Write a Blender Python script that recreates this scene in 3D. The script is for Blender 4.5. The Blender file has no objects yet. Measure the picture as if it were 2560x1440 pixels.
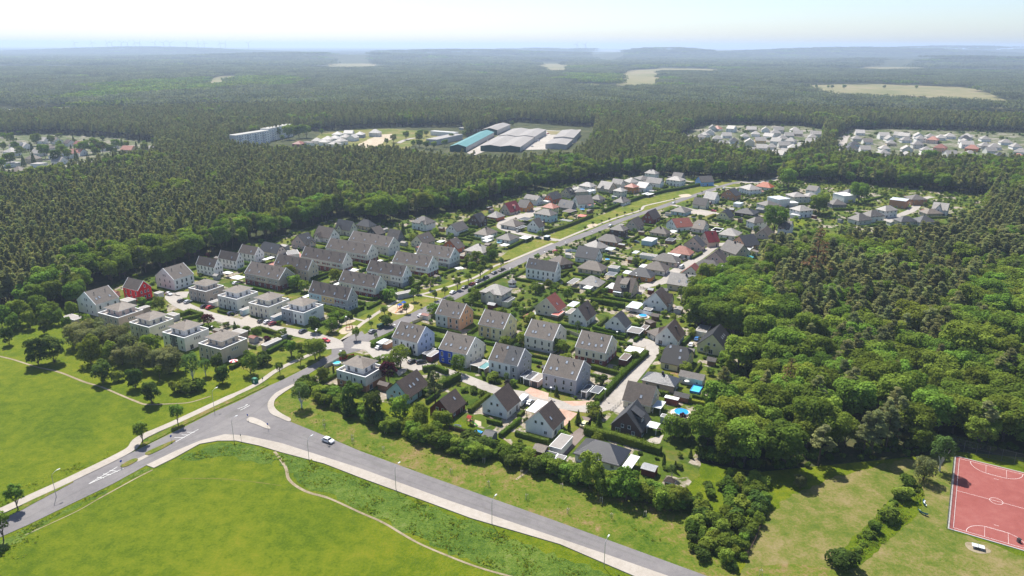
import bpy, math, random
import numpy as np
from mathutils import Vector, Matrix
from mathutils.geometry import tessellate_polygon
sc = bpy.context.scene
R_ = math.radians
PI = math.pi
# ------------------------------------------------------------------ camera, light, exposure
CAM_H = 120.0
PITCH, ROLL, FPX = 18.35, 0.2, 1830.0
cam_d = bpy.data.cameras.new('camera')
cam = bpy.data.objects.new('camera', cam_d)
sc.collection.objects.link(cam)
cam_d.sensor_width = 36.0
cam_d.lens = 36.0 * FPX / 2560.0
cam_d.clip_start = 1.0
cam_d.clip_end = 120000.0
CAMROT = Matrix.Rotation(R_(90 - PITCH), 3, 'X') @ Matrix.Rotation(R_(ROLL), 3, 'Z')
cam.matrix_world = Matrix.Translation((0, 0, CAM_H)) @ CAMROT.to_4x4()
sc.camera = cam

SUN_EL, SUN_AZ = 56.0, -24.0            # azimuth measured from +Y towards +X
sv = Vector((math.sin(R_(SUN_AZ)) * math.cos(R_(SUN_EL)), math.cos(R_(SUN_AZ)) * math.cos(R_(SUN_EL)), math.sin(R_(SUN_EL))))
world = bpy.data.worlds.new('World')
sc.world = world
world.use_nodes = True
nt = world.node_tree
nt.nodes.clear()
wo = nt.nodes.new('ShaderNodeOutputWorld')
bg = nt.nodes.new('ShaderNodeBackground')
sky = nt.nodes.new('ShaderNodeTexSky')
sky.sky_type = 'NISHITA'
sky.sun_disc = False
sky.sun_elevation = R_(SUN_EL)
sky.sun_rotation = R_(SUN_AZ)
sky.altitude = 0
sky.air_density = 0.75
sky.dust_density = 0.8
sky.ozone_density = 2.3
bg.inputs['Strength'].default_value = 0.09
nt.links.new(sky.outputs[0], bg.inputs[0])
nt.links.new(bg.outputs[0], wo.inputs[0])
sun_d = bpy.data.lights.new('sun', 'SUN')
sun_d.energy = 4.7
sun_d.angle = R_(0.53)
sun_d.color = (1.0, 0.955, 0.88)
sun = bpy.data.objects.new('sun', sun_d)
sc.collection.objects.link(sun)
sun.rotation_euler = (-sv).to_track_quat('-Z', 'Y').to_euler()
sun.location = (0, 0, 300)
sc.view_settings.view_transform = 'Standard'
sc.view_settings.look = 'None'
sc.view_settings.exposure = 0.9
sc.view_settings.gamma = 1.0
sc.view_settings.use_curve_mapping = False
sc.cycles.use_denoising = True
sc.cycles.max_bounces = 4
sc.cycles.diffuse_bounces = 2
sc.cycles.glossy_bounces = 2
sc.cycles.transmission_bounces = 3
sc.cycles.transparent_max_bounces = 4
sc.cycles.volume_bounces = 0
sc.cycles.caustics_reflective = False
sc.cycles.caustics_refractive = False
HAZE = 0.000112
sc.cycles.sample_clamp_indirect = 4.0

# ------------------------------------------------------------------ pixel of the photograph -> point on a horizontal plane
ZN = {0: (0, 0, 1), 1: (0, 600, 2.8444), 2: (600, 500, 3.6), 3: (800, 740, 3.6543), 4: (1100, 850, 3.2), 5: (1300, 600, 3.6),
  6: (1100, 420, 3.657), 7: (1700, 400, 3.2), 8: (0, 60, 2.0), 9: (1280, 60, 2.0), 10: (0, 1000, 2.8444), 11: (1700, 980, 2.9767),
  12: (0, 400, 3.2), 13: (1640, 280, 2.7826), 14: (500, 290, 2.56), 15: (1500, 560, 5.3333), 16: (1640, 300, 5.3333),
  17: (2080, 300, 5.3333), 18: (0, 320, 5.818), 19: (1000, 380, 5.12), 20: (1040, 300, 5.818), 21: (560, 300, 5.12)}
def PX(z, x, y):
 a = ZN[z]
 return a[0] + x / a[2], a[1] + y / a[2]
def G(p, h=0.0):
 d = CAMROT @ Vector(((p[0] - 1280) / FPX, -(p[1] - 720) / FPX, -1.0))
 t = (h - CAM_H) / d.z
 return Vector((d.x * t, d.y * t, h))
def GZ(z, x, y, h=0.0):
 return G(PX(z, x, y), h)
CINV = CAMROT.transposed()
def proj(v):
 q = CINV @ (Vector(v) - Vector((0, 0, CAM_H)))
 return 1280 + FPX * q.x / -q.z, 720 - FPX * q.y / -q.z
def hpx(base, dpx):
 """height in metres of something standing at ground point base that is dpx photograph pixels tall"""
 b = proj(base)
 t = proj((base[0], base[1], 10.0))
 return 10.0 * dpx / max(b[1] - t[1], 1e-3)

# ------------------------------------------------------------------ object helpers
def link(o, parent=None):
 sc.collection.objects.link(o)
 if parent is not None:
  o.parent = parent
 return o
def empty(name, loc, rz=0.0):
 o = bpy.data.objects.new(name, None)
 o.location = loc
 o.rotation_euler = (0, 0, rz)
 o.empty_display_size = 0.5
 return link(o)
def tag(o, label, cat, group=None):
 o['label'] = label
 o['category'] = cat
 if group:
  o['group'] = group
 return o
class MB:
 def __init__(s):
  s.v, s.f, s.m, s.uv, s.sm = [], [], [], {}, False
 def face(s, pts, m=0, uv=None):
  i = len(s.v)
  s.v.extend([tuple(p) for p in pts])
  s.f.append(tuple(range(i, i + len(pts))))
  if uv:
   s.uv[len(s.f) - 1] = uv
  s.m.append(m)
 def poly(s, verts, faces, m=0):
  i = len(s.v)
  s.v.extend([tuple(p) for p in verts])
  for f in faces:
   s.f.append(tuple(i + k for k in f))
   s.m.append(m)
 def box(s, x0, x1, y0, y1, z0, z1, m=0, tm=None):
  v = [(x0, y0, z0), (x1, y0, z0), (x1, y1, z0), (x0, y1, z0), (x0, y0, z1), (x1, y0, z1), (x1, y1, z1), (x0, y1, z1)]
  s.poly(v, [(0, 3, 2, 1), (0, 1, 5, 4), (1, 2, 6, 5), (2, 3, 7, 6), (3, 0, 4, 7)], m)
  s.poly(v, [(4, 5, 6, 7)], m if tm is None else tm)
 def tube(s, pts, rad, n=6, m=0):
  pts = [Vector(p) for p in pts]
  i0 = len(s.v)
  for k, p in enumerate(pts):
   d = (pts[min(k + 1, len(pts) - 1)] - pts[max(k - 1, 0)]).normalized()
   a = d.cross(Vector((0.31, 0.95, 0.02)) if abs(d.z) > 0.9 else Vector((0, 0, 1))).normalized()
   b = d.cross(a)
   r = rad[k] if isinstance(rad, (list, tuple)) else rad
   for j in range(n):
    q = p + (a * math.cos(2 * PI * j / n) + b * math.sin(2 * PI * j / n)) * r
    s.v.append(tuple(q))
  for k in range(len(pts) - 1):
   for j in range(n):
    a0 = i0 + k * n + j
    a1 = i0 + k * n + (j + 1) % n
    s.f.append((a0, a1, a1 + n, a0 + n)); s.m.append(m)
  s.f.append(tuple(i0 + j for j in reversed(range(n)))); s.m.append(m)
  e = i0 + (len(pts) - 1) * n
  s.f.append(tuple(e + j for j in range(n))); s.m.append(m)
 def lathe(s, prof, n=16, m=0, cx=0, cy=0, sx=1, sy=1):
  i0 = len(s.v)
  for r, z in prof:
   for j in range(n):
    s.v.append((cx + sx * r * math.cos(2 * PI * j / n), cy + sy * r * math.sin(2 * PI * j / n), z))
  for k in range(len(prof) - 1):
   for j in range(n):
    a0 = i0 + k * n + j
    a1 = i0 + k * n + (j + 1) % n
    s.f.append((a0, a1, a1 + n, a0 + n)); s.m.append(m)
  e = i0 + (len(prof) - 1) * n
  s.f.append(tuple(e + j for j in range(n))); s.m.append(m)
 def mesh(s, name, mats):
  me = bpy.data.meshes.new(name)
  me.from_pydata(s.v, [], s.f)
  for x in (mats if isinstance(mats, (list, tuple)) else [mats]):
   me.materials.append(x)
  me.polygons.foreach_set('material_index', s.m)
  if s.uv:
   ul = me.uv_layers.new(name='UVMap')
   for p in me.polygons:
    u = s.uv.get(p.index)
    if u:
     for k, li in enumerate(p.loop_indices):
      ul.data[li].uv = u[k]
  if s.sm:
   me.polygons.foreach_set('use_smooth', [True] * len(me.polygons))
  me.update()
  return me
 def build(s, name, mats, parent=None, loc=None, rz=0.0):
  o = bpy.data.objects.new(name, s.mesh(name, mats))
  if loc is not None:
   o.location = loc
  o.rotation_euler = (0, 0, rz)
  return link(o, parent)
def inst(name, me, parent=None, loc=(0, 0, 0), rot=(0, 0, 0), scale=(1, 1, 1)):
 o = bpy.data.objects.new(name, me)
 o.location = loc; o.rotation_euler = rot; o.scale = scale
 return link(o, parent)
def structure(o):
 o['kind'] = 'structure'
 return o

# ------------------------------------------------------------------ materials
_M = {}
def nodes(name):
 m = bpy.data.materials.new(name)
 m.use_nodes = True
 t = m.node_tree
 t.nodes.clear()
 out = t.nodes.new('ShaderNodeOutputMaterial')
 return m, t, out
def N(t, typ, **k):
 n = t.nodes.new(typ)
 for a, b in k.items():
  if a.startswith('i_'):
   n.inputs[a[2:].replace('_', ' ')].default_value = b
  else:
   setattr(n, a, b)
 return n
def ramp(t, fac, stops):
 r = t.nodes.new('ShaderNodeValToRGB')
 el = r.color_ramp.elements
 while len(el) < len(stops):
  el.new(0.5)
 for e, (p, c) in zip(el, stops):
  e.position = p
  e.color = (*c, 1) if len(c) == 3 else c
 t.links.new(fac, r.inputs[0])
 return r.outputs[0]
def noise(t, vec, scale, detail=4, rough=0.55, dist=0.0):
 n = N(t, 'ShaderNodeTexNoise')
 n.inputs['Scale'].default_value = scale
 n.inputs['Detail'].default_value = detail
 n.inputs['Roughness'].default_value = rough
 n.inputs['Distortion'].default_value = dist
 t.links.new(vec, n.inputs['Vector'])
 return n.outputs['Fac']
def mix(t, fac, a, b, mode='MIX'):
 n = N(t, 'ShaderNodeMix', data_type='RGBA', blend_type=mode)
 if isinstance(fac, (int, float)):
  n.inputs[0].default_value = fac
 else:
  t.links.new(fac, n.inputs[0])
 for s, x in ((6, a), (7, b)):
  if isinstance(x, (tuple, list)):
   n.inputs[s].default_value = (*x[:3], 1)
  else:
   t.links.new(x, n.inputs[s])
 return n.outputs[2]
def pos(t):
 return N(t, 'ShaderNodeNewGeometry').outputs['Position']
def obj_co(t):
 return N(t, 'ShaderNodeTexCoord').outputs['Object']
def sh(c, k):
 return tuple(min(1.0, x * k) for x in c)
def mat(name, col, rough=0.8, metal=0.0, spec=0.3, var=0.12, scale=1.2, bump=0.0, world_co=True):
 key = ('m', name)
 if key in _M:
  return _M[key]
 m, t, out = nodes(name)
 b = N(t, 'ShaderNodeBsdfPrincipled')
 b.inputs['Roughness'].default_value = rough
 b.inputs['Metallic'].default_value = metal
 b.inputs['Specular IOR Level'].default_value = spec
 p = pos(t) if world_co else obj_co(t)
 f = noise(t, p, scale, 5, 0.65)
 c = ramp(t, f, [(0.25, sh(col, 1 - var)), (0.75, sh(col, 1 + var))])
 t.links.new(c, b.inputs['Base Color'])
 if bump:
  bn = N(t, 'ShaderNodeBump', i_Strength=bump, i_Distance=0.05)
  t.links.new(noise(t, p, scale * 4, 3), bn.inputs['Height'])
  t.links.new(bn.outputs[0], b.inputs['Normal'])
 t.links.new(b.outputs[0], out.inputs[0])
 _M[key] = m
 return m
def paint(col):
 """rendered and painted house wall: fine grain, faint weather streaks"""
 key = ('p',) + tuple(round(x, 3) for x in col)
 if key in _M:
  return _M[key]
 m, t, out = nodes('wall_paint')
 b = N(t, 'ShaderNodeBsdfPrincipled', i_Roughness=0.9)
 b.inputs['Specular IOR Level'].default_value = 0.2
 p = pos(t)
 mp = N(t, 'ShaderNodeMapping'); mp.inputs['Scale'].default_value = (1, 1, 0.25)
 t.links.new(p, mp.inputs[0])
 f = noise(t, mp.outputs[0], 0.8, 5, 0.7)
 c = ramp(t, f, [(0.2, sh(col, 0.84)), (0.55, col), (0.8, sh(col, 1.05))])
 t.links.new(c, b.inputs['Base Color'])
 t.links.new(b.outputs[0], out.inputs[0])
 _M[key] = m
 return m
def roof_mat(col, rough=0.6, spec=0.35):
 """interlocking roof tiles laid in courses; colour differs tile by tile"""
 key = ('r',) + tuple(round(x, 3) for x in col) + (rough,)
 if key in _M:
  return _M[key]
 spec = spec if rough > .5 else 1.0
 m, t, out = nodes('roof_tiles')
 b = N(t, 'ShaderNodeBsdfPrincipled', i_Roughness=rough)
 b.inputs['Specular IOR Level'].default_value = spec
 uv = N(t, 'ShaderNodeUVMap').outputs[0]
 col = (col[0] * .70, col[1] * .66, col[2] * .625)
 br = N(t, 'ShaderNodeTexBrick')
 br.inputs['Scale'].default_value = 1.0
 br.inputs['Brick Width'].default_value = 0.6
 br.inputs['Row Height'].default_value = 0.55
 br.inputs['Mortar Size'].default_value = 0.05
 br.inputs['Mortar Smooth'].default_value = 0.6
 br.inputs['Color1'].default_value = (*sh(col, 0.86), 1)
 br.inputs['Color2'].default_value = (*sh(col, 1.12), 1)
 br.inputs['Mortar'].default_value = (*sh(col, 0.6), 1)
 t.links.new(uv, br.inputs['Vector'])
 f = noise(t, pos(t), 0.55, 5, 0.7)
 w = ramp(t, f, [(0.3, (0.82, 0.82, 0.82)), (0.7, (1.14, 1.13, 1.1))])
 c = mix(t, 1.0, br.outputs['Color'], w, 'MULTIPLY')
 t.links.new(c, b.inputs['Base Color'])
 bn = N(t, 'ShaderNodeBump', i_Strength=0.35, i_Distance=0.04)
 t.links.new(br.outputs['Fac'], bn.inputs['Height']); bn.invert = True
 t.links.new(bn.outputs[0], b.inputs['Normal'])
 t.links.new(b.outputs[0], out.inputs[0])
 _M[key] = m
 return m
def leaf_mat(name, col, trans=0.3, hue=0.03, val=0.35, rnd=0.3):
 """leaves: each leaf face carries its own tint, each plant its own hue; light passes through"""
 m, t, out = nodes(name)
 at = N(t, 'ShaderNodeAttribute', attribute_name='tint')
 oi = N(t, 'ShaderNodeObjectInfo')
 hs = N(t, 'ShaderNodeHueSaturation')
 hs.inputs['Color'].default_value = (*col, 1)
 mr = N(t, 'ShaderNodeMapRange'); mr.inputs[3].default_value = 0.5 - hue; mr.inputs[4].default_value = 0.5 + hue
 t.links.new(oi.outputs['Random'], mr.inputs[0])
 t.links.new(mr.outputs[0], hs.inputs['Hue'])
 mv = N(t, 'ShaderNodeMapRange'); mv.inputs[3].default_value = 1 - val; mv.inputs[4].default_value = 1 + val
 t.links.new(at.outputs['Fac'], mv.inputs[0])
 wn = N(t, 'ShaderNodeTexWhiteNoise', noise_dimensions='1D')
 t.links.new(oi.outputs['Random'], wn.inputs['W'])
 mo = N(t, 'ShaderNodeMapRange'); mo.inputs[3].default_value = 1 - rnd; mo.inputs[4].default_value = 1 + rnd
 t.links.new(wn.outputs['Value'], mo.inputs[0])
 mm = N(t, 'ShaderNodeMath', operation='MULTIPLY')
 t.links.new(mv.outputs[0], mm.inputs[0]); t.links.new(mo.outputs[0], mm.inputs[1])
 t.links.new(mm.outputs[0], hs.inputs['Value'])
 d = N(t, 'ShaderNodeBsdfDiffuse')
 tr = N(t, 'ShaderNodeBsdfTranslucent')
 t.links.new(hs.outputs[0], d.inputs[0])
 yel = mix(t, 1.0, hs.outputs[0], (1.25, 1.2, 0.55), 'MULTIPLY')
 t.links.new(yel, tr.inputs[0])
 ms = N(t, 'ShaderNodeMixShader'); ms.inputs[0].default_value = trans
 t.links.new(d.outputs[0], ms.inputs[1]); t.links.new(tr.outputs[0], ms.inputs[2])
 t.links.new(ms.outputs[0], out.inputs[0])
 return m
def ground_mat(name, stops, scales=(0.02, 0.12, 0.9), weights=(0.45, 0.33, 0.22), bump=0.5, rough=0.95, fine=4.0, ks=.62):
 """grass or earth: three sizes of mottling blended, fine grain in the relief"""
 m, t, out = nodes(name)
 b = N(t, 'ShaderNodeBsdfPrincipled', i_Roughness=rough)
 b.inputs['Specular IOR Level'].default_value = 0.1
 p = pos(t)
 acc = None
 for s, w in zip(scales, weights):
  f = noise(t, p, s, 5, 0.62, 0.4)
  mm = N(t, 'ShaderNodeMath', operation='MULTIPLY'); mm.inputs[1].default_value = w
  t.links.new(f, mm.inputs[0])
  if acc is None:
   acc = mm.outputs[0]
  else:
   ad = N(t, 'ShaderNodeMath', operation='ADD')
   t.links.new(acc, ad.inputs[0]); t.links.new(mm.outputs[0], ad.inputs[1])
   acc = ad.outputs[0]
 c = ramp(t, acc, [(.5 + (q - .5) * ks, k) for q, k in stops])
 t.links.new(c, b.inputs['Base Color'])
 bn = N(t, 'ShaderNodeBump', i_Strength=bump, i_Distance=0.25)
 t.links.new(noise(t, p, fine, 3, 0.7), bn.inputs['Height'])
 t.links.new(bn.outputs[0], b.inputs['Normal'])
 t.links.new(b.outputs[0], out.inputs[0])
 return m
# ------------------------------------------------------------------ the setting: ground, meadows, gardens, roads, paths
rng = random.Random(7)
def smooth_pts(pts, n=6, closed=False):
 out = []
 m = len(pts)
 for i in range(m if closed else m - 1):
  p0 = pts[(i - 1) % m] if closed or i > 0 else pts[0]
  p1, p2 = pts[i], pts[(i + 1) % m]
  p3 = pts[(i + 2) % m] if closed or i + 2 < m else pts[-1]
  for k in range(n):
   t = k / n
   out.append(0.5 * ((2 * p1) + (p2 - p0) * t + (2 * p0 - 5 * p1 + 4 * p2 - p3) * t * t + (3 * p1 - p0 - 3 * p2 + p3) * t ** 3))
 if not closed:
  out.append(pts[-1])
 return out
def gp(px, z=0):
 """list of photograph pixels -> ground points"""
 return [GZ(z, x, y) for x, y in px]
def subdiv(pts, step, jit, r):
 out = []
 for i, a in enumerate(pts):
  b = pts[(i + 1) % len(pts)]
  L = (b - a).length
  n = min(400, max(1, int(L / step)))
  nn = Vector((-(b - a).y, (b - a).x, 0)).normalized()
  for k in range(n):
   j = 0 if k == 0 else r.uniform(-jit, jit)
   out.append(a.lerp(b, k / n) + nn * j)
 return out
KEEP = []            # paved or special ground where nothing is planted
def sheet(name, pts, z, m, jit=0.0, step=2.0, top=None, kerb=None):
 if name in ('road', 'driveway', 'terrace', 'parking_court', 'playground_sand', 'pavement_walk', 'corner_pavement', 'park_strip', 'park_green', 'garden_terrace', 'verge_strip', 'building_site_earth', 'industrial_yard'):
  KEEP.append([(p.x, p.y) for p in pts])
 if jit:
  pts = subdiv(pts, step, jit, rng)
 pts = [Vector((p.x, p.y, z)) for p in pts]
 b = MB()
 tri = tessellate_polygon([pts])
 b.poly(pts, tri, 0)
 area = sum((pts[i].x * pts[(i + 1) % len(pts)].y - pts[(i + 1) % len(pts)].x * pts[i].y) for i in range(len(pts)))
 b.f = [f if ((Vector(b.v[f[1]]) - Vector(b.v[f[0]])).cross(Vector(b.v[f[2]]) - Vector(b.v[f[0]]))).z > 0 else f[::-1] for f in b.f]
 if kerb:
  n = len(pts)
  for i in range(n):
   a, c = pts[i], pts[(i + 1) % n]
   if area < 0:
    a, c = c, a
   b.face([(a.x, a.y, z - kerb), (c.x, c.y, z - kerb), (c.x, c.y, z), (a.x, a.y, z)], 0)
 return structure(b.build(name, m))
def strip_pts(pts, w):
 L, Rr = [], []
 for i, p in enumerate(pts):
  d = (pts[min(i + 1, len(pts) - 1)] - pts[max(i - 1, 0)]).normalized()
  nrm = Vector((-d.y, d.x, 0))
  ww = w[i * (len(w) - 1) // max(1, len(pts) - 1)] if isinstance(w, (list, tuple)) else w
  L.append(p + nrm * ww / 2); Rr.append(p - nrm * ww / 2)
 return L, Rr
ROADS = []
def strip(name, px, w, z, m, zone=0, n=6, jit=0.0, kerb=0, bld=None):
 pts = smooth_pts(gp(px, zone), n) if n > 1 else gp(px, zone)
 if bld is None:
  ROADS.append((pts, max(w) / 2 if isinstance(w, (list, tuple)) else w / 2))
 L, Rr = strip_pts(pts, w)
 b = bld or MB()
 for i in range(len(pts) - 1):
  j = [rng.uniform(-jit, jit) for _ in range(2)] if jit else (0, 0)
  a, c, d, e = Rr[i], Rr[i + 1], L[i + 1], L[i]
  b.face([(a.x, a.y, z), (c.x, c.y, z), (d.x, d.y, z), (e.x, e.y, z)], 0)
  if kerb:
   b.face([(a.x, a.y, z - kerb), (c.x, c.y, z - kerb), (c.x, c.y, z), (a.x, a.y, z)], 0)
   b.face([(d.x, d.y, z - kerb), (e.x, e.y, z - kerb), (e.x, e.y, z), (d.x, d.y, z)], 0)
 if bld is None:
  return structure(b.build(name, m))

HILLS = [(-1500, 6200, 1200, 500, 45), (-500, 7800, 1400, 500, 62), (1650, 8200, 650, 500, 80), (4100, 9000, 1800, 700, 95), (3300, 5600, 900, 350, 40), (-4500, 9500, 1500, 700, 70), (600, 10500, 1600, 700, 60), (6500, 11000, 2500, 900, 110)]
def hill(x, y):
 z = 0.0
 for cx, cy, rx, ry, h in HILLS:
  q = ((x - cx) / rx) ** 2 + ((y - cy) / ry) ** 2
  if q < 9:
   z += h * math.exp(-q)
 return z
M_floor = ground_mat('forest_floor', [(0.3, (0.022, 0.028, 0.010)), (0.5, (0.045, 0.055, 0.018)), (0.62, (0.085, 0.080, 0.034)), (0.75, (0.060, 0.085, 0.022))], (0.03, 0.2, 1.2))
M_meadow = ground_mat('meadow_grass', [(0.33, (0.045, 0.083, 0.003)), (0.45, (0.077, 0.117, 0.003)), (0.53, (0.114, 0.147, 0.005)), (0.62, (0.152, 0.164, 0.009)), (0.72, (0.184, 0.156, 0.027))], (0.025, 0.28, 1.5), (0.38, 0.32, 0.30), 1.3, 0.95, 2.5, .85)
M_rough = ground_mat('rough_grass', [(0.33, (0.035, 0.075, 0.008)), (0.48, (0.070, 0.120, 0.014)), (0.58, (0.105, 0.155, 0.020)), (0.7, (0.15, 0.175, 0.05))], (0.05, 0.5, 1.8), (0.3, 0.35, 0.35), 1.6, 0.95, 2.0)
M_verge = ground_mat('verge_grass', [(0.33, (0.042, 0.084, 0.006)), (0.45, (0.085, 0.126, 0.010)), (0.54, (0.127, 0.140, 0.021)), (0.63, (0.193, 0.143, 0.056)), (0.73, (0.254, 0.182, 0.098))], (0.05, 0.3, 1.4), (0.35, 0.35, 0.3), 0.9, 0.95, 3.0)
M_dry = ground_mat('dry_grass', [(0.33, (0.061, 0.101, 0.011)), (0.46, (0.108, 0.130, 0.020)), (0.55, (0.162, 0.148, 0.045)), (0.66, (0.216, 0.173, 0.079))], (0.04, 0.22, 1.3), (0.4, 0.33, 0.27), 0.7, 0.95, 3.0)
M_lawn = ground_mat('garden_lawn', [(0.30, (0.031, 0.059, 0.005)), (0.45, (0.059, 0.095, 0.009)), (0.55, (0.090, 0.116, 0.013)), (0.64, (0.131, 0.122, 0.027)), (0.73, (0.207, 0.138, 0.094))], (0.05, 0.17, 1.0), (0.45, 0.35, 0.2), 0.5, 0.95, 3.0)
M_park = ground_mat('park_grass', [(0.33, (0.055, 0.092, 0.007)), (0.46, (0.103, 0.132, 0.011)), (0.56, (0.150, 0.158, 0.021)), (0.68, (0.214, 0.165, 0.059))], (0.03, 0.2, 1.2), (0.4, 0.35, 0.25), 0.8)
M_asph = ground_mat('asphalt', [(0.35, (0.136, 0.127, 0.128)), (0.5, (0.166, 0.155, 0.155)), (0.68, (0.202, 0.189, 0.183))], (0.06, 0.5, 6.0), (0.4, 0.25, 0.35), 0.15, 0.8, 20)
M_pave = ground_mat('pale_paving', [(0.33, (0.288, 0.256, 0.216)), (0.5, (0.346, 0.310, 0.266)), (0.68, (0.396, 0.360, 0.317))], (0.08, 0.7, 5.0), (0.35, 0.3, 0.35), 0.15, 0.85, 15)
M_lane = ground_mat('lane_paving', [(0.33, (0.264, 0.240, 0.212)), (0.5, (0.328, 0.300, 0.268)), (0.68, (0.384, 0.352, 0.316))], (0.08, 0.7, 5.0), (0.35, 0.3, 0.35), 0.15, 0.85, 15)
M_sand = ground_mat('sand', [(0.35, (0.338, 0.277, 0.195)), (0.65, (0.465, 0.398, 0.300))], (0.1, 0.6, 3.0))
M_earth = ground_mat('bare_earth', [(0.35, (0.195, 0.158, 0.098)), (0.65, (0.323, 0.270, 0.188))], (0.1, 0.6, 3.0))
M_town = ground_mat('settlement_ground', [(.38, (.05, .075, .022)), (.5, (.10, .11, .05)), (.6, (.22, .20, .165)), (.7, (.30, .275, .24))], (.03, .09, .4))
M_field = ground_mat('far_field', [(0.35, (0.130, 0.135, 0.050)), (0.5, (0.187, 0.169, 0.075)), (0.65, (0.243, 0.195, 0.116))], (0.004, 0.02, 0.1))
M_yard = ground_mat('concrete_yard', [(0.35, (0.315, 0.285, 0.247)), (0.65, (0.413, 0.383, 0.345))], (0.02, 0.2, 1.0))
M_redpave = ground_mat('red_paving', [(0.35, (0.336, 0.160, 0.128)), (0.65, (0.416, 0.224, 0.184))], (0.1, 0.6, 4.0))
M_court = ground_mat('court_red', [(0.35, (0.217, 0.065, 0.055)), (0.5, (0.246, 0.077, 0.067)), (0.65, (0.275, 0.098, 0.084))], (0.05, 0.4, 5.0), (0.4, 0.3, 0.3), 0.1, 0.9, 20)
M_white_line = mat('white_road_paint', (0.75, 0.75, 0.72), 0.7, var=0.08, scale=3)
M_redblock = ground_mat('brick_paving', [(0.35, (0.36, 0.23, 0.17)), (0.65, (0.50, 0.36, 0.29))], (0.1, 0.6, 4.0))

# gardens differ plot by plot: lawn, beds, gravel
def plots(m):
 t = m.node_tree
 b = [n for n in t.nodes if n.type == 'BSDF_PRINCIPLED'][0]
 src = b.inputs['Base Color'].links[0].from_socket
 mp = N(t, 'ShaderNodeMapping'); mp.inputs['Rotation'].default_value = (0, 0, R_(31))
 t.links.new(pos(t), mp.inputs[0])
 vo = N(t, 'ShaderNodeTexVoronoi', distance='CHEBYCHEV'); vo.inputs['Scale'].default_value = .11
 t.links.new(mp.outputs[0], vo.inputs['Vector'])
 sp = N(t, 'ShaderNodeSeparateColor'); t.links.new(vo.outputs['Color'], sp.inputs[0])
 tint = ramp(t, sp.outputs[0], [(0.0, (.72, .78, .7)), (.5, (1, 1, 1)), (1.0, (1.3, 1.12, 1.2))])
 c = mix(t, 1.0, src, tint, 'MULTIPLY')
 pale = ramp(t, noise(t, pos(t), .8, 4), [(.35, (.20, .165, .115)), (.65, (.34, .30, .25))])
 mk = ramp(t, sp.outputs[1], [(.76, (0, 0, 0)), (.78, (1, 1, 1))])
 nz = ramp(t, noise(t, pos(t), .25, 4), [(.42, (0, 0, 0)), (.5, (1, 1, 1))])
 f = mix(t, 1.0, mk, nz, 'MULTIPLY')
 t.links.new(mix(t, f, c, pale), b.inputs['Base Color'])
plots(M_lawn)
# one ground sheet out to the horizon, with low wooded hills far off
b = MB()
radii = [0, 150, 400, 800, 1500, 2500, 3400, 4000, 4600, 5200, 5800, 6400, 7000, 7600, 8200, 8800, 9500, 10200, 11000, 12000, 13500, 16000, 22000, 30000, 42000]
angs = [R_(a) for a in ([-180, -150, -120, -90, -70] + list(range(-60, 61, 2)) + [70, 90, 120, 150])]
for r in radii[1:]:
 for a in angs:
  x, y = r * math.sin(a), r * math.cos(a)
  b.v.append((x, y, hill(x, y)))
na = len(angs)
b.v.append((0, 0, 0))
for k in range(na):
 b.f.append((len(b.v) - 1, (k + 1) % na, k)); b.m.append(0)
for i in range(len(radii) - 2):
 for k in range(na):
  a0, a1 = i * na + k, i * na + (k + 1) % na
  b.f.append((a0, a1, a1 + na, a0 + na)); b.m.append(0)
structure(b.build('ground', M_floor))

P_MEADOW = [(-900, 830), (0, 790), (190, 768), (420, 830), (700, 860), (1000, 1000), (1700, 1150), (1900, 1180), (2400, 1130), (3200, 1200), (3400, 2300), (-900, 2300)]
sheet('meadow', gp(P_MEADOW), 0.02, M_meadow)
P_ESTATE = [(190, 762), (300, 702), (400, 682), (500, 652), (600, 622), (750, 575), (840, 545), (960, 560), (1060, 540), (1180, 525), (1280, 490), (1400, 463), (1500, 448), (1600, 438), (1800, 450), (1960, 452), (2060, 456), (2290, 473), (2480, 493), (2450, 575), (2330, 612), (2100, 628), (2000, 632), (1945, 640), (1912, 660), (1860, 705), (1750, 710), (1735, 800), (1830, 850), (1905, 860), (1855, 920), (1795, 1010), (1762, 1070), (1745, 1110), (1750, 1190), (1700, 1225), (1600, 1200), (1500, 1190), (1380, 1160), (1250, 1090), (1160, 1050), (1100, 1020), (900, 1000), (760, 962), (820, 905), (700, 880), (600, 900), (500, 870), (330, 815), (190, 790)]
sheet('garden_ground', gp(P_ESTATE), 0.05, M_lawn, 0.6, 3)
sheet('rough_meadow', gp([(687, 1137), (720, 1128), (810, 1168), (900, 1202), (1100, 1275), (1300, 1355), (1560, 1450), (1300, 1452), (1150, 1395), (980, 1312), (860, 1250), (760, 1215), (715, 1175)]), .045, M_rough, 1.0, 1.5)
sheet('rough_meadow', gp([(436, 1148), (545, 1106), (600, 1108), (690, 1136), (680, 1165), (560, 1140), (470, 1152)]), .045, M_rough, 1.0, 1.5)
sheet('rough_meadow', gp([(-60, 1400), (0, 1352), (180, 1268), (370, 1170), (420, 1152), (300, 1212), (150, 1290), (0, 1385)]), .045, M_rough, .8, 1.5)
sheet('road_verge', gp([(724, 1056), (930, 1136), (1100, 1203), (1381, 1302), (1764, 1442), (1870, 1470), (1720, 1300), (1700, 1225), (1500, 1190), (1300, 1150), (1150, 1070), (1000, 1060), (900, 1030), (790, 1000), (720, 985), (684, 1008)]), 0.075, M_verge, 0.5, 2)
P_DRY = [(1840, 1470), (1880, 1340), (1960, 1250), (2080, 1195), (2250, 1150), (2395, 1136), (2376, 1325), (2640, 1420), (3000, 1500), (3000, 2000), (1900, 2000)]
sheet('dry_grass_ground', gp(P_DRY), 0.075, M_dry, 0.7, 2)
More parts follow.
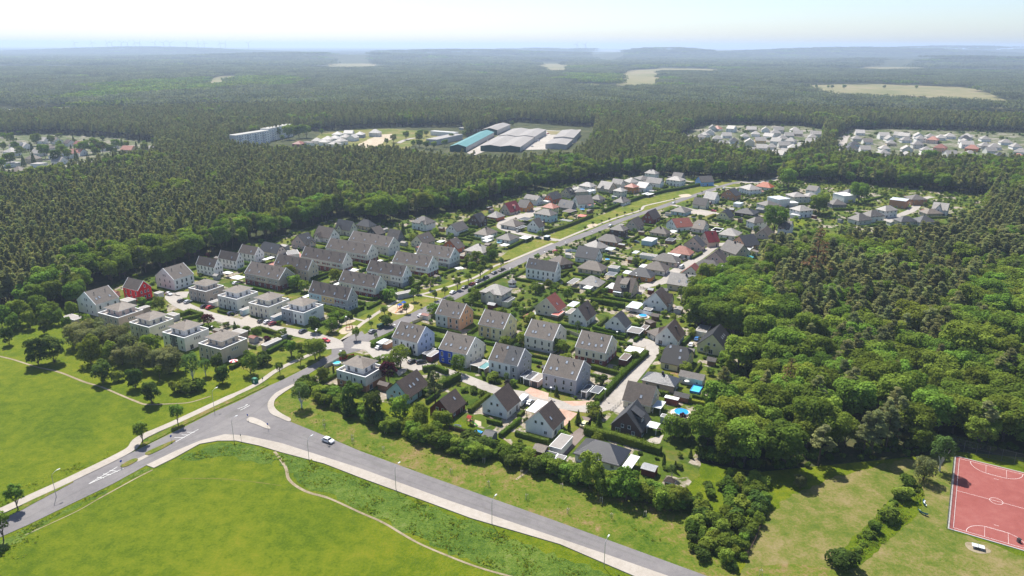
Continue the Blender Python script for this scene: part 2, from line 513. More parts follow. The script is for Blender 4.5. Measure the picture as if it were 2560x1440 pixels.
sheet('grass_bank', smooth_pts(gp([(2090, 1420), (2110, 1370), (2180, 1300), (2250, 1230), (2300, 1215), (2310, 1260), (2270, 1310), (2200, 1370), (2140, 1420)]), 4, True), 0.1, M_meadow, 0.5, 1.5)
P_PARK = [PX(6, *q) for q in [(510, 850), (650, 740), (860, 655), (1000, 612), (1400, 460), (1860, 285), (2200, 210), (2560, 130), (2700, 110), (2700, 165), (2560, 190), (2300, 290), (2000, 390), (1600, 520), (1200, 668), (1100, 690), (840, 800), (620, 880)]]
sheet('park_strip', gp(P_PARK), 0.08, M_park, 0.3, 3)
sheet('park_green', gp([PX(2, *q) for q in [(700, 1380), (860, 1180), (1000, 1090), (1300, 950), (1600, 850), (1750, 790), (2300, 560), (2440, 530), (2300, 650), (1950, 830), (1700, 960), (1300, 1150), (1000, 1270), (840, 1330)]]), 0.08, M_park, 0.3, 3)
sheet('corner_green', gp([(560, 900), (640, 872), (760, 842), (830, 884), (770, 916), (700, 948), (655, 945)]), 0.08, M_park, 0.3, 2)

# asphalt of the through road with the junction, then the residential streets
P_ROAD = [(-300, 1480), (0, 1344), (70, 1313), (179, 1260), (281, 1211), (366, 1164), (440, 1128), (503, 1102), (562, 1087), (615, 1090), (703, 1109), (900, 1172), (1100, 1245), (1265, 1302), (1500, 1382), (1700, 1452), (1900, 1525), (2300, 1670),
   (2420, 1650), (1960, 1510), (1760, 1438), (1381, 1300), (1100, 1201), (900, 1128), (800, 1085), (724, 1054), (690, 1043), (675, 1030), (668, 1011), (682, 988), (738, 957), (800, 918), (860, 888), (932, 866), (905, 828), (880, 838), (850, 852), (829, 870), (829, 886), (770, 918), (707, 950), (675, 964), (597, 1003), (538, 1029), (432, 1082), (338, 1128), (186, 1202), (20, 1293), (-300, 1440)]
sheet('road', gp(P_ROAD), 0.115, M_asph)
S1 = [(870, 872), (905, 850), (960, 826), (1033, 792), (1090, 764), (1142, 737), (1230, 692), (1270, 668), (1330, 640), (1410, 606), (1480, 580), (1560, 548), (1647, 520), (1700, 501), (1760, 481), (1810, 464), (1850, 455), (1900, 454), (1940, 448)]
strip('residential_road', S1, [7.2, 7.2, 7.0, 6.0, 5.2, 4.8], 0.12, M_asph)
strip('side_street', [(838, 872), (826, 853), (738, 832), (633, 814), (527, 790), (462, 766), (432, 744), (440, 736), (470, 735)], 7.0, 0.125, M_lane)
strip('court_lane', [(888, 862), (930, 868), (985, 888), (1010, 905), (1040, 915)], 8.0, 0.122, M_lane)
strip('garden_lane', [(1040, 915), (1095, 925), (1153, 943), (1189, 957), (1243, 977), (1290, 985), (1337, 992), (1400, 1012), (1460, 1022), (1500, 1020), (1535, 1000), (1578, 947), (1612, 906), (1632, 875), (1619, 856), (1590, 850)], 5.6, 0.124, M_lane)
strip('hill_lane', [(1590, 735), (1608, 717), (1661, 703), (1689, 678), (1744, 646), (1783, 618), (1800, 612), (1850, 606)], 6.0, 0.126, M_lane)
strip('west_lane', [(1395, 601), (1338, 592), (1291, 582), (1253, 568), (1268, 548), (1319, 535), (1345, 520)], 6.0, 0.128, M_lane)
strip('east_lane', [(1680, 512), (1735, 525), (1800, 535), (1850, 540)], 4.5, 0.126, M_lane)
strip('mill_lane', [(2330, 492), (2306, 498), (2285, 522), (2259, 535), (2210, 555)], 6.0, 0.126, M_lane)
strip('forest_road', [(1850, 455), (1900, 457), (1944, 446), (1960, 432), (1945, 422), (1955, 410)], 6.5, 0.13, M_lane)
strip('far_estate_road', [(2085, 385), (2105, 362), (2112, 345), (2120, 338)], 9.0, 0.12, M_lane)
strip('estate_track', [(1890, 468), (1830, 470), (1700, 450)], 4.0, 0.10, M_lane)
M_wear = ground_mat('worn_asphalt', [(0.35, (0.125, 0.118, 0.115)), (0.5, (0.150, 0.142, 0.138)), (0.68, (0.185, 0.175, 0.170))], (0.06, 0.5, 6.0), (0.4, 0.25, 0.35), 0.15, 0.8, 20)
for q in ([(690, 1072), (800, 1112), (920, 1150), (1100, 1212), (1381, 1314), (1640, 1408)], [(660, 1082), (790, 1122), (905, 1162), (1100, 1232), (1265, 1290), (1500, 1372)], [(60, 1300), (190, 1232), (290, 1182), (450, 1108), (560, 1050), (640, 1000), (740, 950), (850, 882)], [(120, 1284), (250, 1220), (420, 1130), (560, 1070), (640, 1030), (700, 975)]):
 strip('tyre_track', q, [.5, .7, .5, .7, .5], .119, M_wear, jit=.06)
for q in ([(930, 1152), (985, 1172), (978, 1180), (925, 1160)], [(560, 1040), (600, 1020), (612, 1026), (574, 1046)], [(1300, 1290), (1330, 1301), (1322, 1310), (1294, 1299)], [(760, 1085), (790, 1096), (784, 1102), (755, 1091)]):
 sheet('road_repair', gp(q), .1205, M_wear)
# pavements (raised kerbs), islands, markings
strip('pavement', [(-120, 1330), (0, 1280), (80, 1243), (185, 1195), (320, 1128), (352, 1096), (440, 1056), (560, 1000), (640, 962), (700, 922), (790, 881), (815, 868)], [3.3, 3.3, 3.3, 2.9, 2.3, 2.2, 2.2], 0.24, M_pave, kerb=0.24)
P_PAVS = [(366, 1164), (440, 1128), (503, 1102), (562, 1087), (615, 1090), (703, 1109), (900, 1172), (1100, 1245), (1265, 1302), (1500, 1382), (1700, 1452), (1900, 1525), (1840, 1530), (1600, 1448), (1400, 1362), (1175, 1296), (1100, 1268), (900, 1195), (810, 1160), (703, 1132), (647, 1115), (590, 1103), (545, 1103), (499, 1111), (436, 1146), (385, 1171)]
sheet('pavement_walk', gp(P_PAVS), 0.245, M_pave, kerb=0.24)
sheet('corner_pavement', smooth_pts(gp([(738, 959), (700, 977), (682, 990), (669, 1011), (676, 1034), (700, 1046), (722, 1055), (727, 1048), (706, 1036), (690, 1024), (685, 1010), (696, 992), (745, 959)]), 3, True), 0.243, M_pave, kerb=0.24)
sheet('verge_strip', gp([(346, 1122), (432, 1078), (538, 1025), (597, 999), (673, 962), (668, 956), (590, 988), (440, 1062), (362, 1100)]), 0.2, M_verge, 0.15, 1.5, kerb=0.2)
sheet('verge_strip', gp([(45, 1281), (110, 1246), (184, 1206), (183, 1202), (120, 1232), (58, 1262)]), 0.2, M_verge, 0.1, 1.5, kerb=0.2)
sheet('traffic_island', smooth_pts(gp([(617, 1049), (629, 1044), (654, 1053), (672, 1066), (676, 1073), (665, 1072), (640, 1062), (622, 1056)]), 4, True), 0.25, M_pave, kerb=0.24)
sheet('road_median', smooth_pts(gp([(364, 1133), (400, 1116), (434, 1102), (436, 1105), (410, 1121), (373, 1138)]), 4, True), 0.25, M_verge, kerb=0.24)
sheet('road_median', smooth_pts(gp([(302, 1165), (322, 1153), (340, 1147), (344, 1152), (322, 1165), (306, 1169)]), 4, True), 0.25, M_verge, kerb=0.24)
sheet('crossing_paving', gp([(338, 1150), (366, 1137), (372, 1141), (345, 1155)]), 0.135, M_pave)
bm_ = MB()
for a in [((630, 600), (835, 478)), ((630, 600), (880, 488)), ((690, 552), (742, 557)), ((735, 528), (790, 534)), ((780, 503), (838, 510)), ((1250, 300), (1412, 210)), ((1240, 269), (1312, 269)), ((1290, 250), (1346, 251)), ((1330, 231), (1384, 232)), ((1690, 66), (1740, 48)), ((1740, 48), (1760, 34)), ((1710, 75), (1776, 40)), ((1745, 38), (1762, 33))]:
 strip('', a, 0.14, 0.135, None, 10, 1, bld=bm_)
structure(bm_.build('road_marking', M_white_line))
# footpaths
strip('park_path', [PX(6, *q) for q in [(615, 862), (820, 775), (1030, 688)]], 2.2, 0.115, M_pave)
strip('park_path', [PX(6, *q) for q in [(1080, 668), (1230, 605), (1400, 537), (1600, 460), (1820, 392), (1860, 355), (1900, 340), (2100, 295), (2300, 250), (2560, 195)]], 2.2, 0.115, M_pave)
strip('park_path', [PX(2, *q) for q in [(875, 1295), (1000, 1200), (1090, 1120), (1170, 1065), (1250, 1010), (1400, 920), (1500, 870), (1640, 850), (1760, 815), (1900, 775), (2010, 735), (2130, 690), (2280, 600), (2400, 560)]], 2.0, 0.115, M_pave)
strip('park_path', [PX(2, *q) for q in [(1010, 1065), (1140, 1095)]], 1.6, 0.117, M_pave)
strip('park_path', [PX(2, *q) for q in [(1610, 855), (1810, 890)]], 1.4, 0.117, M_pave)
strip('meadow_path', [PX(1, *q) for q in [(-60, 815), (90, 850), (250, 900), (420, 940), (600, 1010), (720, 1045), (850, 1100), (960, 1145), (1040, 1170), (1200, 1166), (1350, 1155), (1500, 1110)]], [0.8, 0.9, 0.8, 0.9, 0.6, 0.4], 0.06, M_earth)
strip('meadow_path', [PX(10, *q) for q in [(1952, 368), (2000, 430), (2035, 490), (2052, 560), (2110, 615), (2200, 660), (2340, 700), (2560, 800)]] + [(960, 1308), (1040, 1355), (1120, 1390), (1200, 1420), (1290, 1445)], [0.9, 0.9, 0.7, 0.6, 0.6], 0.06, M_earth)
strip('meadow_track', [PX(10, *q) for q in [(1085, 498), (990, 545), (830, 632), (690, 710), (560, 785), (380, 870), (180, 960)]], [0.5, 0.5, 0.3, 0.3, 0.2], 0.055, M_earth)
strip('meadow_track', [PX(10, *q) for q in [(1000, 575), (1300, 560), (1550, 560), (1780, 580), (2000, 610)]], [0.3, 0.25, 0.3], 0.055, M_dry)
strip('footpath', [(1250, 1090), (1290, 1120), (1330, 1160), (1290, 1200)], 0.7, 0.09, M_earth)
# playground sand, yards, red paving
for nm, z, q in [('playground_sand', 2, [(1330, 985), (1400, 945), (1500, 935), (1560, 950), (1555, 990), (1500, 1020), (1420, 1032), (1350, 1010)]), ('playground_sand', 2, [(890, 1185), (950, 1140), (1030, 1130), (1075, 1150), (1020, 1180), (930, 1210)]),
     ('playground_sand', 2, [(880, 1130), (960, 1085), (1035, 1080), (1030, 1095), (960, 1120)]), ('playground_sand', 6, [(1345, 525), (1400, 510), (1445, 518), (1420, 540), (1370, 550)]), ('playground_sand', 6, [(2180, 250), (2260, 238), (2300, 255), (2230, 270)])]:
 sheet(nm, smooth_pts(gp(q, z), 4, True), 0.125, M_sand)
def yard(name, z, q, m, h=0.11):
 return sheet(name, gp(q, z), h, m)
yard('parking_court', 2, [(205, 590), (540, 470), (560, 510), (300, 620)], M_redpave)
yard('driveway', 3, [(690, 690), (800, 640), (790, 690), (720, 735)], M_lane)
yard('driveway', 3, [(780, 600), (1080, 620), (1010, 660), (870, 690), (800, 670)], M_lane, 0.118)
yard('driveway', 3, [(410, 490), (560, 480), (640, 560), (500, 580)], M_lane, 0.128)
yard('driveway', 3, [(1870, 870), (1920, 835), (2090, 890), (2080, 950), (1950, 920)], M_redblock, 0.13)
yard('driveway', 4, [(960, 545), (1100, 590), (1000, 690), (930, 640)], M_redblock, 0.118)
yard('driveway', 4, [(1040, 760), (1150, 680), (1215, 625), (1130, 610), (1200, 720), (1100, 830), (1000, 930), (960, 920)], ground_mat('brown_paving', [(0.35, (0.16, 0.125, 0.11)), (0.65, (0.22, 0.18, 0.16))], (0.1, 0.6, 4)), 0.12)
yard('driveway', 4, [(980, 490), (1240, 490), (1220, 520), (1060, 530)], M_redblock, 0.13)
yard('driveway', 4, [(1350, 560), (1450, 480), (1500, 520), (1440, 590)], M_lane, 0.118)
yard('terrace', 4, [(1650, 800), (1790, 760), (1760, 830), (1680, 840)], M_pave, 0.118)
yard('driveway', 5, [(950, 930), (1020, 870), (1180, 930), (1110, 970)], M_lane, 0.118)
yard('driveway', 1, [(1180, 420), (1240, 380), (1340, 370), (1330, 410)], M_lane, 0.118)
yard('parking_court', 1, [(1680, 590), (1760, 540), (1960, 620), (1880, 650)], M_pave, 0.13)
yard('driveway', 6, [(690, 450), (850, 400), (860, 440), (740, 480)], M_pave)
yard('driveway', 7, [(20, 420), (160, 395), (300, 420), (200, 450)], M_pave)
yard('garden_plot', 7, [(60, 470), (170, 435), (310, 450), (240, 500), (120, 500)], M_dry, 0.105)
yard('garden_plot', 7, [(880, 470), (1000, 465), (1010, 520), (930, 540), (880, 520)], M_meadow, 0.105)
yard('garden_terrace', 4, [(270, 690), (280, 640), (330, 655), (330, 690)], M_sand, 0.118)

# fields and clearings beyond the estate
def field(name, z, q, m, h=0.3):
 return sheet(name, smooth_pts(gp(q, z), 4, True), h, m)
P_FIELDS = []
for nm, z, q, m in [('far_field', 9, [(262, 262), (330, 258), (440, 258), (520, 262), (545, 250), (600, 232), (760, 222), (1000, 226), (1100, 238), (1110, 248), (900, 250), (750, 250), (745, 272), (740, 284), (600, 290), (440, 291), (320, 282)], M_field),
     ('far_field', 9, [(1060, 298), (1250, 304), (1400, 308), (1560, 304), (1800, 300), (2040, 308), (2300, 322), (2480, 340), (2600, 352), (2600, 372), (2440, 378), (2250, 365), (1900, 346), (1600, 335), (1400, 318), (1100, 305)], M_field),
     ('far_field', 8, [(985, 272), (1090, 264), (1215, 258), (1220, 264), (1100, 272), (1000, 278)], M_field),
     ('far_field', 8, [(1640, 160), (1760, 156), (1880, 160), (1870, 170), (1740, 174), (1650, 172)], M_field),
     ('far_field', 9, [(80, 196), (200, 188), (290, 190), (290, 204), (180, 208)], M_field),
     ('far_field', 9, [(1700, 194), (1900, 184), (2100, 186), (2000, 196), (1800, 198)], M_field),
     ('far_field', 9, [(350, 140), (480, 132), (590, 138), (560, 150), (420, 150)], M_field)]:
 my = sum(a[1] for a in q) / len(q)
 q = [(a[0], a[1] + (44 if a[1] > my else 0)) for a in q]
 P_FIELDS.append(gp(q, z))
 field(nm, z, q, m)
P_WORKS = [(1130, 425), (1150, 380), (1165, 345), (1160, 318), (980, 318), (900, 322), (760, 330), (690, 350), (590, 355), (560, 385), (700, 400), (850, 400), (1000, 402)]
P_BARN = [(1080, 418), (1130, 360), (1220, 322), (1290, 305), (1490, 320), (1480, 372), (1440, 414), (1300, 428), (1180, 428)]
P_CLEAR = [gp(P_WORKS), gp(P_BARN)]
sheet('building_site_ground', gp([(700, 400), (770, 360), (800, 335), (880, 325), (980, 322), (1085, 330), (1100, 345), (1040, 360), (1000, 380), (930, 402)]), 0.15, M_dry, 1.0, 8)
sheet('building_site_earth', gp([PX(21, *q) for q in [(1650, 350), (1850, 250), (2000, 190), (2150, 180), (2200, 230), (2060, 280), (1950, 340), (1800, 380), (1640, 390)]]), 0.3, M_sand, 1.0, 6)
sheet('industrial_yard', gp([PX(20, *q) for q in [(740, 480), (1000, 330), (1400, 130), (1480, 130), (1900, 150), (2150, 160), (2400, 140), (2330, 330), (1950, 430), (1500, 440), (1000, 460), (840, 520)]]), 0.25, M_yard)
sheet('industrial_grass', gp([PX(20, *q) for q in [(1890, 160), (2120, 165), (2100, 215), (1960, 215)]]), 0.35, M_field)
strip('works_road', [PX(21, *q) for q in [(2230, 300), (2300, 265), (2420, 235), (2560, 235)]], 7, 0.3, M_lane, n=3)
P_EST_L = [(1690, 368), (1690, 352), (1730, 325), (1770, 312), (1830, 312), (2000, 315), (2060, 325), (2055, 372), (2010, 392), (1960, 412), (1880, 405), (1790, 388)]
P_EST_R = [(2090, 405), (2090, 345), (2130, 325), (2220, 322), (2560, 332), (2900, 350), (2900, 440), (2560, 425), (2400, 424), (2200, 420)]
P_TOWN = [(-200, 474), (-200, 345), (0, 338), (120, 335), (300, 345), (390, 358), (400, 398), (330, 416), (220, 440), (100, 460), (0, 474)]
for nm, q in [('far_estate_ground', P_EST_L), ('far_estate_ground', P_EST_R), ('far_town_ground', P_TOWN)]:
 P_CLEAR.append(gp(q))
 sheet(nm, gp(q), 0.06, M_town, 5, 9)
# ------------------------------------------------------------------ buildings
COL = dict(white=(0.84, 0.815, 0.775), cream=(0.72, 0.66, 0.52), pale=(0.66, 0.64, 0.58), beige=(0.60, 0.50, 0.38), taupe=(0.47, 0.39, 0.33), ochre=(0.66, 0.50, 0.25), yellow=(0.74, 0.66, 0.38),
   lav=(0.47, 0.45, 0.48), peach=(0.76, 0.44, 0.28), pinkish=(0.62, 0.47, 0.40), orange=(0.62, 0.27, 0.08), orangered=(0.55, 0.16, 0.07), brickred=(0.36, 0.12, 0.08), orangebrick=(0.45, 0.23, 0.13), redbrown=(0.16, 0.045, 0.035),
   darkbrick=(0.12, 0.075, 0.062), blue=(0.035, 0.09, 0.48), lightblue=(0.45, 0.60, 0.68), aqua=(0.55, 0.69, 0.69), skyblue=(0.22, 0.42, 0.72), red=(0.78, 0.02, 0.02), grey=(0.40, 0.40, 0.41), dgrey=(0.20, 0.20, 0.21), teal=(0.16, 0.30, 0.34),
   black=(0.035, 0.035, 0.037), yellowgreen=(0.66, 0.66, 0.34), basered=(0.23, 0.075, 0.06), timber=(0.24, 0.13, 0.075), concrete=(0.45, 0.44, 0.42), dgreen=(0.02, 0.075, 0.06), palegreen=(0.60, 0.68, 0.60), sand=(0.66, 0.55, 0.42))
RC = dict(greybrown=(0.150, 0.128, 0.112), grey=(0.172, 0.163, 0.155), slate=(0.085, 0.092, 0.105), dark=(0.05, 0.052, 0.058), black=(0.026, 0.028, 0.033), brown=(0.115, 0.088, 0.074), redtile=(0.30, 0.090, 0.062), red=(0.34, 0.035, 0.045), salmon=(0.55, 0.24, 0.18), orange=(0.60, 0.17, 0.08),
   palegrey=(0.43, 0.425, 0.415), white=(0.66, 0.66, 0.65), tan=(0.235, 0.205, 0.175), teal=(0.07, 0.20, 0.205), felt=(0.24, 0.22, 0.20), steel=(0.42, 0.46, 0.50), redsheet=(0.45, 0.12, 0.09))  # palegrey is lightened to carry sun glare on the roof slopes
M_glass = mat('window_glass', (0.035, 0.042, 0.050), 0.08, spec=0.6, var=0.3, scale=0.15)
M_skyglass = mat('roof_window_glass', (0.30, 0.33, 0.37), 0.06, spec=0.9, var=0.3, scale=0.2)  # reflected sky is put into the pale base colour, besides the gloss
M_frame = mat('white_window_frame', (0.72, 0.72, 0.71), 0.5)
M_framed = mat('dark_roof_window_frame', (0.09, 0.09, 0.095), 0.5)
M_door = mat('dark_door', (0.10, 0.085, 0.08), 0.5, var=0.3, scale=0.2)
M_metal = mat('grey_metal', (0.42, 0.43, 0.44), 0.4, metal=0.6)
M_dmetal = mat('dark_metal', (0.06, 0.06, 0.065), 0.45)
M_white = mat('white_trim', (0.78, 0.78, 0.77), 0.6)
M_redpanel = mat('dark_red_shutter', (0.20, 0.025, 0.03), 0.6)
M_felt = mat('roofing_felt', (0.24, 0.22, 0.20), 0.9, var=0.22, scale=0.6)
M_timber = mat('timber_boards', (0.24, 0.13, 0.075), 0.8, var=0.25, scale=2)
_mesh = {}
def cached(key, fn):
 if key not in _mesh:
  _mesh[key] = fn()
 return _mesh[key]
def window_mesh(w, h, fr=0.1):
 def mk():
  b = MB()
  y0, y1 = -0.07, 0.0
  x = w / 2
  b.box(-x, x, y0, y1, 0, fr, 0); b.box(-x, x, y0, y1, h - fr, h, 0)
  b.box(-x, -x + fr, y0, y1, fr, h - fr, 0); b.box(x - fr, x, y0, y1, fr, h - fr, 0)
  if w > 1.1:
   b.box(-0.04, 0.04, y0 + 0.01, y1, fr, h - fr, 0)
  b.box(-x - 0.06, x + 0.06, y0 - 0.08, y1, -0.07, -0.002, 0)
  b.face([(-x + fr, -0.035, fr), (x - fr, -0.035, fr), (x - fr, -0.035, h - fr), (-x + fr, -0.035, h - fr)], 1)
  return b.mesh('window', [M_frame, M_glass])
 return cached(('w', w, h), mk)
def door_mesh(w=1.05, h=2.1):
 def mk():
  b = MB()
  b.box(-w / 2, w / 2, -0.06, 0, 0, h, 0)
  b.box(-w / 2 - 0.08, -w / 2, -0.09, 0, 0, h + 0.08, 1); b.box(w / 2, w / 2 + 0.08, -0.09, 0, 0, h + 0.08, 1); b.box(-w / 2, w / 2, -0.09, 0, h, h + 0.08, 1)
  return b.mesh('door', [M_door, M_frame])
 return cached(('d', w, h), mk)
def shutter_mesh():
 def mk():
  b = MB(); b.box(-0.3, 0.3, -0.08, 0, 0, 1.15, 0)
  return b.mesh('shutter', [M_redpanel])
 return cached('shutter', mk)
def skylight_mesh(w=0.95, h=1.35):
 def mk():
  b = MB()
  x, y = w / 2, h / 2
  b.box(-x, x, -y, -y + 0.09, 0, 0.1, 0); b.box(-x, x, y - 0.09, y, 0, 0.1, 0)
  b.box(-x, -x + 0.09, -y + 0.09, y - 0.09, 0, 0.1, 0); b.box(x - 0.09, x, -y + 0.09, y - 0.09, 0, 0.1, 0)
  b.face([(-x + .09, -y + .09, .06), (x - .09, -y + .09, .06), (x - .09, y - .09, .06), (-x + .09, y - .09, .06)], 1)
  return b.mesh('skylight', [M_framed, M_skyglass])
 return cached(('s', w, h), mk)
def vent_mesh():
 def mk():
  b = MB(); b.tube([(0, 0, -0.3), (0, 0, 0.75)], 0.14, 8); b.tube([(0, 0, 0.78), (0, 0, 0.92)], 0.2, 8); b.tube([(0, 0, .7), (0, 0, .8)], 0.06, 6)
  return b.mesh('vent_pipe', [M_dmetal])
 return cached('vent', mk)
def chimney_mesh():
 def mk():
  b = MB(); b.box(-0.35, 0.35, -0.35, 0.35, -1.2, 0.9, 0); b.box(-0.42, 0.42, -0.42, 0.42, 0.9, 1.02, 1); b.tube([(0, 0, 1.0), (0, 0, 1.25)], 0.13, 8, 1)
  return b.mesh('chimney', [mat('chimney_brick', (0.09, 0.07, 0.065), 0.8, var=0.3, scale=3), M_dmetal])
 return cached('chimney', mk)
def solid(b, faces, t, m=0, edge=None, uv=True):
 """slab with these faces on top and t metres below, closed along the rim"""
 edge = m if edge is None else edge
 cnt = {}
 kf = lambda p: (round(p[0], 3), round(p[1], 3), round(p[2], 3))
 for f in faces:
  P = [Vector(p) for p in f]
  n = (P[1] - P[0]).cross(P[2] - P[0]).normalized()
  if n.z < 0:
   P = P[::-1]; n = -n
  hx = Vector((0, 0, 1)).cross(n)
  hx = hx.normalized() if hx.length > 1e-4 else Vector((1, 0, 0))
  up = n.cross(hx)
  b.face(P, m, [(p.dot(hx), p.dot(up)) for p in P])
  b.face([p - Vector((0, 0, t)) for p in reversed(P)], edge)
  for i in range(len(P)):
   a, c = P[i], P[(i + 1) % len(P)]
   k = tuple(sorted((kf(a), kf(c))))
   cnt.setdefault(k, []).append((a, c))
 for k, v in cnt.items():
  if len(v) == 1:
   a, c = v[0]
   d = Vector((0, 0, t))
   b.face([a - d, c - d, c, a], edge)
def roof_faces(kind, L, W, E, rise, o=0.5, og=0.35, hh=0.0):
 sl = rise / (W / 2)
 X, Y = L / 2 + og, W / 2 + o
 e, zr = E - o * sl, E + rise
 if kind == 'gable':
  if hh <= 0:
   return [[(-X, -Y, e), (X, -Y, e), (X, 0, zr), (-X, 0, zr)], [(X, Y, e), (-X, Y, e), (-X, 0, zr), (X, 0, zr)]]
  y1, z1, xr = (W / 2) * hh, zr - rise * hh, X - (W / 2) * hh * 0.8
  return [[(-X, -Y, e), (X, -Y, e), (X, -y1, z1), (xr, 0, zr), (-xr, 0, zr), (-X, -y1, z1)], [(X, Y, e), (-X, Y, e), (-X, y1, z1), (-xr, 0, zr), (xr, 0, zr), (X, y1, z1)],
    [(X, -y1, z1), (X, y1, z1), (xr, 0, zr)], [(-X, y1, z1), (-X, -y1, z1), (-xr, 0, zr)]]
 X, Y = L / 2 + o, W / 2 + o
 if kind == 'hip':
  xr = max(0.0, X - Y)
  if L >= W:
   r0, r1 = (-xr, 0, zr), (xr, 0, zr)
   f = [[(-X, -Y, e), (X, -Y, e), r1, r0], [(X, Y, e), (-X, Y, e), r0, r1], [(X, -Y, e), (X, Y, e), r1], [(-X, Y, e), (-X, -Y, e), r0]]
   if xr < 0.05:
    f = [[(-X, -Y, e), (X, -Y, e), (0, 0, zr)], [(X, Y, e), (-X, Y, e), (0, 0, zr)], [(X, -Y, e), (X, Y, e), (0, 0, zr)], [(-X, Y, e), (-X, -Y, e), (0, 0, zr)]]
   return f
  yr = Y - X
  r0, r1 = (0, -yr, zr), (0, yr, zr)
  return [[(-X, -Y, e), (X, -Y, e), r0], [(X, Y, e), (-X, Y, e), r1], [(X, -Y, e), (X, Y, e), r1, r0], [(-X, Y, e), (-X, -Y, e), r0, r1]]
 if kind == 'shed':
  return [[(-X, -Y, E - 0.1), (X, -Y, E - 0.1), (X, Y, E + rise), (-X, Y, E + rise)]]
FOOT = []            # (centre, half length, half width, angle) of every building, to keep plants out
def place(z, A, B, C, h, o):
 a, b_, c = GZ(z, *A, h), GZ(z, *B, h), GZ(z, *C, h)
 u = b_ - a
 L = u.length
 ang = math.atan2(u.y, u.x)
 n = Vector((-math.sin(ang), math.cos(ang), 0))
 W = o.get('w') or (c - b_).dot(n)
 mid = (a + b_) / 2 + n * W / 2
 # the streets turn slowly: walls follow the street grid of their place
 if o.get('snap', True):
  y = mid.y
  g = -28.5 - 11.5 * min(1.0, max(0.0, (y - 400) / 200.0))
  d = (math.degrees(ang) - g + 45) % 90 - 45
  if abs(d) < 26:
   ang -= R_(d)
   n = Vector((-math.sin(ang), math.cos(ang), 0))
   uu = Vector((math.cos(ang), math.sin(ang), 0))
   if abs(d) > 4 and not o.get('w'):
    dg = c - a
    L, W = dg.dot(uu), dg.dot(n)
    mid = (a + c) / 2
 W = max(3.0, W) if h > 3.5 else max(2.2, W)
 if o.get('house'):
  L = min(max(L, 8.0), 15.0); W = min(max(W, 8.0), 13.5)
 L = max(L, 2.4)
 return mid, ang, L, W
HOUSES = []
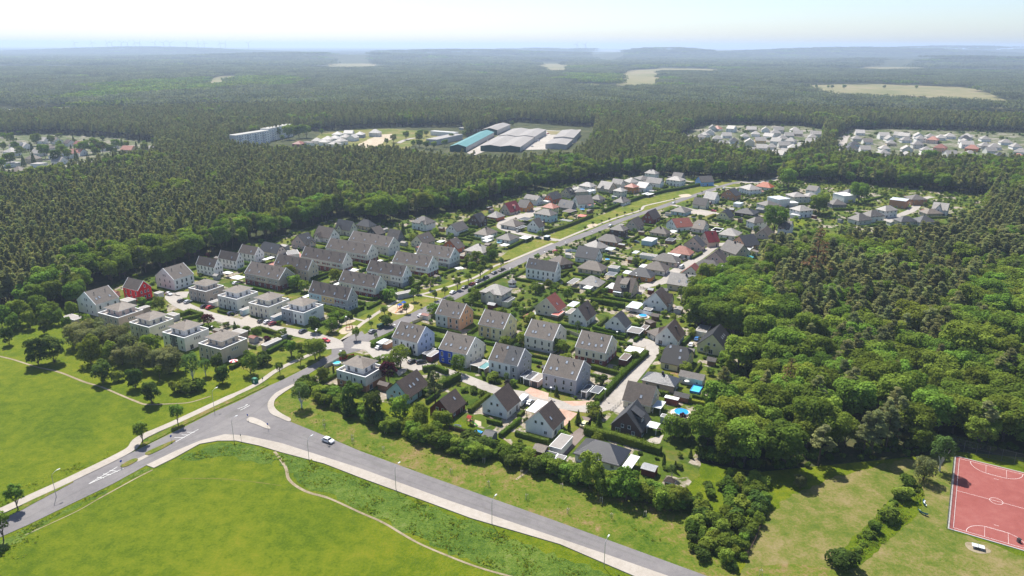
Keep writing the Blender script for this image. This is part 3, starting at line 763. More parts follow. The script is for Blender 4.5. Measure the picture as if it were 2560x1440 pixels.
def house(kind, z, A, B, C, E, rise, wall, roof, label, ridge='x', o=0.5, hh=0.0, base=None, cols=None, rcols=None, sky=(), chim=None, dorm=None, name=None, cat='house', group=None, win=True, cross=None, door=True, flat_win=None, shut=None, trim=True, vents=(), rough=0.6, **k):
 rnd = random.Random(label)
 if kind in ('gable', 'hip'):
  k['house'] = True
 mid, ang, L, W = place(z, A, B, C, E, k)
 gab = kind == 'gable'
 if kind in ('gable', 'hip'):
  og = 0.35 if gab else o
  if ridge == 'x':
   L -= 2 * og; W -= 2 * o
  else:
   L -= 2 * o; W -= 2 * og
  L, W = max(L, 3.0), max(W, 3.0)
 FOOT.append((mid, L / 2 + 0.8, W / 2 + 0.8, ang))
 if ridge == 'y':
  L, W, ang = W, L, ang + PI / 2
 root = empty(name or {'dup': 'semi_detached_house', 'row': 'row_house', 'gable': 'house', 'hip': 'house'}.get(kind, 'house'), (mid.x, mid.y, 0.0), ang)
 tag(root, label, cat, group)
 X, Y = L / 2, W / 2
 dup = kind in ('dup', 'row')
 rk = 'gable' if dup else kind
 fo, fg = (0.12, 0.0) if dup else (o, 0.35)
 # walls
 wc = COL[wall] if isinstance(wall, str) else wall
 mats = [paint(wc)]
 b = MB()
 hb = 0.0
 zb = 1.0 if dup else 0.35
 bm = None
 if base:
  mats.append(paint(COL[base])); bm = 1
  zb = {'dup': 2.3 if base == 'basered' else 1.6, 'row': 2.5}.get(kind, 1.0)
 ci = []
 for cname in (cols or []):
  mats.append(paint(COL[cname])); ci.append(len(mats) - 1)
 nseg = max(1, len(ci))
 def wallrect(p, q, z0, z1, m):
  b.face([(*p, z0), (*q, z0), (*q, z1), (*p, z1)], m)
 def side(p, q, segs):
  for i, m in enumerate(segs):
   s0, s1 = i / len(segs), (i + 1) / len(segs)
   a0 = (p[0] + (q[0] - p[0]) * s0, p[1] + (q[1] - p[1]) * s0)
   a1 = (p[0] + (q[0] - p[0]) * s1, p[1] + (q[1] - p[1]) * s1)
   if bm is not None:
    wallrect(a0, a1, 0, zb, bm); wallrect(a0, a1, zb, E, m)
   else:
    wallrect(a0, a1, 0, E, m)
 segs = ci or [0]
 side((-X, -Y), (X, -Y), segs)
 side((X, -Y), (X, Y), [segs[-1]])
 side((X, Y), (-X, Y), segs[::-1])
 side((-X, Y), (-X, -Y), [segs[0]])
 if rk == 'gable':
  y1, z1 = (Y * hh, E + rise * (1 - hh)) if hh else (0, E + rise)
  for s, m in ((1, segs[-1]), (-1, segs[0])):
   pts = [(s * X, -Y * s, E), (s * X, Y * s, E), (s * X, y1 * s, z1), (s * X, -y1 * s, z1)] if hh else [(s * X, -Y * s, E), (s * X, Y * s, E), (s * X, 0, z1)]
   b.face(pts, m)
 b.build('wall', mats, root)
 # roof
 t = 0.22
 b = MB()
 rc = RC[roof] if isinstance(roof, str) else roof
 rm = [roof_mat(rc, rough), M_white if (dup or k.get('soffit')) else mat('dark_eaves', (0.10, 0.08, 0.07), 0.7)]
 fs = roof_faces(rk, L, W, E, rise, fo, fg, hh)
 if rcols:
  rm.append(roof_mat(RC[rcols[1]], rough))
  for f in fs:
   (x0, y0, e0), (x1, _, _), (_, _, zr), _ = f
   sgn = 1 if x0 < 0 else -1
   solid(b, [[(-X * sgn, y0, e0 + t), (0, y0, e0 + t), (0, 0, zr + t), (-X * sgn, 0, zr + t)]], t, 0 if sgn > 0 else 2, 1)
   solid(b, [[(0, y0, e0 + t), (X * sgn, y0, e0 + t), (X * sgn, 0, zr + t), (0, 0, zr + t)]], t, 2 if sgn > 0 else 0, 1)
 else:
  solid(b, [[(p[0], p[1], p[2] + t) for p in f] for f in fs], t, 0, 1)
 b.build('roof', rm, root)
 sl = rise / Y
 if dup:
  for s in (1, -1):
   v = MB()
   x0, x1 = (X - 0.02, X + 0.2) if s > 0 else (-X - 0.2, -X + 0.02)
   e = E - fo * sl
   for sy in (1, -1):
    P = [(x0, sy * (Y + fo), e), (x1, sy * (Y + fo), e), (x1, 0, E + rise), (x0, 0, E + rise)]
    solid(v, [[(p[0], p[1], p[2] + t + 0.09) for p in P]], t + 0.14, 0)
   v.build('verge_board', [M_white], root)
 elif trim and rk == 'hip' and k.get('ridgecap', True):
  pass
 # does a wall face towards the camera
 cv = Vector((0, 0, 0)) - mid
 def sees(a):
  d = ang + a - PI / 2
  return math.cos(d) * cv.x + math.sin(d) * cv.y > -0.12 * cv.length
 def put(name_, me, a, along, zz, par=root):
  d = Y if a in (0.0, PI) else X
  nx, ny = math.sin(a), -math.cos(a)
  tx, ty = math.cos(a), math.sin(a)
  return inst(name_, me, par, (nx * (d + 0.003) + tx * along, ny * (d + 0.003) + ty * along, zz), (0, 0, a))
 two = E > 4.3
 if win:
  nd = 0
  for a, ln in ((0.0, L), (PI / 2, W), (PI, L), (-PI / 2, W)):
   if not sees(a):
    continue
   endg = a in (PI / 2, -PI / 2)
   if kind == 'row' and not endg:
    nu = nseg
    for i in range(nu):
     c0 = -L / 2 + (i + 0.5) * L / nu
     uw = L / nu
     for dx in (-0.28, 0.0, 0.24):
      put('window', window_mesh(0.95 if dx else 0.6, 1.15), a, c0 + dx * uw, 3.6)
     if shut and i in shut:
      for dx in (-0.40, -0.16, 0.10):
       put('shutter', shutter_mesh(), a, c0 + dx * uw, 3.6)
     put('window', window_mesh(1.3, 1.2), a, c0 - 0.22 * uw, 0.9)
     put('door', door_mesh(), a, c0 + 0.25 * uw, 0.02)
    continue
   n = max(1, int(ln / (2.9 if dup else 3.3)))
   fl = [0.95, 3.65] if two else [0.85]
   if dup and endg:
    n = 3
   for fz in fl:
    for i in range(n):
     c0 = (i + 0.5) * ln / n - ln / 2 + rnd.uniform(-0.25, 0.25)
     if dup and not endg:
      tall = fz > 2
      put('window', window_mesh(1.0, 1.9 if tall else 1.25), a, c0, 3.0 if tall else 0.9)
     elif dup:
      if i == 0 and rnd.random() < 0.5:
       continue
      put('window', window_mesh(0.85, 1.35), a, c0 * 0.8, fz)
     elif fz < 2 and nd == 0 and i == n // 2 and door:
      put('door', door_mesh(), a, c0, 0.02); nd = 1
     elif rnd.random() < 0.85:
      if rnd.random() < 0.25 and fz < 2:
       put('window', window_mesh(1.7, 2.05), a, c0, 0.12)
      else:
       put('window', window_mesh(1.15, 1.25), a, c0, fz)
   if endg and rk == 'gable' and rise > 2.6:
    if dup:
     for dx in ((-0.6, 0.75) if W > 9 else (0.3,)):
      put('window', window_mesh(0.75, 1.35), a, dx, E + 0.75)
    else:
     for dx in ((-1.15, 1.15) if W > 6.5 else (0,)):
      put('window', window_mesh(1.0, 1.2), a, dx, E + 0.5 - (0.6 if E < 3.0 else 0))
 # roof windows, vent pipes, chimneys, dormers: fx along the ridge (-1..1), fy up the slope (0..1), on slope s
 def roofpt(fx, fy, s=-1):
  return (fx * X, s * Y * (1 - fy), E + rise * fy + t)
 th = math.atan(sl)
 for q in sky:
  fx, fy, s = (q + (-1,))[:3]
  p = roofpt(fx, fy, s)
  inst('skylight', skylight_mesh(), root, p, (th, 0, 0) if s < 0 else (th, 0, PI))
 for q in vents:
  inst('vent_pipe', vent_mesh(), root, roofpt(*q), (0, 0, 0))
 if chim:
  inst('chimney', chimney_mesh(), root, roofpt(*chim))
 if dorm:
  fx, w, kd = dorm[:3]
  s = dorm[3] if len(dorm) > 3 else -1
  d = MB()
  zf = E + rise * 0.22
  ht = rise * 0.36
  yf, yb = -(Y * 0.80), -(Y * (1 - 0.62)) + 1.0
  x0, x1 = -w / 2, w / 2
  d.face([(x0, yf, zf - .3), (x1, yf, zf - .3), (x1, yf, zf + ht), (x0, yf, zf + ht)], 0)
  for x in (x0, x1):
   P = [(x, yf, zf - .3), (x, yb, zf - .3), (x, yb, zf + ht), (x, yf, zf + ht)]
   d.face(P if x > 0 else P[::-1], 2)
  if kd == 'gable':
   d.face([(x0, yf, zf + ht), (x1, yf, zf + ht), (0, yf, zf + ht + w * 0.42)], 0)
   h2 = zf + ht + w * 0.42
   yk = -(Y * max(0.02, 1 - (h2 - E) / rise)) + 0.3
   solid(d, [[(x0 - .25, yf - .25, zf + ht - .1), (0, yf - .25, h2 + .12), (0, yk, h2 + .12), (x0 - .25, yk, zf + ht - .1)], [(x1 + .25, yk, zf + ht - .1), (0, yk, h2 + .12), (0, yf - .25, h2 + .12), (x1 + .25, yf - .25, zf + ht - .1)]], 0.15, 1, 3)
  else:
   solid(d, [[(x0 - .3, yf - .35, zf + ht + .05), (x1 + .3, yf - .35, zf + ht + .05), (x1 + .3, -(Y * 0.1), E + rise * 0.93 + t), (x0 - .3, -(Y * 0.1), E + rise * 0.93 + t)]], 0.15, 1, 3)
  do = d.build('dormer', [mats[0], rm[0], mat('dormer_cheek', (0.12, 0.12, 0.125), 0.7), rm[1]], root, (fx * X, 0, 0), 0.0 if s < 0 else PI)
  nw = 2 if w > 2 else 1
  for i in range(nw):
   inst('window', window_mesh(0.8, 1.0), do, ((i - (nw - 1) / 2) * 1.15, yf - 0.003, zf + 0.15))
 if cross:
  # a cross wing with its own gable, standing out of the long front (s=-1) or back
  fx, w, dep, ce, cr = cross[:5]
  s = cross[5] if len(cross) > 5 else -1
  d = MB()
  yf, yb = -(Y + dep), 0.0
  x0, x1 = -w / 2, w / 2
  d.face([(x0, yf, 0), (x1, yf, 0), (x1, yf, ce), (0, yf, ce + cr), (x0, yf, ce)], 0)
  d.face([(x1, yf, 0), (x1, -Y, 0), (x1, -Y + .5, ce), (x1, yf, ce)], 0)
  d.face([(x0, -Y, 0), (x0, yf, 0), (x0, yf, ce), (x0, -Y + .5, ce)], 0)
  hz = ce + cr
  y_e = -Y * (1 - (ce - E) / rise) if ce > E else -Y + 0.2
  y_r = -Y * max(0.03, 1 - (hz - E) / rise)
  q = 0.35
  cs = cr / (w / 2)
  solid(d, [[(x0 - q, yf - .3, ce - q * cs + t + .03), (0, yf - .3, hz + t + .03), (0, y_r, hz + t + .03), (x0 - q, y_e, ce - q * cs + t + .03)], [(x1 + q, y_e, ce - q * cs + t + .03), (0, y_r, hz + t + .03), (0, yf - .3, hz + t + .03), (x1 + q, yf - .3, ce - q * cs + t + .03)]], t, 1, 2)
  do = d.build('cross_gable', [mats[0], rm[0], rm[1]], root, (fx * X, 0, 0), 0.0 if s < 0 else PI)
  for wz in ((0.9, 3.4) if cr + ce > 5 else (0.9,)):
   inst('window', window_mesh(1.15, 1.25), do, (0, yf - 0.003, wz))
 HOUSES.append((root, mid, L, W, ang, label))
 return root
def cube_villa(z, A, B, C, wall, label, h=6.0, base=None, cols=None, pent='same', roof='tan'):
 mid, ang, L, W = place(z, A, B, C, h, {})
 FOOT.append((mid, L / 2 + .8, W / 2 + .8, ang))
 root = empty('villa', (mid.x, mid.y, 0), ang)
 tag(root, label, 'house', 'cube villas with a set back top storey')
 X, Y = L / 2, W / 2
 mats = [paint(COL[wall])] + [paint(COL[c]) for c in (cols or [])] + ([paint(COL[base])] if base else [])
 b = MB()
 segs = list(range(1, 1 + len(cols))) if cols else [0]
 zb = 2.4 if base else 0.0
 n = len(segs)
 for (p, q, sg) in (((-X, -Y), (X, -Y), segs), ((X, -Y), (X, Y), [segs[-1]]), ((X, Y), (-X, Y), segs[::-1]), ((-X, Y), (-X, -Y), [segs[0]])):
  for i, m in enumerate(sg):
   a0 = [p[j] + (q[j] - p[j]) * i / len(sg) for j in (0, 1)]
   a1 = [p[j] + (q[j] - p[j]) * (i + 1) / len(sg) for j in (0, 1)]
   if zb:
    b.face([(*a0, 0), (*a1, 0), (*a1, zb), (*a0, zb)], len(mats) - 1)
   b.face([(*a0, zb), (*a1, zb), (*a1, h), (*a0, h)], m)
 b.build('wall', mats, root)
 b = MB()
 b.face([(-X, -Y, h - .75), (X, -Y, h - .75), (X, Y, h - .75), (-X, Y, h - .75)], 0)
 b.build('roof_terrace', [mat('terrace_slabs', (0.36, 0.33, 0.30), 0.9)], root)
 b = MB()
 i = 0.28
 b.box(-X - .05, X + .05, -Y - .05, -Y + i, h - .02, h + .12, 0); b.box(-X - .05, X + .05, Y - i, Y + .05, h - .02, h + .12, 0)
 b.box(-X - .05, -X + i, -Y + i, Y - i, h - .02, h + .12, 0); b.box(X - i, X + .05, -Y + i, Y - i, h - .02, h + .12, 0)
 for (x0, x1, y0, y1) in ((-X + .02, X - .02, -Y + .02, -Y + i - .04), (-X + .02, X - .02, Y - i + .04, Y - .02), (-X + .02, -X + i - .04, -Y + i, Y - i), (X - i + .04, X - .02, -Y + i, Y - i)):
  b.box(x0, x1, y0, y1, h - .76, h - .02, 0)
 b.build('parapet', [M_white], root)
 pl, pw = L * 0.62, W * 0.62
 px, py = -L * 0.06, W * 0.07
 pm = paint(COL['white' if pent == 'same' and wall in ('white', 'pale') else (wall if pent == 'same' else pent)])
 b = MB()
 z0, z1 = h - .75, h + 1.75
 b.box(px - pl / 2, px + pl / 2, py - pw / 2, py + pw / 2, z0, z1, 0)
 ph = b.build('penthouse', [pm], root)
 for dx in (-0.3, 0.12):
  inst('window', window_mesh(1.3, 1.9), ph, (px + dx * pl, py - pw / 2 - .003, z0 + .1))
 for dy in (-0.25, 0.2):
  inst('window', window_mesh(1.3, 1.9), ph, (px + pl / 2 + .003, py + dy * pw, z0 + .1), (0, 0, PI / 2))
 b = MB()
 solid(b, [[(p[0] + px, p[1] + py, p[2] + .2) for p in f] for f in roof_faces('hip', pl, pw, z1 + .35, 1.5, 0.95)], 0.2, 0, 1)
 b.build('roof', [roof_mat(RC[roof]), M_white], root)
 for dx, dy in ((-.35, .1), (.1, .25)):
  inst('vent_pipe', vent_mesh(), root, (px + dx, py + dy, z1 + 1.6))
 for i, x in enumerate((-0.36, -0.13, 0.13, 0.36)):
  inst('window', window_mesh(0.9, 1.6), root, (x * L, -Y - .003, 3.1))
  if i in (0, 3):
   inst('window', window_mesh(0.9, 1.3), root, (x * L, -Y - .003, 0.8))
  else:
   inst('door', door_mesh(), root, (x * L, -Y - .003, 0.02))
 for k in range(4):
  inst('window', window_mesh(0.6, 1.25), root, (X + .003, -W * 0.1 + k * 0.85, 3.5), (0, 0, PI / 2))
 inst('window', window_mesh(1.7, 2.05), root, (X + .003, -W * 0.25, 0.1), (0, 0, PI / 2))
 b = MB(); b.tube([(0.02 * L, -Y - .08, 0), (0.02 * L, -Y - .08, h - .1)], 0.06, 6)
 b.build('downpipe', [M_dmetal], root)
 HOUSES.append((root, mid, L, W, ang, label))
 return root
def flat_building(z, A, B, C, h, wall, roof, label, name='garage', cat='garage', doors=0, open_=False, group=None, pitch=0.0, fascia=None, **k):
 mid, ang, L, W = place(z, A, B, C, h, k)
 if cat == 'house':
  L, W = min(L, 13), min(W, 12)
 FOOT.append((mid, L / 2 + .3, W / 2 + .3, ang))
 root = empty(name, (mid.x, mid.y, 0), ang)
 tag(root, label, cat, group)
 X, Y = L / 2, W / 2
 rm = roof_mat(RC[roof]) if roof in ('grey', 'dark', 'black', 'brown', 'slate', 'greybrown', 'tan') and pitch else mat('flat_roof_' + roof, RC[roof], 0.6, var=0.15, scale=0.5)
 fm = paint(COL[fascia]) if fascia else M_white
 b = MB()
 if pitch > 0:
  solid(b, [[(p[0], p[1], p[2] + .12) for p in f] for f in roof_faces(k.get('rk', 'gable'), L - .5, W - .6, h, pitch, 0.3, 0.25)], .12, 0, 1)
 else:
  b.box(-X, X, -Y, Y, h - .18, h, 1, 1)
  b.face([(-X + .15, -Y + .15, h + .004), (X - .15, -Y + .15, h + .004), (X - .15, Y - .15, h + .004), (-X + .15, Y - .15, h + .004)], 0)
 b.build('roof', [rm, fm], root)
 if open_:
  for sx in (-1, 1):
   for sy in (-1, 1):
    p = MB(); p.box(sx * (X - .25) - .07, sx * (X - .25) + .07, sy * (Y - .25) - .07, sy * (Y - .25) + .07, 0, h - .19, 0)
    p.build('post', [paint(COL[wall])], root)
 else:
  b = MB()
  i = 0.12 if not pitch else 0.35
  b.box(-X + i, X - i, -Y + i, Y - i, 0, h - (.18 if not pitch else 0), 0)
  if pitch and k.get('rk', 'gable') == 'gable':
   for s in (-1, 1):
    b.face([(s * (X - i), -s * (Y - i), h), (s * (X - i), s * (Y - i), h), (s * (X - i), 0, h + pitch * .98)], 0)
  b.build('wall', [paint(COL[wall])], root)
  for q in range(doors):
   c = MB(); w = (L - .6) / doors
   c.box(-L / 2 + .3 + q * w + .15, -L / 2 + .3 + (q + 1) * w - .15, -Y + i - .05, -Y + i - .003, 0.02, 2.15, 0)
   c.build('garage_door', [mat('garage_door', (0.55, 0.55, 0.55), 0.5) if not k.get('dd') else mat('dark_garage_door', (0.06, 0.06, 0.065), 0.5)], root)
  if k.get('nw'):
   for q in range(k['nw']):
    inst('window', window_mesh(0.9, 0.9), root, ((q + .5) * L / k['nw'] - X, -Y + i - .003, 1.0))
 return root
# ------------------------------------------------------------------ every building of the estate (corner points of the eaves in the photograph)
H = house
V2 = ((-.45, .72), (.5, .72))
SD = 'semi-detached houses with white roof edges'
def dup(z, A, B, C, label, wall='white', sky=(), **k):
 k.setdefault('roof', 'greybrown')
 rf = k.pop('roof')
 return H('dup', z, A, B, C, 5.7, 5.0, wall, rf, label, sky=sky, vents=V2, group=SD, **k)
dup(3, (660, 380), (890, 432), (1060, 345), 'white semi-detached house with grey corner beside the yellow-green willow', cols=['grey', 'white', 'white', 'white'], sky=((-.75, .3), (-.35, .3), (.1, .3), (.6, .3), (-.3, .75), (.1, .8)))
dup(3, (1085, 483), (1338, 528), (1500, 433), 'semi-detached house with bright blue half front and grey-white half', 'pale', cols=['blue', 'pale'], sky=((-.65, .3), (-.3, .32), (.4, .28), (.75, .3)))
dup(3, (1055, 165), (1278, 208), (1425, 140), 'semi-detached house with peach half and pale half above teal base', 'peach', cols=['pale', 'peach'], sky=((-.7, .25), (.35, .27), (.75, .3)))
dup(3, (1450, 263), (1685, 305), (1832, 228), 'semi-detached house painted ochre and pale yellow', 'yellow', cols=['ochre', 'yellow'], sky=((-.4, .3), (.0, .32), (.75, .35)))
dup(3, (1545, 590), (1815, 643), (1960, 545), 'white semi-detached house whose roof is half brown and half slate', rcols=('greybrown', 'slate'), cols=['white', 'white', 'white', 'grey'], sky=((-.55, .25), (.55, .3), (-.1, .85)))
dup(5, (45, 865), (305, 912), (428, 815), 'pale semi-detached house with grey base behind the half brown roof', 'pale', base='grey', sky=((-.55, .3), (-.35, .3), (.6, .3), (.0, .75)))
dup(5, (497, 965), (765, 1022), (888, 925), 'cream semi-detached house with dark red base beside the long lane hedge', 'cream', base='basered', sky=((-.65, .3), (-.2, .3), (.25, .3), (.6, .35), (.45, .75)))
dup(4, (822, 265), (1088, 315), (1205, 215), 'lavender-grey semi-detached house with carports beside the lane bend', 'lav', sky=((-.65, .3), (-.3, .33), (.65, .3), (.1, .75)))
dup(1, (548, 428), (655, 467), (845, 412), 'white semi-detached house at the meadow end beside the forest', ridge='y', sky=((.5, .3), (-.6, .35), (-.3, .4)))
dup(12, (1243, 928), (1370, 972), (1548, 912), 'white semi-detached house with striped base behind the red house', ridge='y', sky=((0.0, .3),))
DW = 'white gable houses below the forest edge'
H('dup', 12, (983, 1018), (1100, 1047), (1213, 1015), 5.6, 4.0, 'red', 'greybrown', 'bright red gable house with dark roof and glazed corner', name='red_house')
for q, l in [(((1568, 835), (1690, 870), (1780, 845)), 'white gable house nearest the red house'), (((1745, 785), (1865, 818), (1950, 795)), 'middle one of three white gable houses under the forest'), (((1908, 740), (2035, 770), (2112, 742)), 'white gable house next to the black curved roof')]:
 H('dup', 12, *q, 5.0, 4.0, 'white', 'greybrown', l, sky=((.4, .35),), name='house', group=DW)
RG = 'row houses in two columns'
def row(z, A, B, C, label, cols, base='basered', shut=(), sky=((-.8, .25), (-.25, .3), (.3, .3), (.82, .28)), **k):
 return H('row', z, A, B, C, 5.8, 4.9, cols[-1], 'greybrown', label, cols=cols, base=base, shut=shut, sky=sky, vents=((-.55, .75), (-.1, .75), (.3, .75), (.72, .75)), group=RG, **k)
row(2, (45, 655), (340, 722), (455, 665), 'taupe row house with red shutters next to the cube villas', ['taupe', 'beige', 'taupe'], shut=(1,))
row(2, (308, 580), (610, 638), (705, 605), 'beige-orange row house with a white stripe on its gable', ['beige', 'beige', 'sand'], base=None)
row(2, (548, 510), (925, 575), (1030, 545), 'longest pale row house with four pairs of red shutters', ['pale', 'pale', 'pale', 'pale'], shut=(0, 1, 2, 3))
row(2, (770, 432), (1145, 495), (1238, 458), 'pale row house with red shutters at one end behind the longest one', ['pale', 'cream', 'pale', 'pale'], shut=(3,))
row(2, (975, 365), (1340, 425), (1430, 388), 'white row house highest in the column towards the forest', ['pale', 'pale', 'pale'], base=None)
row(2, (1588, 480), (1895, 525), (1978, 485), 'white row house with red shutters highest in the column beside the park', ['pale', 'cream', 'white'], base='grey', shut=(2,))
row(2, (1372, 555), (1690, 610), (1778, 568), 'cream and white row house with a dark hedge at its gable', ['white', 'cream', 'white'], shut=(2,))
row(2, (1140, 635), (1460, 695), (1557, 662), 'white and pale yellow row house in the middle of the park column', ['white', 'cream', 'white'], base='grey', shut=(0,))
row(2, (888, 735), (1222, 795), (1325, 752), 'pale row house beside the grey flat garage at the playground', ['cream', 'pale', 'pale'], shut=(2,))
row(2, (620, 830), (960, 905), (1075, 870), 'row house painted light blue, ochre and grey', ['lightblue', 'ochre', 'grey'], base='pale', shut=(2,))
cube_villa(12, (783, 1222), (885, 1268), (1145, 1198), 'pinkish', 'pinkish cube villa next to the white gable house at the meadow')
cube_villa(1, (918, 583), (1050, 624), (1240, 565), 'cream', 'cream cube villa half hidden by the meadow pines')
cube_villa(1, (1155, 653), (1300, 699), (1490, 635), 'grey', 'white cube villa with grey panels behind the meadow trees', cols=['white', 'dgrey', 'white'], pent='white')
cube_villa(1, (1408, 735), (1570, 780), (1755, 700), 'beige', 'tan cube villa beside the red and white parasol')
cube_villa(12, (1507, 1022), (1640, 1055), (1805, 1010), 'taupe', 'taupe cube villa across the street from the red house')
cube_villa(12, (1740, 1080), (1880, 1118), (2055, 1055), 'pale', 'pale cube villa with red car at its corner')
cube_villa(12, (1988, 1140), (2135, 1180), (2315, 1115), 'cream', 'off-white cube villa between two white ones')
cube_villa(2, (370, 970), (560, 1020), (745, 945), 'grey', 'grey-fronted white cube villa beside the playground', cols=['grey', 'white'], pent='white')
cube_villa(3, (150, 672), (408, 745), (585, 640), 'pale', 'pale cube villa with brick base at the road junction', base='orangebrick', pent='white')
def gab(z, A, B, C, E, rise, wall, roof, label, **k):
 return H('gable', z, A, B, C, E, rise, wall, roof, label, **k)
def hip(z, A, B, C, E, rise, wall, roof, label, **k):
 return H('hip', z, A, B, C, E, rise, wall, roof, label, o=0.6, **k)
# the rows under the forest
gab(2, (180, 438), (300, 492), (412, 462), 3.6, 4.2, 'cream', 'slate', 'cream house with rounded black roof beside the red paved court', hh=.35, sky=((.2, .4),))
gab(2, (453, 380), (578, 415), (690, 378), 3.4, 5.4, 'pinkish', 'dark', 'beige house with black roof and small front gable', ridge='y', sky=((.2, .5), (.5, .5)), cross=(-.1, 4, 1.2, 3.6, 2.2))
gab(2, (660, 316), (785, 346), (905, 312), 3.6, 5.2, 'white', 'greybrown', 'white house with large brown-grey roof and lower cross wing', cross=(-.3, 4.5, 2.5, 3.0, 2.6))
gab(2, (855, 245), (985, 272), (1072, 255), 4.2, 5.0, 'cream', 'slate', 'cream house with slate roof and narrow front gable under the forest', cross=(-.35, 3.5, 1.0, 4.2, 2.2))
hip(2, (1055, 215), (1145, 248), (1220, 225), 3.0, 3.4, 'beige', 'slate', 'small hipped house with slate roof under the forest')
gab(2, (1130, 295), (1215, 326), (1315, 290), 2.9, 3.8, 'black', 'greybrown', 'brown-roofed house with dark timber gable', ridge='y')
gab(2, (1318, 335), (1420, 355), (1505, 340), 3.4, 5.0, 'dgrey', 'grey', 'grey-roofed house with dark blue gable behind the row houses')
hip(2, (1535, 195), (1648, 222), (1770, 190), 5.0, 3.6, 'white', 'grey', 'white two-storey hipped house with small gable below the forest', cross=(.55, 3.5, .8, 5.0, 1.7), sky=((-.5, .5),))
gab(2, (1530, 375), (1650, 402), (1765, 358), 2.9, 4.6, 'cream', 'greybrown', 'cream gable house with conifer at its front', ridge='y', sky=((-.3, .5), (.2, .5)))
gab(2, (1810, 415), (1925, 450), (2028, 412), 3.0, 4.6, 'orangered', 'greybrown', 'orange-red gable house behind the pale hipped bungalow', ridge='y', sky=((.2, .45),))
hip(2, (2010, 450), (2165, 487), (2285, 437), 2.8, 3.2, 'cream', 'palegrey', 'cream bungalow with pale hipped roof at the hedge', chim=(.2, .9))
gab(2, (1845, 265), (1945, 292), (2060, 248), 3.4, 4.0, 'white', 'grey', 'white gable house with brown-grey roof and garden hedge', ridge='y')
gab(6, (250, 480), (345, 502), (440, 475), 3.6, 4.9, 'darkbrick', 'dark', 'dark brick house with black roof and two gables', ridge='y', hh=.2, cross=(.2, 4.5, .8, 4.0, 3.0))
hip(6, (298, 600), (412, 636), (540, 578), 2.8, 3.3, 'white', 'tan', 'white bungalow with tan hipped roof and conservatory', chim=(.1, .9))
hip(6, (505, 642), (612, 672), (735, 626), 2.8, 2.8, 'white', 'grey', 'white bungalow with round pool at its corner', chim=(-.2, .9))
hip(6, (545, 515), (660, 547), (785, 505), 2.8, 3.2, 'pale', 'greybrown', 'beige bungalow with carport between two lanes')
gab(6, (790, 525), (872, 552), (962, 522), 4.0, 4.6, 'white', 'greybrown', 'white gable house with red balcony band at the park hedge', ridge='y')
hip(6, (853, 412), (960, 448), (1085, 412), 5.4, 2.8, 'aqua', 'grey', 'pale aqua two-storey house with balcony')
hip(6, (425, 440), (508, 462), (600, 432), 2.9, 3.2, 'orangered', 'palegrey', 'orange bungalow with pale grey pyramid roof')
gab(6, (538, 388), (640, 410), (745, 375), 2.6, 6.0, 'pinkish', 'red', 'pinkish house with large crimson roof and white dormer', ridge='y', hh=.15, dorm=(.1, 1.8, 'gable'))
gab(6, (695, 350), (790, 365), (862, 345), 3.4, 4.6, 'orange', 'grey', 'orange gable house with grey half-hipped roof', hh=.15)
gab(6, (760, 276), (882, 300), (945, 280), 4.4, 2.6, 'white', 'grey', 'white house with shallow grey roof under the forest')
hip(6, (925, 354), (1030, 376), (1098, 352), 5.4, 2.6, 'yellow', 'salmon', 'pale yellow house with salmon hipped roof')
gab(6, (1075, 348), (1185, 380), (1250, 355), 3.0, 4.8, 'dgrey', 'palegrey', 'house with pale half-hipped roof and dark gable', hh=.3, sky=((-.2, .4),))
gab(6, (1200, 297), (1265, 330), (1370, 300), 3.6, 5.0, 'white', 'grey', 'tall white gable house with grey roof near the red carport', ridge='y')
gab(6, (950, 277), (1040, 294), (1120, 265), 4.0, 4.6, 'orangered', 'grey', 'red-orange house with grey half-hipped roof', ridge='y', hh=.5, sky=((.1, .5),))
gab(6, (1098, 228), (1172, 252), (1245, 230), 3.4, 4.6, 'beige', 'dark', 'ochre gable house with black roof and white dormer', ridge='y', dorm=(.0, 1.6, 'gable'))
hip(6, (1170, 192), (1240, 222), (1318, 195), 4.6, 2.8, 'beige', 'palegrey', 'beige house with pale roof and small front gable', cross=(.6, 3, .6, 4.4, 1.6))
hip(6, (1262, 158), (1352, 182), (1440, 160), 5.0, 2.7, 'white', 'palegrey', 'white two-storey house with pale pyramid roof by white garage')
hip(6, (1365, 277), (1442, 302), (1520, 275), 2.8, 3.0, 'pinkish', 'grey', 'brick bungalow with grey pyramid roof')
hip(6, (1565, 307), (1662, 336), (1760, 292), 2.8, 2.8, 'white', 'grey', 'white bungalow beside the long park hedge', chim=(.2, .8))
gab(6, (1432, 178), (1540, 195), (1592, 172), 3.8, 5.0, 'beige', 'palegrey', 'beige gable house with pale roof and front window gable', cross=(-.1, 3, .4, 4.0, 1.8))
gab(6, (1560, 138), (1645, 160), (1700, 140), 4.4, 3.6, 'pale', 'palegrey', 'pale gable house behind the cream cube house')
hip(6, (1670, 112), (1735, 135), (1795, 115), 5.0, 2.8, 'pale', 'palegrey', 'pale pyramid-roofed house under the forest')
hip(6, (1765, 88), (1832, 110), (1895, 86), 4.6, 2.5, 'pale', 'grey', 'grey hipped house behind the bright gable roof')
hip(6, (1865, 42), (1937, 58), (2010, 45), 5.6, 2.8, 'white', 'palegrey', 'white villa with chimney at the top of the estate', chim=(-.2, .9))
hip(6, (1575, 204), (1645, 222), (1720, 202), 5.6, 2.2, 'cream', 'palegrey', 'cream cube house with shallow pale roof')
hip(6, (1680, 168), (1757, 188), (1825, 166), 5.4, 2.4, 'orange', 'salmon', 'orange house with salmon hipped roof')
gab(6, (1782, 172), (1905, 192), (1950, 165), 4.2, 3.6, 'white', 'white', 'white gable house with bright white roof')
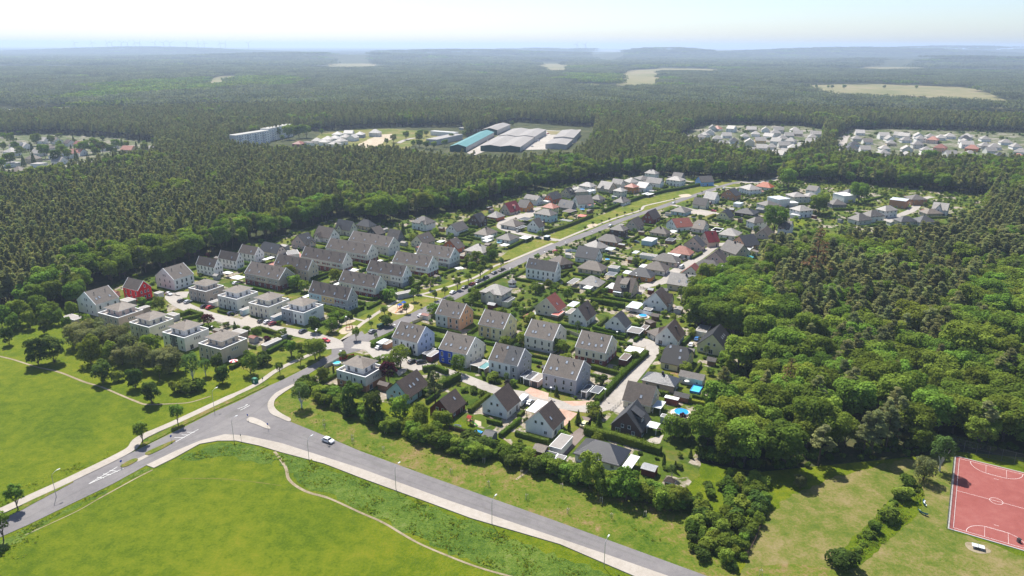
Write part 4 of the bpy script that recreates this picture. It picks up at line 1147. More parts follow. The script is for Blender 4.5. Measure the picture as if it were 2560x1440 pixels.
gab(6, (1885, 122), (1985, 142), (2045, 135), 4.2, 3.8, 'white', 'palegrey', 'white gable house behind the bright white roof')
hip(6, (2055, 102), (2160, 126), (2260, 105), 5.2, 2.6, 'white', 'palegrey', 'white two-storey villa with three dark windows')
gab(6, (2120, 75), (2190, 88), (2240, 78), 4.6, 3.4, 'dgrey', 'grey', 'grey gable house behind the white villa')
gab(6, (2315, 112), (2375, 132), (2465, 105), 3.8, 4.4, 'skyblue', 'grey', 'sky blue gable house beside the park hedge', ridge='y')
# between the park and the hill lane
gab(6, (1840, 455), (1945, 482), (2022, 440), 3.6, 5.0, 'basered', 'brown', 'dark red brick gable house by the residential road', ridge='y')
gab(6, (1690, 522), (1790, 545), (1872, 510), 3.2, 4.6, 'pinkish', 'greybrown', 'peach gable house next to the dark red brick one', ridge='y')
hip(6, (1540, 557), (1645, 582), (1732, 550), 5.4, 2.6, 'darkbrick', 'grey', 'dark brown two-storey brick house with hipped roof')
hip(6, (1410, 652), (1570, 692), (1690, 655), 2.8, 3.2, 'orangebrick', 'grey', 'orange brick bungalow with pergola')
hip(6, (1310, 700), (1430, 742), (1545, 715), 2.8, 3.2, 'pale', 'palegrey', 'pale-roofed bungalow behind the slate gable house', chim=(.1, .95))
gab(6, (1228, 805), (1420, 842), (1492, 792), 3.4, 5.0, 'white', 'slate', 'white house with broad slate roof at the road', sky=((.0, .4),))
gab(6, (2060, 502), (2162, 545), (2260, 505), 3.6, 4.4, 'white', 'redtile', 'white gable house with dull red roof near the road', ridge='y', sky=((-.2, .5),))
hip(6, (1910, 582), (2015, 608), (2118, 580), 2.8, 3.0, 'beige', 'greybrown', 'beige bungalow with brown hipped roof and sunshade', chim=(.0, .9))
gab(6, (2300, 547), (2400, 562), (2472, 530), 3.0, 4.6, 'pale', 'tan', 'pale house with tan half-hipped roof', hh=.35, sky=((.0, .45),))
gab(7, (182, 305), (275, 327), (322, 302), 3.8, 4.8, 'white', 'white', 'white gable house with very pale roof near the park end')
gab(7, (98, 347), (190, 370), (240, 350), 3.4, 4.4, 'cream', 'grey', 'cream house with weathered slate roof by the road')
hip(6, (2095, 392), (2205, 418), (2312, 380), 2.8, 2.8, 'aqua', 'grey', 'pale blue bungalow with grey hipped roof')
gab(15, (1310, 190), (1450, 245), (1545, 205), 3.6, 5.4, 'pinkish', 'red', 'pinkish house with crimson roof and dark chimney', ridge='y', chim=(.2, .7))
gab(15, (1110, 262), (1310, 310), (1412, 270), 3.4, 5.0, 'pinkish', 'slate', 'pinkish house with slate blue roof attached to the crimson one', ridge='y')
hip(6, (2095, 768), (2228, 797), (2330, 762), 2.9, 3.4, 'white', 'salmon', 'white bungalow with salmon red hipped roof', roof2=1)
hip(15, (672, 470), (1000, 528), (1112, 465), 2.9, 3.2, 'pinkish', 'grey', 'brick bungalow with pale ridge line and dark carport')
hip(15, (570, 588), (795, 632), (945, 565), 2.9, 3.2, 'white', 'greybrown', 'white bungalow next to the orange one')
hip(15, (365, 670), (640, 722), (758, 655), 3.0, 3.2, 'orange', 'slate', 'vivid orange bungalow with slate hipped roof')
H('dup', 6, (785, 912), (1040, 975), (1105, 925), 5.7, 4.6, 'white', 'grey', 'white two-storey house with weathered pale slate roof at the road', sky=((-.7, .5), (-.45, .5)), name='house')
hip(6, (985, 838), (1092, 888), (1182, 846), 3.0, 3.0, 'darkbrick', 'greybrown', 'dark brick bungalow behind the weathered slate roof')
hip(6, (1245, 908), (1430, 952), (1542, 902), 2.9, 3.4, 'sand', 'tan', 'sand yellow bungalow with broad tan hipped roof')
hip(6, (1260, 1052), (1400, 1092), (1518, 1036), 2.9, 3.4, 'white', 'palegrey', 'white bungalow with pale hipped roof and white pergola', sky=((.6, .4),))
gab(15, (165, 870), (465, 892), (535, 820), 3.2, 5.4, 'sand', 'brown', 'sand house with brown roof and big white dormer', dorm=(.0, 3.4, 'shed'), chim=(-.5, .95))
gab(15, (885, 790), (1195, 848), (1310, 760), 3.4, 4.4, 'sand', 'palegrey', 'sand house with pale slate roof beside the broadleaf grove', sky=((-.1, .3), (.5, .35)), chim=(.3, .9))
gab(15, (1060, 660), (1310, 730), (1400, 660), 3.4, 5.0, 'pale', 'redtile', 'white gable house with brick red roof across the lane', ridge='y')
gab(15, (1380, 475), (1620, 540), (1725, 460), 3.4, 5.4, 'pinkish', 'brown', 'pinkish gable house with dark brown roof', ridge='y', chim=(.4, .9))
hip(15, (1265, 540), (1525, 608), (1620, 555), 2.8, 3.0, 'orangebrick', 'grey', 'orange brick bungalow below the brown gable roof')
gab(15, (1590, 330), (1810, 405), (1880, 330), 3.4, 5.0, 'sand', 'grey', 'sand house with grey roof and white gable end', chim=(.0, .9))
gab(15, (1745, 235), (1945, 300), (2030, 235), 3.4, 5.2, 'peach', 'slate', 'peach gable house with slate roof', ridge='y')
gab(5, (1095, 560), (1330, 600), (1390, 545), 3.2, 6.0, 'white', 'brown', 'white house with steep brown roof and reddish cross gable', ridge='y', cross=(.0, 5, .8, 4.4, 3.6))
gab(5, (125, 602), (300, 642), (422, 588), 3.4, 5.4, 'cream', 'redtile', 'cream gable house with brick red tiled roof', ridge='y', sky=((-.2, .35),), soffit=1)
gab(5, (425, 692), (600, 726), (702, 655), 3.4, 5.2, 'white', 'brown', 'white gable house with blue shutters and dark brown roof', ridge='y', chim=(.2, .55), soffit=1)
gab(5, (762, 748), (910, 790), (1002, 748), 3.6, 4.8, 'white', 'slate', 'white house with slate half-hipped roof at a clipped hedge', ridge='y', hh=.2, soffit=1)
gab(5, (1205, 872), (1395, 916), (1495, 832), 3.2, 5.2, 'white', 'brown', 'white gable house with dark ribbed roof at the lane end', ridge='y', chim=(.1, .55), soffit=1)
hip(5, (1145, 828), (1220, 868), (1322, 775), 2.7, 2.2, 'pale', 'brown', 'low hipped annex next to the dark ribbed roof')
gab(5, (1575, 948), (1815, 985), (1935, 885), 3.2, 5.6, 'yellow', 'black', 'yellow house with large black roof beside the grove', ridge='y', sky=((-.3, .5), (.0, .5), (.3, .5)), cat='house')
gab(5, (1240, 1112), (1530, 1155), (1590, 1010), 3.0, 5.0, 'yellow', 'black', 'yellow house with black half-hipped roof by the lane', hh=.35, sky=((-.6, .85), (.3, .75), (.4, .35)))
hip(5, (1085, 1258), (1398, 1322), (1468, 1246), 3.0, 2.1, 'pinkish', 'slate', 'beige brick bungalow with gleaming hipped roof', chim=(.1, .95), rough=0.3)
flat_building(4, (1905, 285), (2060, 335), (2135, 285), 3.0, 'pale', 'grey', 'pale garden outbuilding with grey gable roof beside the blue pool', 'outbuilding', 'outbuilding', pitch=1.3, nw=2)
gab(4, (1458, 476), (1692, 527), (1758, 425), 3.2, 4.8, 'cream', 'greybrown', 'cream gable house with balcony and veranda by the lane', sky=((.2, .3),), soffit=1)
gab(4, (1352, 668), (1600, 740), (1692, 630), 2.8, 5.6, 'darkbrick', 'slate', 'dark brick house with steep black roof and dormer', ridge='y', dorm=(-.05, 3.2, 'shed'))
hip(4, (1058, 898), (1432, 1008), (1560, 885), 3.0, 3.2, 'white', 'dark', 'white bungalow with large sparkling slate hipped roof', rough=0.36)
gab(4, (322, 508), (530, 572), (648, 480), 3.4, 5.0, 'white', 'brown', 'white gable house with brown roof beside the caravan', ridge='y', soffit=1)
gab(4, (668, 655), (902, 722), (1012, 622), 3.4, 5.0, 'white', 'brown', 'white gable house with brown roof beside the white carport', ridge='y', soffit=1, sky=((-.4, .4),))
gab(3, (988, 1022), (1195, 1080), (1335, 968), 2.7, 4.0, 'redbrown', 'brown', 'dark red wooden house with brown roof among bushes', ridge='y', sky=((.3, .55),))
gab(3, (588, 866), (805, 930), (978, 800), 2.9, 4.6, 'lightblue', 'brown', 'pale blue gable house with brown roof behind maples', ridge='y', sky=((-.35, .4), (.0, .4), (.5, .5)))
hip(2, (2150, 822), (2335, 862), (2458, 800), 5.6, 3.0, 'cream', 'palegrey', 'cream two-storey villa with columned porch by the road', cross=(.0, 4.5, 1.2, 5.4, 1.4))
# around the end of the park
gab(7, (325, 272), (430, 296), (495, 272), 4.0, 4.4, 'orangebrick', 'dark', 'orange brick house with black roof near the park end', ridge='y')
hip(7, (450, 217), (538, 242), (620, 216), 5.2, 3.0, 'white', 'palegrey', 'white villa with pale pyramid roof at the park end')
hip(7, (600, 207), (690, 226), (760, 210), 3.4, 3.4, 'white', 'orange', 'white bungalow with bright orange hipped roof')
hip(7, (590, 347), (682, 372), (765, 342), 5.0, 2.6, 'pale', 'grey', 'grey hipped house in front of the white modern block')
hip(7, (835, 272), (902, 297), (985, 275), 5.2, 2.6, 'cream', 'palegrey', 'cream two-storey house with pale hipped roof')
hip(7, (968, 277), (1022, 296), (1075, 276), 5.0, 2.4, 'pale', 'palegrey', 'pale hipped house attached behind the cream one')
gab(7, (995, 242), (1095, 256), (1140, 228), 4.6, 3.0, 'white', 'grey', 'white gable house with grey roof below the wood')
hip(7, (855, 387), (942, 412), (1030, 382), 5.2, 2.8, 'white', 'palegrey', 'white house with pale pyramid roof and garage')
hip(7, (1165, 332), (1222, 357), (1275, 327), 3.4, 3.0, 'dgrey', 'grey', 'grey hipped house beside the round dark tree')
hip(7, (1285, 252), (1342, 268), (1392, 246), 4.0, 2.8, 'grey', 'slate', 'slate hipped house behind the white flat-roofed house')
hip(7, (1785, 292), (1852, 317), (1918, 292), 4.8, 2.8, 'orangebrick', 'grey', 'brick house with grey pyramid roof near the wood')
hip(7, (1555, 392), (1640, 412), (1705, 386), 5.4, 2.8, 'white', 'palegrey', 'white tall house with narrow gable at the pine edge')
hip(7, (1425, 432), (1510, 456), (1582, 422), 4.4, 3.4, 'white', 'grey', 'white house with shining ridge behind the pines')
hip(7, (1315, 465), (1410, 490), (1485, 452), 3.4, 3.6, 'pale', 'grey', 'grey-roofed house deepest in the pines')
gab(7, (2000, 402), (2092, 418), (2168, 372), 4.4, 4.2, 'white', 'palegrey', 'white house with pale roof and black cross gable', cross=(-.1, 4, .6, 5.0, 3.0))
hip(7, (1890, 408), (1962, 432), (2045, 402), 3.0, 2.4, 'beige', 'tan', 'beige bungalow with tan orange hipped roof')
hip(7, (1690, 472), (1760, 496), (1850, 468), 3.0, 2.8, 'pale', 'slate', 'slate bungalow in front of the brick house at the pines')
hip(7, (1830, 470), (1910, 500), (1995, 468), 3.0, 3.2, 'pale', 'slate', 'slate bungalow with shining hip at the pines')
gab(7, (285, 448), (390, 474), (440, 442), 3.0, 4.6, 'yellow', 'dark', 'pale yellow house with black half-hipped roof', ridge='y', hh=.3)
hip(7, (428, 418), (540, 444), (642, 412), 2.9, 2.8, 'black', 'dark', 'black bungalow with dark hipped roof', chim=(.3, .8))
hip(7, (525, 482), (592, 504), (655, 476), 5.4, 2.8, 'white', 'grey', 'white villa with dark band between its storeys')
gab(7, (800, 545), (868, 562), (892, 520), 4.6, 4.0, 'white', 'grey', 'white gable house behind the big oak')
gab(7, (575, 610), (705, 638), (768, 592), 3.2, 5.0, 'pinkish', 'greybrown', 'pinkish gable house with dark roof at the pine corner', ridge='y')
hip(7, (305, 592), (412, 617), (502, 580), 3.0, 3.4, 'white', 'palegrey', 'white bungalow with pale hipped roof beside a white canopy')
FB = flat_building
FB(7, (598, 292), (745, 332), (822, 268), 6.4, 'white', 'steel', 'large white modern flat-roofed house', 'modern_house', 'house', nw=4)
FB(7, (1190, 262), (1305, 292), (1368, 262), 6.0, 'white', 'white', 'white flat-roofed house with tall glazed front', 'modern_house', 'house', nw=4)
FB(7, (1672, 318), (1790, 338), (1840, 308), 6.2, 'orangebrick', 'steel', 'two-storey brick block with pale lean-to roof', 'brick_house', 'house', nw=3)
# garages, carports, sheds and canopies
GR = 'garages'
FB(2, (408, 455), (425, 492), (535, 425), 2.8, 'white', 'grey', 'white double garage with dark flat roof beside the red paved court', doors=2, w=7)
FB(2, (1390, 835), (1418, 852), (1508, 800), 2.7, 'grey', 'felt', 'grey flat garage between row house and playground', w=9)
FB(1, (1850, 740), (1880, 752), (1978, 700), 2.6, 'taupe', 'felt', 'long brown flat garage between hedges beside the tan villa', w=9)
FB(1, (1640, 650), (1700, 678), (1765, 645), 2.7, 'taupe', 'felt', 'flat garage behind the tan villa')
FB(1, (1180, 525), (1235, 545), (1280, 525), 2.7, 'pale', 'felt', 'flat garage behind the cream villa')
FB(1, (985, 480), (1020, 492), (1070, 470), 2.7, 'pinkish', 'felt', 'flat garage behind the pinkish villa')
FB(1, (440, 545), (530, 570), (588, 545), 2.6, 'taupe', 'felt', 'low flat garage in the trees at the meadow corner')
FB(1, (850, 425), (905, 450), (970, 420), 2.7, 'taupe', 'felt', 'flat carport between the red house and the white one')
FB(1, (1090, 375), (1120, 385), (1165, 368), 2.7, 'pale', 'felt', 'pale flat garage right beside the red house')
FB(1, (1480, 440), (1510, 452), (1570, 425), 2.7, 'pale', 'felt', 'flat garage joining taupe and pale cube villas', doors=1)
FB(1, (1700, 495), (1735, 508), (1795, 475), 2.7, 'lightblue', 'felt', 'flat garage joining pale and off-white cube villas', doors=1)
FB(1, (1925, 545), (1960, 558), (2020, 520), 2.7, 'lightblue', 'felt', 'flat garage joining off-white and grey-fronted villas', doors=1)
FB(1, (1630, 268), (1690, 285), (1750, 262), 2.6, 'timber', 'white', 'white-roofed carport at the taupe row house', 'carport', 'carport', open_=True)
FB(1, (1580, 232), (1610, 243), (1660, 230), 2.6, 'timber', 'white', 'white-roofed carport between two white gable houses', 'carport', 'carport', open_=True)
FB(1, (1860, 138), (1900, 150), (1955, 122), 2.6, 'timber', 'white', 'cream-roofed carport beside the black curved roof', 'carport', 'carport', open_=True)
FB(3, (512, 425), (570, 445), (640, 400), 2.6, 'dgrey', 'steel', 'grey-roofed carport with white car under it', 'carport', 'carport', open_=True)
FB(3, (575, 435), (625, 450), (665, 405), 2.6, 'orangebrick', 'tan', 'small brick garage between carport and white house')
FB(3, (985, 548), (1040, 565), (1085, 500), 2.6, 'basered', 'felt', 'pink and maroon garage beside the blue house front')
FB(3, (935, 525), (985, 540), (1060, 480), 2.6, 'redbrown', 'dark', 'maroon garage with black roof beside the white duplex', doors=1, dd=1)
FB(3, (1365, 625), (1440, 650), (1545, 590), 2.6, 'pale', 'felt', 'open double carport with mossy roof next to the blue house', 'carport', 'carport', open_=True)
FB(3, (1440, 652), (1500, 668), (1548, 610), 2.6, 'pale', 'teal', 'carport with green planted roof beside the half brown roof', 'carport', 'carport', open_=True)
FB(4, (665, 305), (725, 318), (800, 262), 2.6, 'white', 'dark', 'white garage with dark doors between two semi-detached houses', doors=1, dd=1)
FB(4, (728, 322), (790, 335), (825, 270), 2.6, 'pinkish', 'tan', 'pinkish garage with dark door beside the lavender house', doors=1, dd=1)
FB(4, (640, 290), (690, 305), (740, 248), 2.7, 'steel' if 'steel' in COL else 'grey', 'slate', 'glass canopy at the gable of the half brown roof', 'canopy', 'canopy', open_=True)
FB(4, (1140, 410), (1192, 420), (1215, 360), 2.6, 'white', 'dark', 'garage with dark door and green canopy beside the lavender gable', doors=1, dd=1)
FB(4, (1195, 412), (1275, 425), (1318, 378), 2.5, 'dgrey', 'slate', 'grey flat carport at the tip of the long hedge', 'carport', 'carport', open_=True)
FB(4, (1475, 85), (1575, 100), (1635, 68), 2.6, 'white', 'white', 'white-roofed carport beside the long hedge', 'carport', 'carport', open_=True)
FB(4, (1425, 150), (1490, 165), (1515, 110), 2.6, 'basered', 'brown', 'dark red shed with flat roof at the red based house', 'shed', 'shed')
FB(4, (690, 565), (800, 590), (885, 500), 2.7, 'timber', 'white', 'big white-roofed carport between the brown gable houses', 'carport', 'carport', open_=True)
FB(4, (875, 850), (975, 875), (1050, 765), 2.7, 'white', 'felt', 'white double garage with stained flat roof')
FB(4, (735, 880), (835, 905), (880, 850), 2.4, 'timber', 'tan', 'timber garden house with tan gable roof', 'garden_house', 'garden house', pitch=0.9)
FB(4, (825, 920), (910, 945), (945, 905), 2.2, 'dgrey', 'dark', 'low dark-roofed shed beside the timber garden house', 'shed', 'shed')
FB(4, (915, 945), (985, 965), (1005, 925), 2.2, 'pale', 'grey', 'pale shed roof with white bench at the bungalow', 'shed', 'shed')
FB(4, (330, 765), (395, 795), (470, 735), 2.3, 'dgrey', 'slate', 'black garden house with slate roof at the lawn pool', 'garden_house', 'garden house', pitch=0.9)
FB(4, (1455, 1015), (1530, 1035), (1612, 935), 2.7, 'palegreen', 'palegrey', 'glazed veranda with striped green roof at the slate bungalow', 'veranda', 'veranda', open_=True)
FB(4, (1650, 690), (1735, 710), (1758, 665), 2.6, 'white', 'steel', 'white glazed veranda behind the dark brick house', 'veranda', 'veranda', open_=True)
FB(4, (1700, 535), (1770, 550), (1840, 500), 2.6, 'white', 'steel', 'white veranda at the cream gable house with balcony', 'veranda', 'veranda', open_=True)
FB(4, (1760, 610), (1810, 630), (1880, 610), 2.5, 'pale', 'grey', 'pale flat garage behind the dark brick house')
FB(4, (1795, 455), (1890, 490), (1915, 465), 2.4, 'basered', 'white', 'red garden shed with white roof near the pool', 'shed', 'shed')
FB(4, (1865, 440), (1960, 470), (2010, 440), 2.2, 'timber', 'dark', 'low shed with dark gable roof in front of the blue pool', 'shed', 'shed', pitch=.8)
FB(4, (2130, 160), (2175, 175), (2220, 155), 2.3, 'timber', 'grey', 'brown garden house with white double doors', 'garden_house', 'garden house', pitch=1.0)
FB(4, (1785, 1125), (1855, 1140), (1890, 1115), 2.3, 'timber', 'brown', 'small brown garden pavilion near the wood', 'garden_house', 'garden house', pitch=1.0, rk='hip')
FB(5, (950, 600), (1055, 620), (1125, 570), 2.7, 'white', 'steel', 'steel-blue carport roof beside the steep brown roof', 'carport', 'carport', open_=True)
FB(5, (1175, 680), (1220, 695), (1265, 675), 2.2, 'timber', 'brown', 'garden shed with gable roof at the round pool', 'shed', 'shed', pitch=.8)
FB(5, (1110, 625), (1180, 640), (1200, 615), 2.2, 'dgrey', 'grey', 'small grey shed behind the white pool fence', 'shed', 'shed')
FB(5, (955, 820), (1070, 845), (1115, 800), 2.7, 'white', 'grey', 'white carport beside the slate half-hipped house', 'carport', 'carport', open_=True)
FB(5, (1075, 800), (1120, 815), (1170, 770), 2.4, 'timber', 'brown', 'dark timber shed behind the white carport', 'shed', 'shed')
FB(5, (1575, 815), (1660, 840), (1720, 775), 2.7, 'pale', 'felt', 'pale garage behind the yellow house')
FB(5, (280, 670), (350, 690), (402, 640), 2.5, 'basered', 'redsheet', 'red-roofed carport of the brick red roof', 'carport', 'carport', open_=True)
FB(5, (405, 655), (465, 680), (510, 620), 2.6, 'pale', 'tan', 'flat garage between red and brown roofs')
FB(5, (420, 590), (475, 605), (540, 560), 2.5, 'white', 'steel', 'pale canopy beyond the brick red roof', 'canopy', 'canopy', open_=True)
FB(5, (420, 385), (505, 395), (545, 350), 2.6, 'timber', 'grey', 'grey flat carport beside the pale hipped bungalow', 'carport', 'carport', open_=True)
FB(5, (565, 430), (650, 440), (680, 405), 2.5, 'white', 'white', 'white pergola roof at the pale hipped bungalow', 'pergola', 'pergola', open_=True)
FB(5, (765, 310), (840, 325), (880, 295), 2.6, 'dgrey', 'slate', 'slate-blue carport by the orange bungalow', 'carport', 'carport', open_=True)
FB(5, (788, 245), (860, 268), (905, 235), 2.7, 'white', 'felt', 'white flat garage with bright rim between tan and orange bungalows', doors=1)
FB(5, (770, 430), (840, 440), (870, 390), 2.4, 'basered', 'palegrey', 'pale shed roof left of the dormer house', 'shed', 'shed')
FB(5, (835, 465), (930, 478), (945, 445), 2.5, 'white', 'steel', 'glass veranda on the sand dormer house', 'veranda', 'veranda', open_=True)
FB(5, (1070, 240), (1105, 248), (1150, 222), 2.6, 'white', 'white', 'white canopy between two bungalows by the lane', 'canopy', 'canopy', open_=True)
FB(5, (920, 295), (980, 305), (1010, 280), 2.6, 'white', 'white', 'white canopy beside the vivid orange bungalow', 'canopy', 'canopy', open_=True)
FB(5, (1310, 130), (1420, 150), (1450, 130), 2.5, 'white', 'white', 'white canopy in front of the salmon red roof', 'canopy', 'canopy', open_=True)
FB(5, (1075, 130), (1215, 150), (1230, 120), 2.6, 'white', 'felt', 'long white flat garages in the middle gardens', w=5)
FB(5, (1005, 115), (1060, 130), (1080, 100), 2.4, 'white', 'steel', 'white carport attached to the long garages', 'carport', 'carport', open_=True)
FB(15, (550, 215), (690, 235), (790, 190), 3.2, 'lightblue', 'palegrey', 'pale blue flat-roofed building in the middle gardens', 'outbuilding', 'outbuilding')
FB(15, (865, 215), (945, 235), (1020, 195), 2.3, 'timber', 'dark', 'dark brown shed pair behind the pale blue building', 'shed', 'shed')
FB(15, (360, 470), (450, 490), (520, 455), 2.2, 'timber', 'greybrown', 'garden house with brown gable roof in the middle gardens', 'garden_house', 'garden house', pitch=.9)
FB(15, (1700, 440), (1860, 460), (1880, 430), 2.4, 'timber', 'grey', 'low shed behind the pool of the grey roof', 'shed', 'shed', w=3)
FB(15, (1870, 335), (1960, 350), (2040, 310), 2.6, 'yellow', 'palegrey', 'yellow flat garage beside the turquoise pool')
FB(15, (1610, 565), (1690, 580), (1715, 550), 2.5, 'pinkish', 'white', 'small brick shed with white flat roof', 'shed', 'shed')
FB(15, (1475, 85), (1570, 105), (1650, 65), 2.8, 'white', 'white', 'white flat canopy behind the crimson roof', 'canopy', 'canopy', open_=True)
FB(15, (60, 335), (150, 350), (200, 315), 2.6, 'white', 'steel', 'pale blue pergola beside the orange brick bungalow', 'pergola', 'pergola', open_=True)
FB(15, (905, 105), (990, 125), (1035, 90), 2.4, 'white', 'white', 'cream sunshade roof at the brown hipped bungalow', 'canopy', 'canopy', open_=True)
FB(15, (340, 1405), (540, 1430), (585, 1390), 2.6, 'white', 'steel', 'long grey carport roof beside the garden pool fence', 'carport', 'carport', open_=True)
FB(2, (2345, 905), (2395, 918), (2500, 880), 3.0, 'cream', 'dark', 'cream garage wing with black flat roof at the villa', w=8)
FB(2, (1765, 375), (1810, 390), (1850, 365), 2.6, 'timber', 'white', 'white canopy beside the orange-red gable house', 'canopy', 'canopy', open_=True)
FB(6, (375, 640), (440, 655), (495, 620), 2.6, 'white', 'palegrey', 'white conservatory on the tan hipped bungalow', 'conservatory', 'conservatory')
FB(6, (385, 665), (440, 680), (480, 655), 2.4, 'white', 'white', 'white awning beside the conservatory', 'canopy', 'canopy', open_=True)
FB(6, (545, 705), (600, 720), (640, 698), 2.4, 'white', 'white', 'white garden pavilion roof at the round pool', 'canopy', 'canopy', open_=True)
FB(6, (720, 640), (790, 650), (820, 625), 2.5, 'white', 'white', 'white carport beside the pool bungalow', 'carport', 'carport', open_=True)
FB(6, (945, 625), (985, 640), (1012, 618), 2.4, 'dgreen', 'steel', 'small green hut with pale roof at the park entrance', 'hut', 'hut')
FB(6, (690, 545), (780, 555), (800, 530), 2.5, 'dgrey', 'dark', 'dark carport at the beige bungalow', 'carport', 'carport', open_=True)
FB(6, (1325, 335), (1385, 350), (1425, 325), 2.6, 'basered', 'redsheet', 'pinkish red flat carport among the gardens', 'carport', 'carport', open_=True)
FB(6, (1320, 210), (1380, 222), (1430, 200), 3.0, 'white', 'white', 'white double garage beside the pale pyramid roof', doors=2)
FB(6, (1840, 238), (1940, 250), (1960, 232), 2.4, 'white', 'white', 'white canopy in front of the orange house', 'canopy', 'canopy', open_=True)
FB(6, (935, 300), (1000, 312), (1030, 295), 2.8, 'white', 'white', 'white garage roof beside the shallow grey roof')
FB(6, (1115, 395), (1230, 408), (1250, 385), 2.4, 'timber', 'brown', 'brown timber terrace roof at the pale half-hipped house', 'pergola', 'pergola', open_=True)
FB(6, (1335, 392), (1390, 402), (1405, 380), 2.2, 'timber', 'brown', 'dark garden shed near the pool behind the park hedge', 'shed', 'shed', pitch=.7)
FB(6, (705, 465), (790, 480), (830, 455), 2.4, 'timber', 'dark', 'dark slatted pergola beside the aqua house', 'pergola', 'pergola', open_=True)
FB(6, (1255, 440), (1320, 450), (1340, 430), 2.2, 'timber', 'redsheet', 'reddish brown garden shed at the park hedge', 'shed', 'shed', pitch=.7)
FB(6, (400, 700), (450, 715), (485, 690), 2.2, 'timber', 'brown', 'brown garden shed behind the pale hipped bungalow', 'shed', 'shed', pitch=.7)
FB(6, (420, 358), (455, 368), (480, 352), 2.2, 'timber', 'grey', 'tiny shed at the forest foot', 'shed', 'shed')
FB(6, (1100, 470), (1170, 490), (1090 + 90, 465), 3.0, 'pale', 'grey', 'balcony canopy beside the aqua house', 'canopy', 'canopy', open_=True, w=4)
FB(7, (425, 345), (480, 358), (510, 340), 2.8, 'white', 'steel', 'white flat garage in the upper gardens')
FB(7, (812, 330), (850, 345), (888, 318), 3.0, 'pale', 'white', 'pale flat garage at the cream two-storey house')
FB(7, (490, 695), (560, 710), (590, 695), 2.6, 'yellow', 'palegrey', 'yellowish flat shed beside the peach gable house', 'shed', 'shed')
FB(7, (245, 560), (320, 575), (352, 548), 2.8, 'white', 'white', 'white flat canopy near the pale bungalow', 'canopy', 'canopy', open_=True)
FB(7, (880, 435), (950, 450), (980, 430), 2.6, 'white', 'palegrey', 'pale garage in front of the pyramid-roofed white house')
FB(7, (605, 390), (690, 405), (725, 385), 2.8, 'dgrey', 'grey', 'low grey garage beside the black bungalow')
for (a, b_, c, l) in [((560, 875), (600, 890), (660, 845), 'beside the light blue row house'), ((825, 770), (870, 785), (905, 745), 'beside the pale row house'), ((950, 640), (1010, 650), (1050, 620), 'behind the white and yellow row house'), ((1325, 580), (1365, 590), (1385, 565), 'beside the cream and white row house'), ((1550, 490), (1580, 498), (1600, 480), 'at the uppermost park row house'), ((1930, 610), (1960, 625), (1990, 600), 'at the gable of the uppermost park row house'), ((1210, 555), (1250, 565), (1290, 540), 'at the gable of the red shuttered row house')]:
 FB(2, a, b_, c, 2.6, 'white', 'white', 'white terrace canopy ' + l, 'terrace_canopy', 'canopy', open_=True, group='white terrace canopies')
# ------------------------------------------------------------------ plants
from mathutils import noise as mn
L_oak = leaf_mat('broad_leaves', (0.145, 0.215, 0.032), 0.36, 0.022, 0.4, 0.28)
L_oakl = leaf_mat('light_leaves', (0.170, 0.225, 0.036), 0.5, 0.02, 0.35, 0.25)
L_pine = leaf_mat('pine_needles', (0.245, 0.268, 0.128), 0.46, 0.03, 0.3, 0.35)
L_dark = leaf_mat('dark_leaves', (0.092, 0.140, 0.030), 0.42, 0.02, 0.4, 0.25)
L_birch = leaf_mat('birch_leaves', (0.115, 0.175, 0.048), 0.42, 0.02, 0.4, 0.2)
L_purple = leaf_mat('purple_leaves', (0.075, 0.018, 0.028), 0.3, 0.02, 0.45, 0.2)
L_hedge = leaf_mat('hedge_leaves', (0.088, 0.135, 0.020), 0.3, 0.02, 0.35, 0.2)
L_yellow = leaf_mat('yellow_leaves', (0.24, 0.25, 0.03), 0.3, 0.02, 0.4, 0.15)
L_dead = leaf_mat('rusty_needles', (0.20, 0.115, 0.06), 0.15, 0.02, 0.4, 0.15)
L_grass = leaf_mat('tall_grass_blades', (0.215, 0.290, 0.045), 0.55, 0.03, 0.4, 0.35)
M_bark = mat('bark', (0.11, 0.085, 0.065), 0.95, var=0.3, scale=3)
M_pbark = mat('pine_bark', (0.085, 0.060, 0.045), 0.95, var=0.35, scale=1.5)
M_bbark = mat('birch_bark', (0.55, 0.54, 0.50), 0.9, var=0.3, scale=2)
def np_leaves(r, P, Nn, size, aspect, tilt, tints):
 n = len(P)
 nn = Nn + r.normal(0, tilt, (n, 3))
 nn /= np.linalg.norm(nn, axis=1, keepdims=True) + 1e-9
 a = np.cross(nn, r.normal(0, 1, (n, 3)))
 a /= np.linalg.norm(a, axis=1, keepdims=True) + 1e-9
 b = np.cross(nn, a)
 s = (size * r.uniform(0.6, 1.35, n))[:, None]
 q = aspect
 k = r.uniform(-0.25, 0.25, (n, 1))
 v = np.stack([P - a * s * 0.5, P + b * s * 0.5 * q + a * s * k, P + a * s * 0.5, P - b * s * 0.5 * q + a * s * k], 1)
 return v.reshape(-1, 3), tints
def leaf_mesh(name, V, T, mats, extra=None):
 """leaf quads V with a tint each; extra is a MB whose faces follow (trunk), given material 1"""
 n = len(V) // 4
 faces = [(4 * i, 4 * i + 1, 4 * i + 2, 4 * i + 3) for i in range(n)]
 verts = V.tolist()
 mi = [0] * n
 tint = list(T)
 if extra is not None:
  o = len(verts)
  verts += extra.v
  faces += [tuple(i + o for i in f) for f in extra.f]
  mi += [1] * len(extra.f)
  tint += [0.5] * len(extra.f)
 me = bpy.data.meshes.new(name)
 me.from_pydata(verts, [], faces)
 for m in mats:
  me.materials.append(m)
 me.polygons.foreach_set('material_index', mi)
 at = me.attributes.new('tint', 'FLOAT', 'FACE')
 at.data.foreach_set('value', tint)
 me.update()
 return me
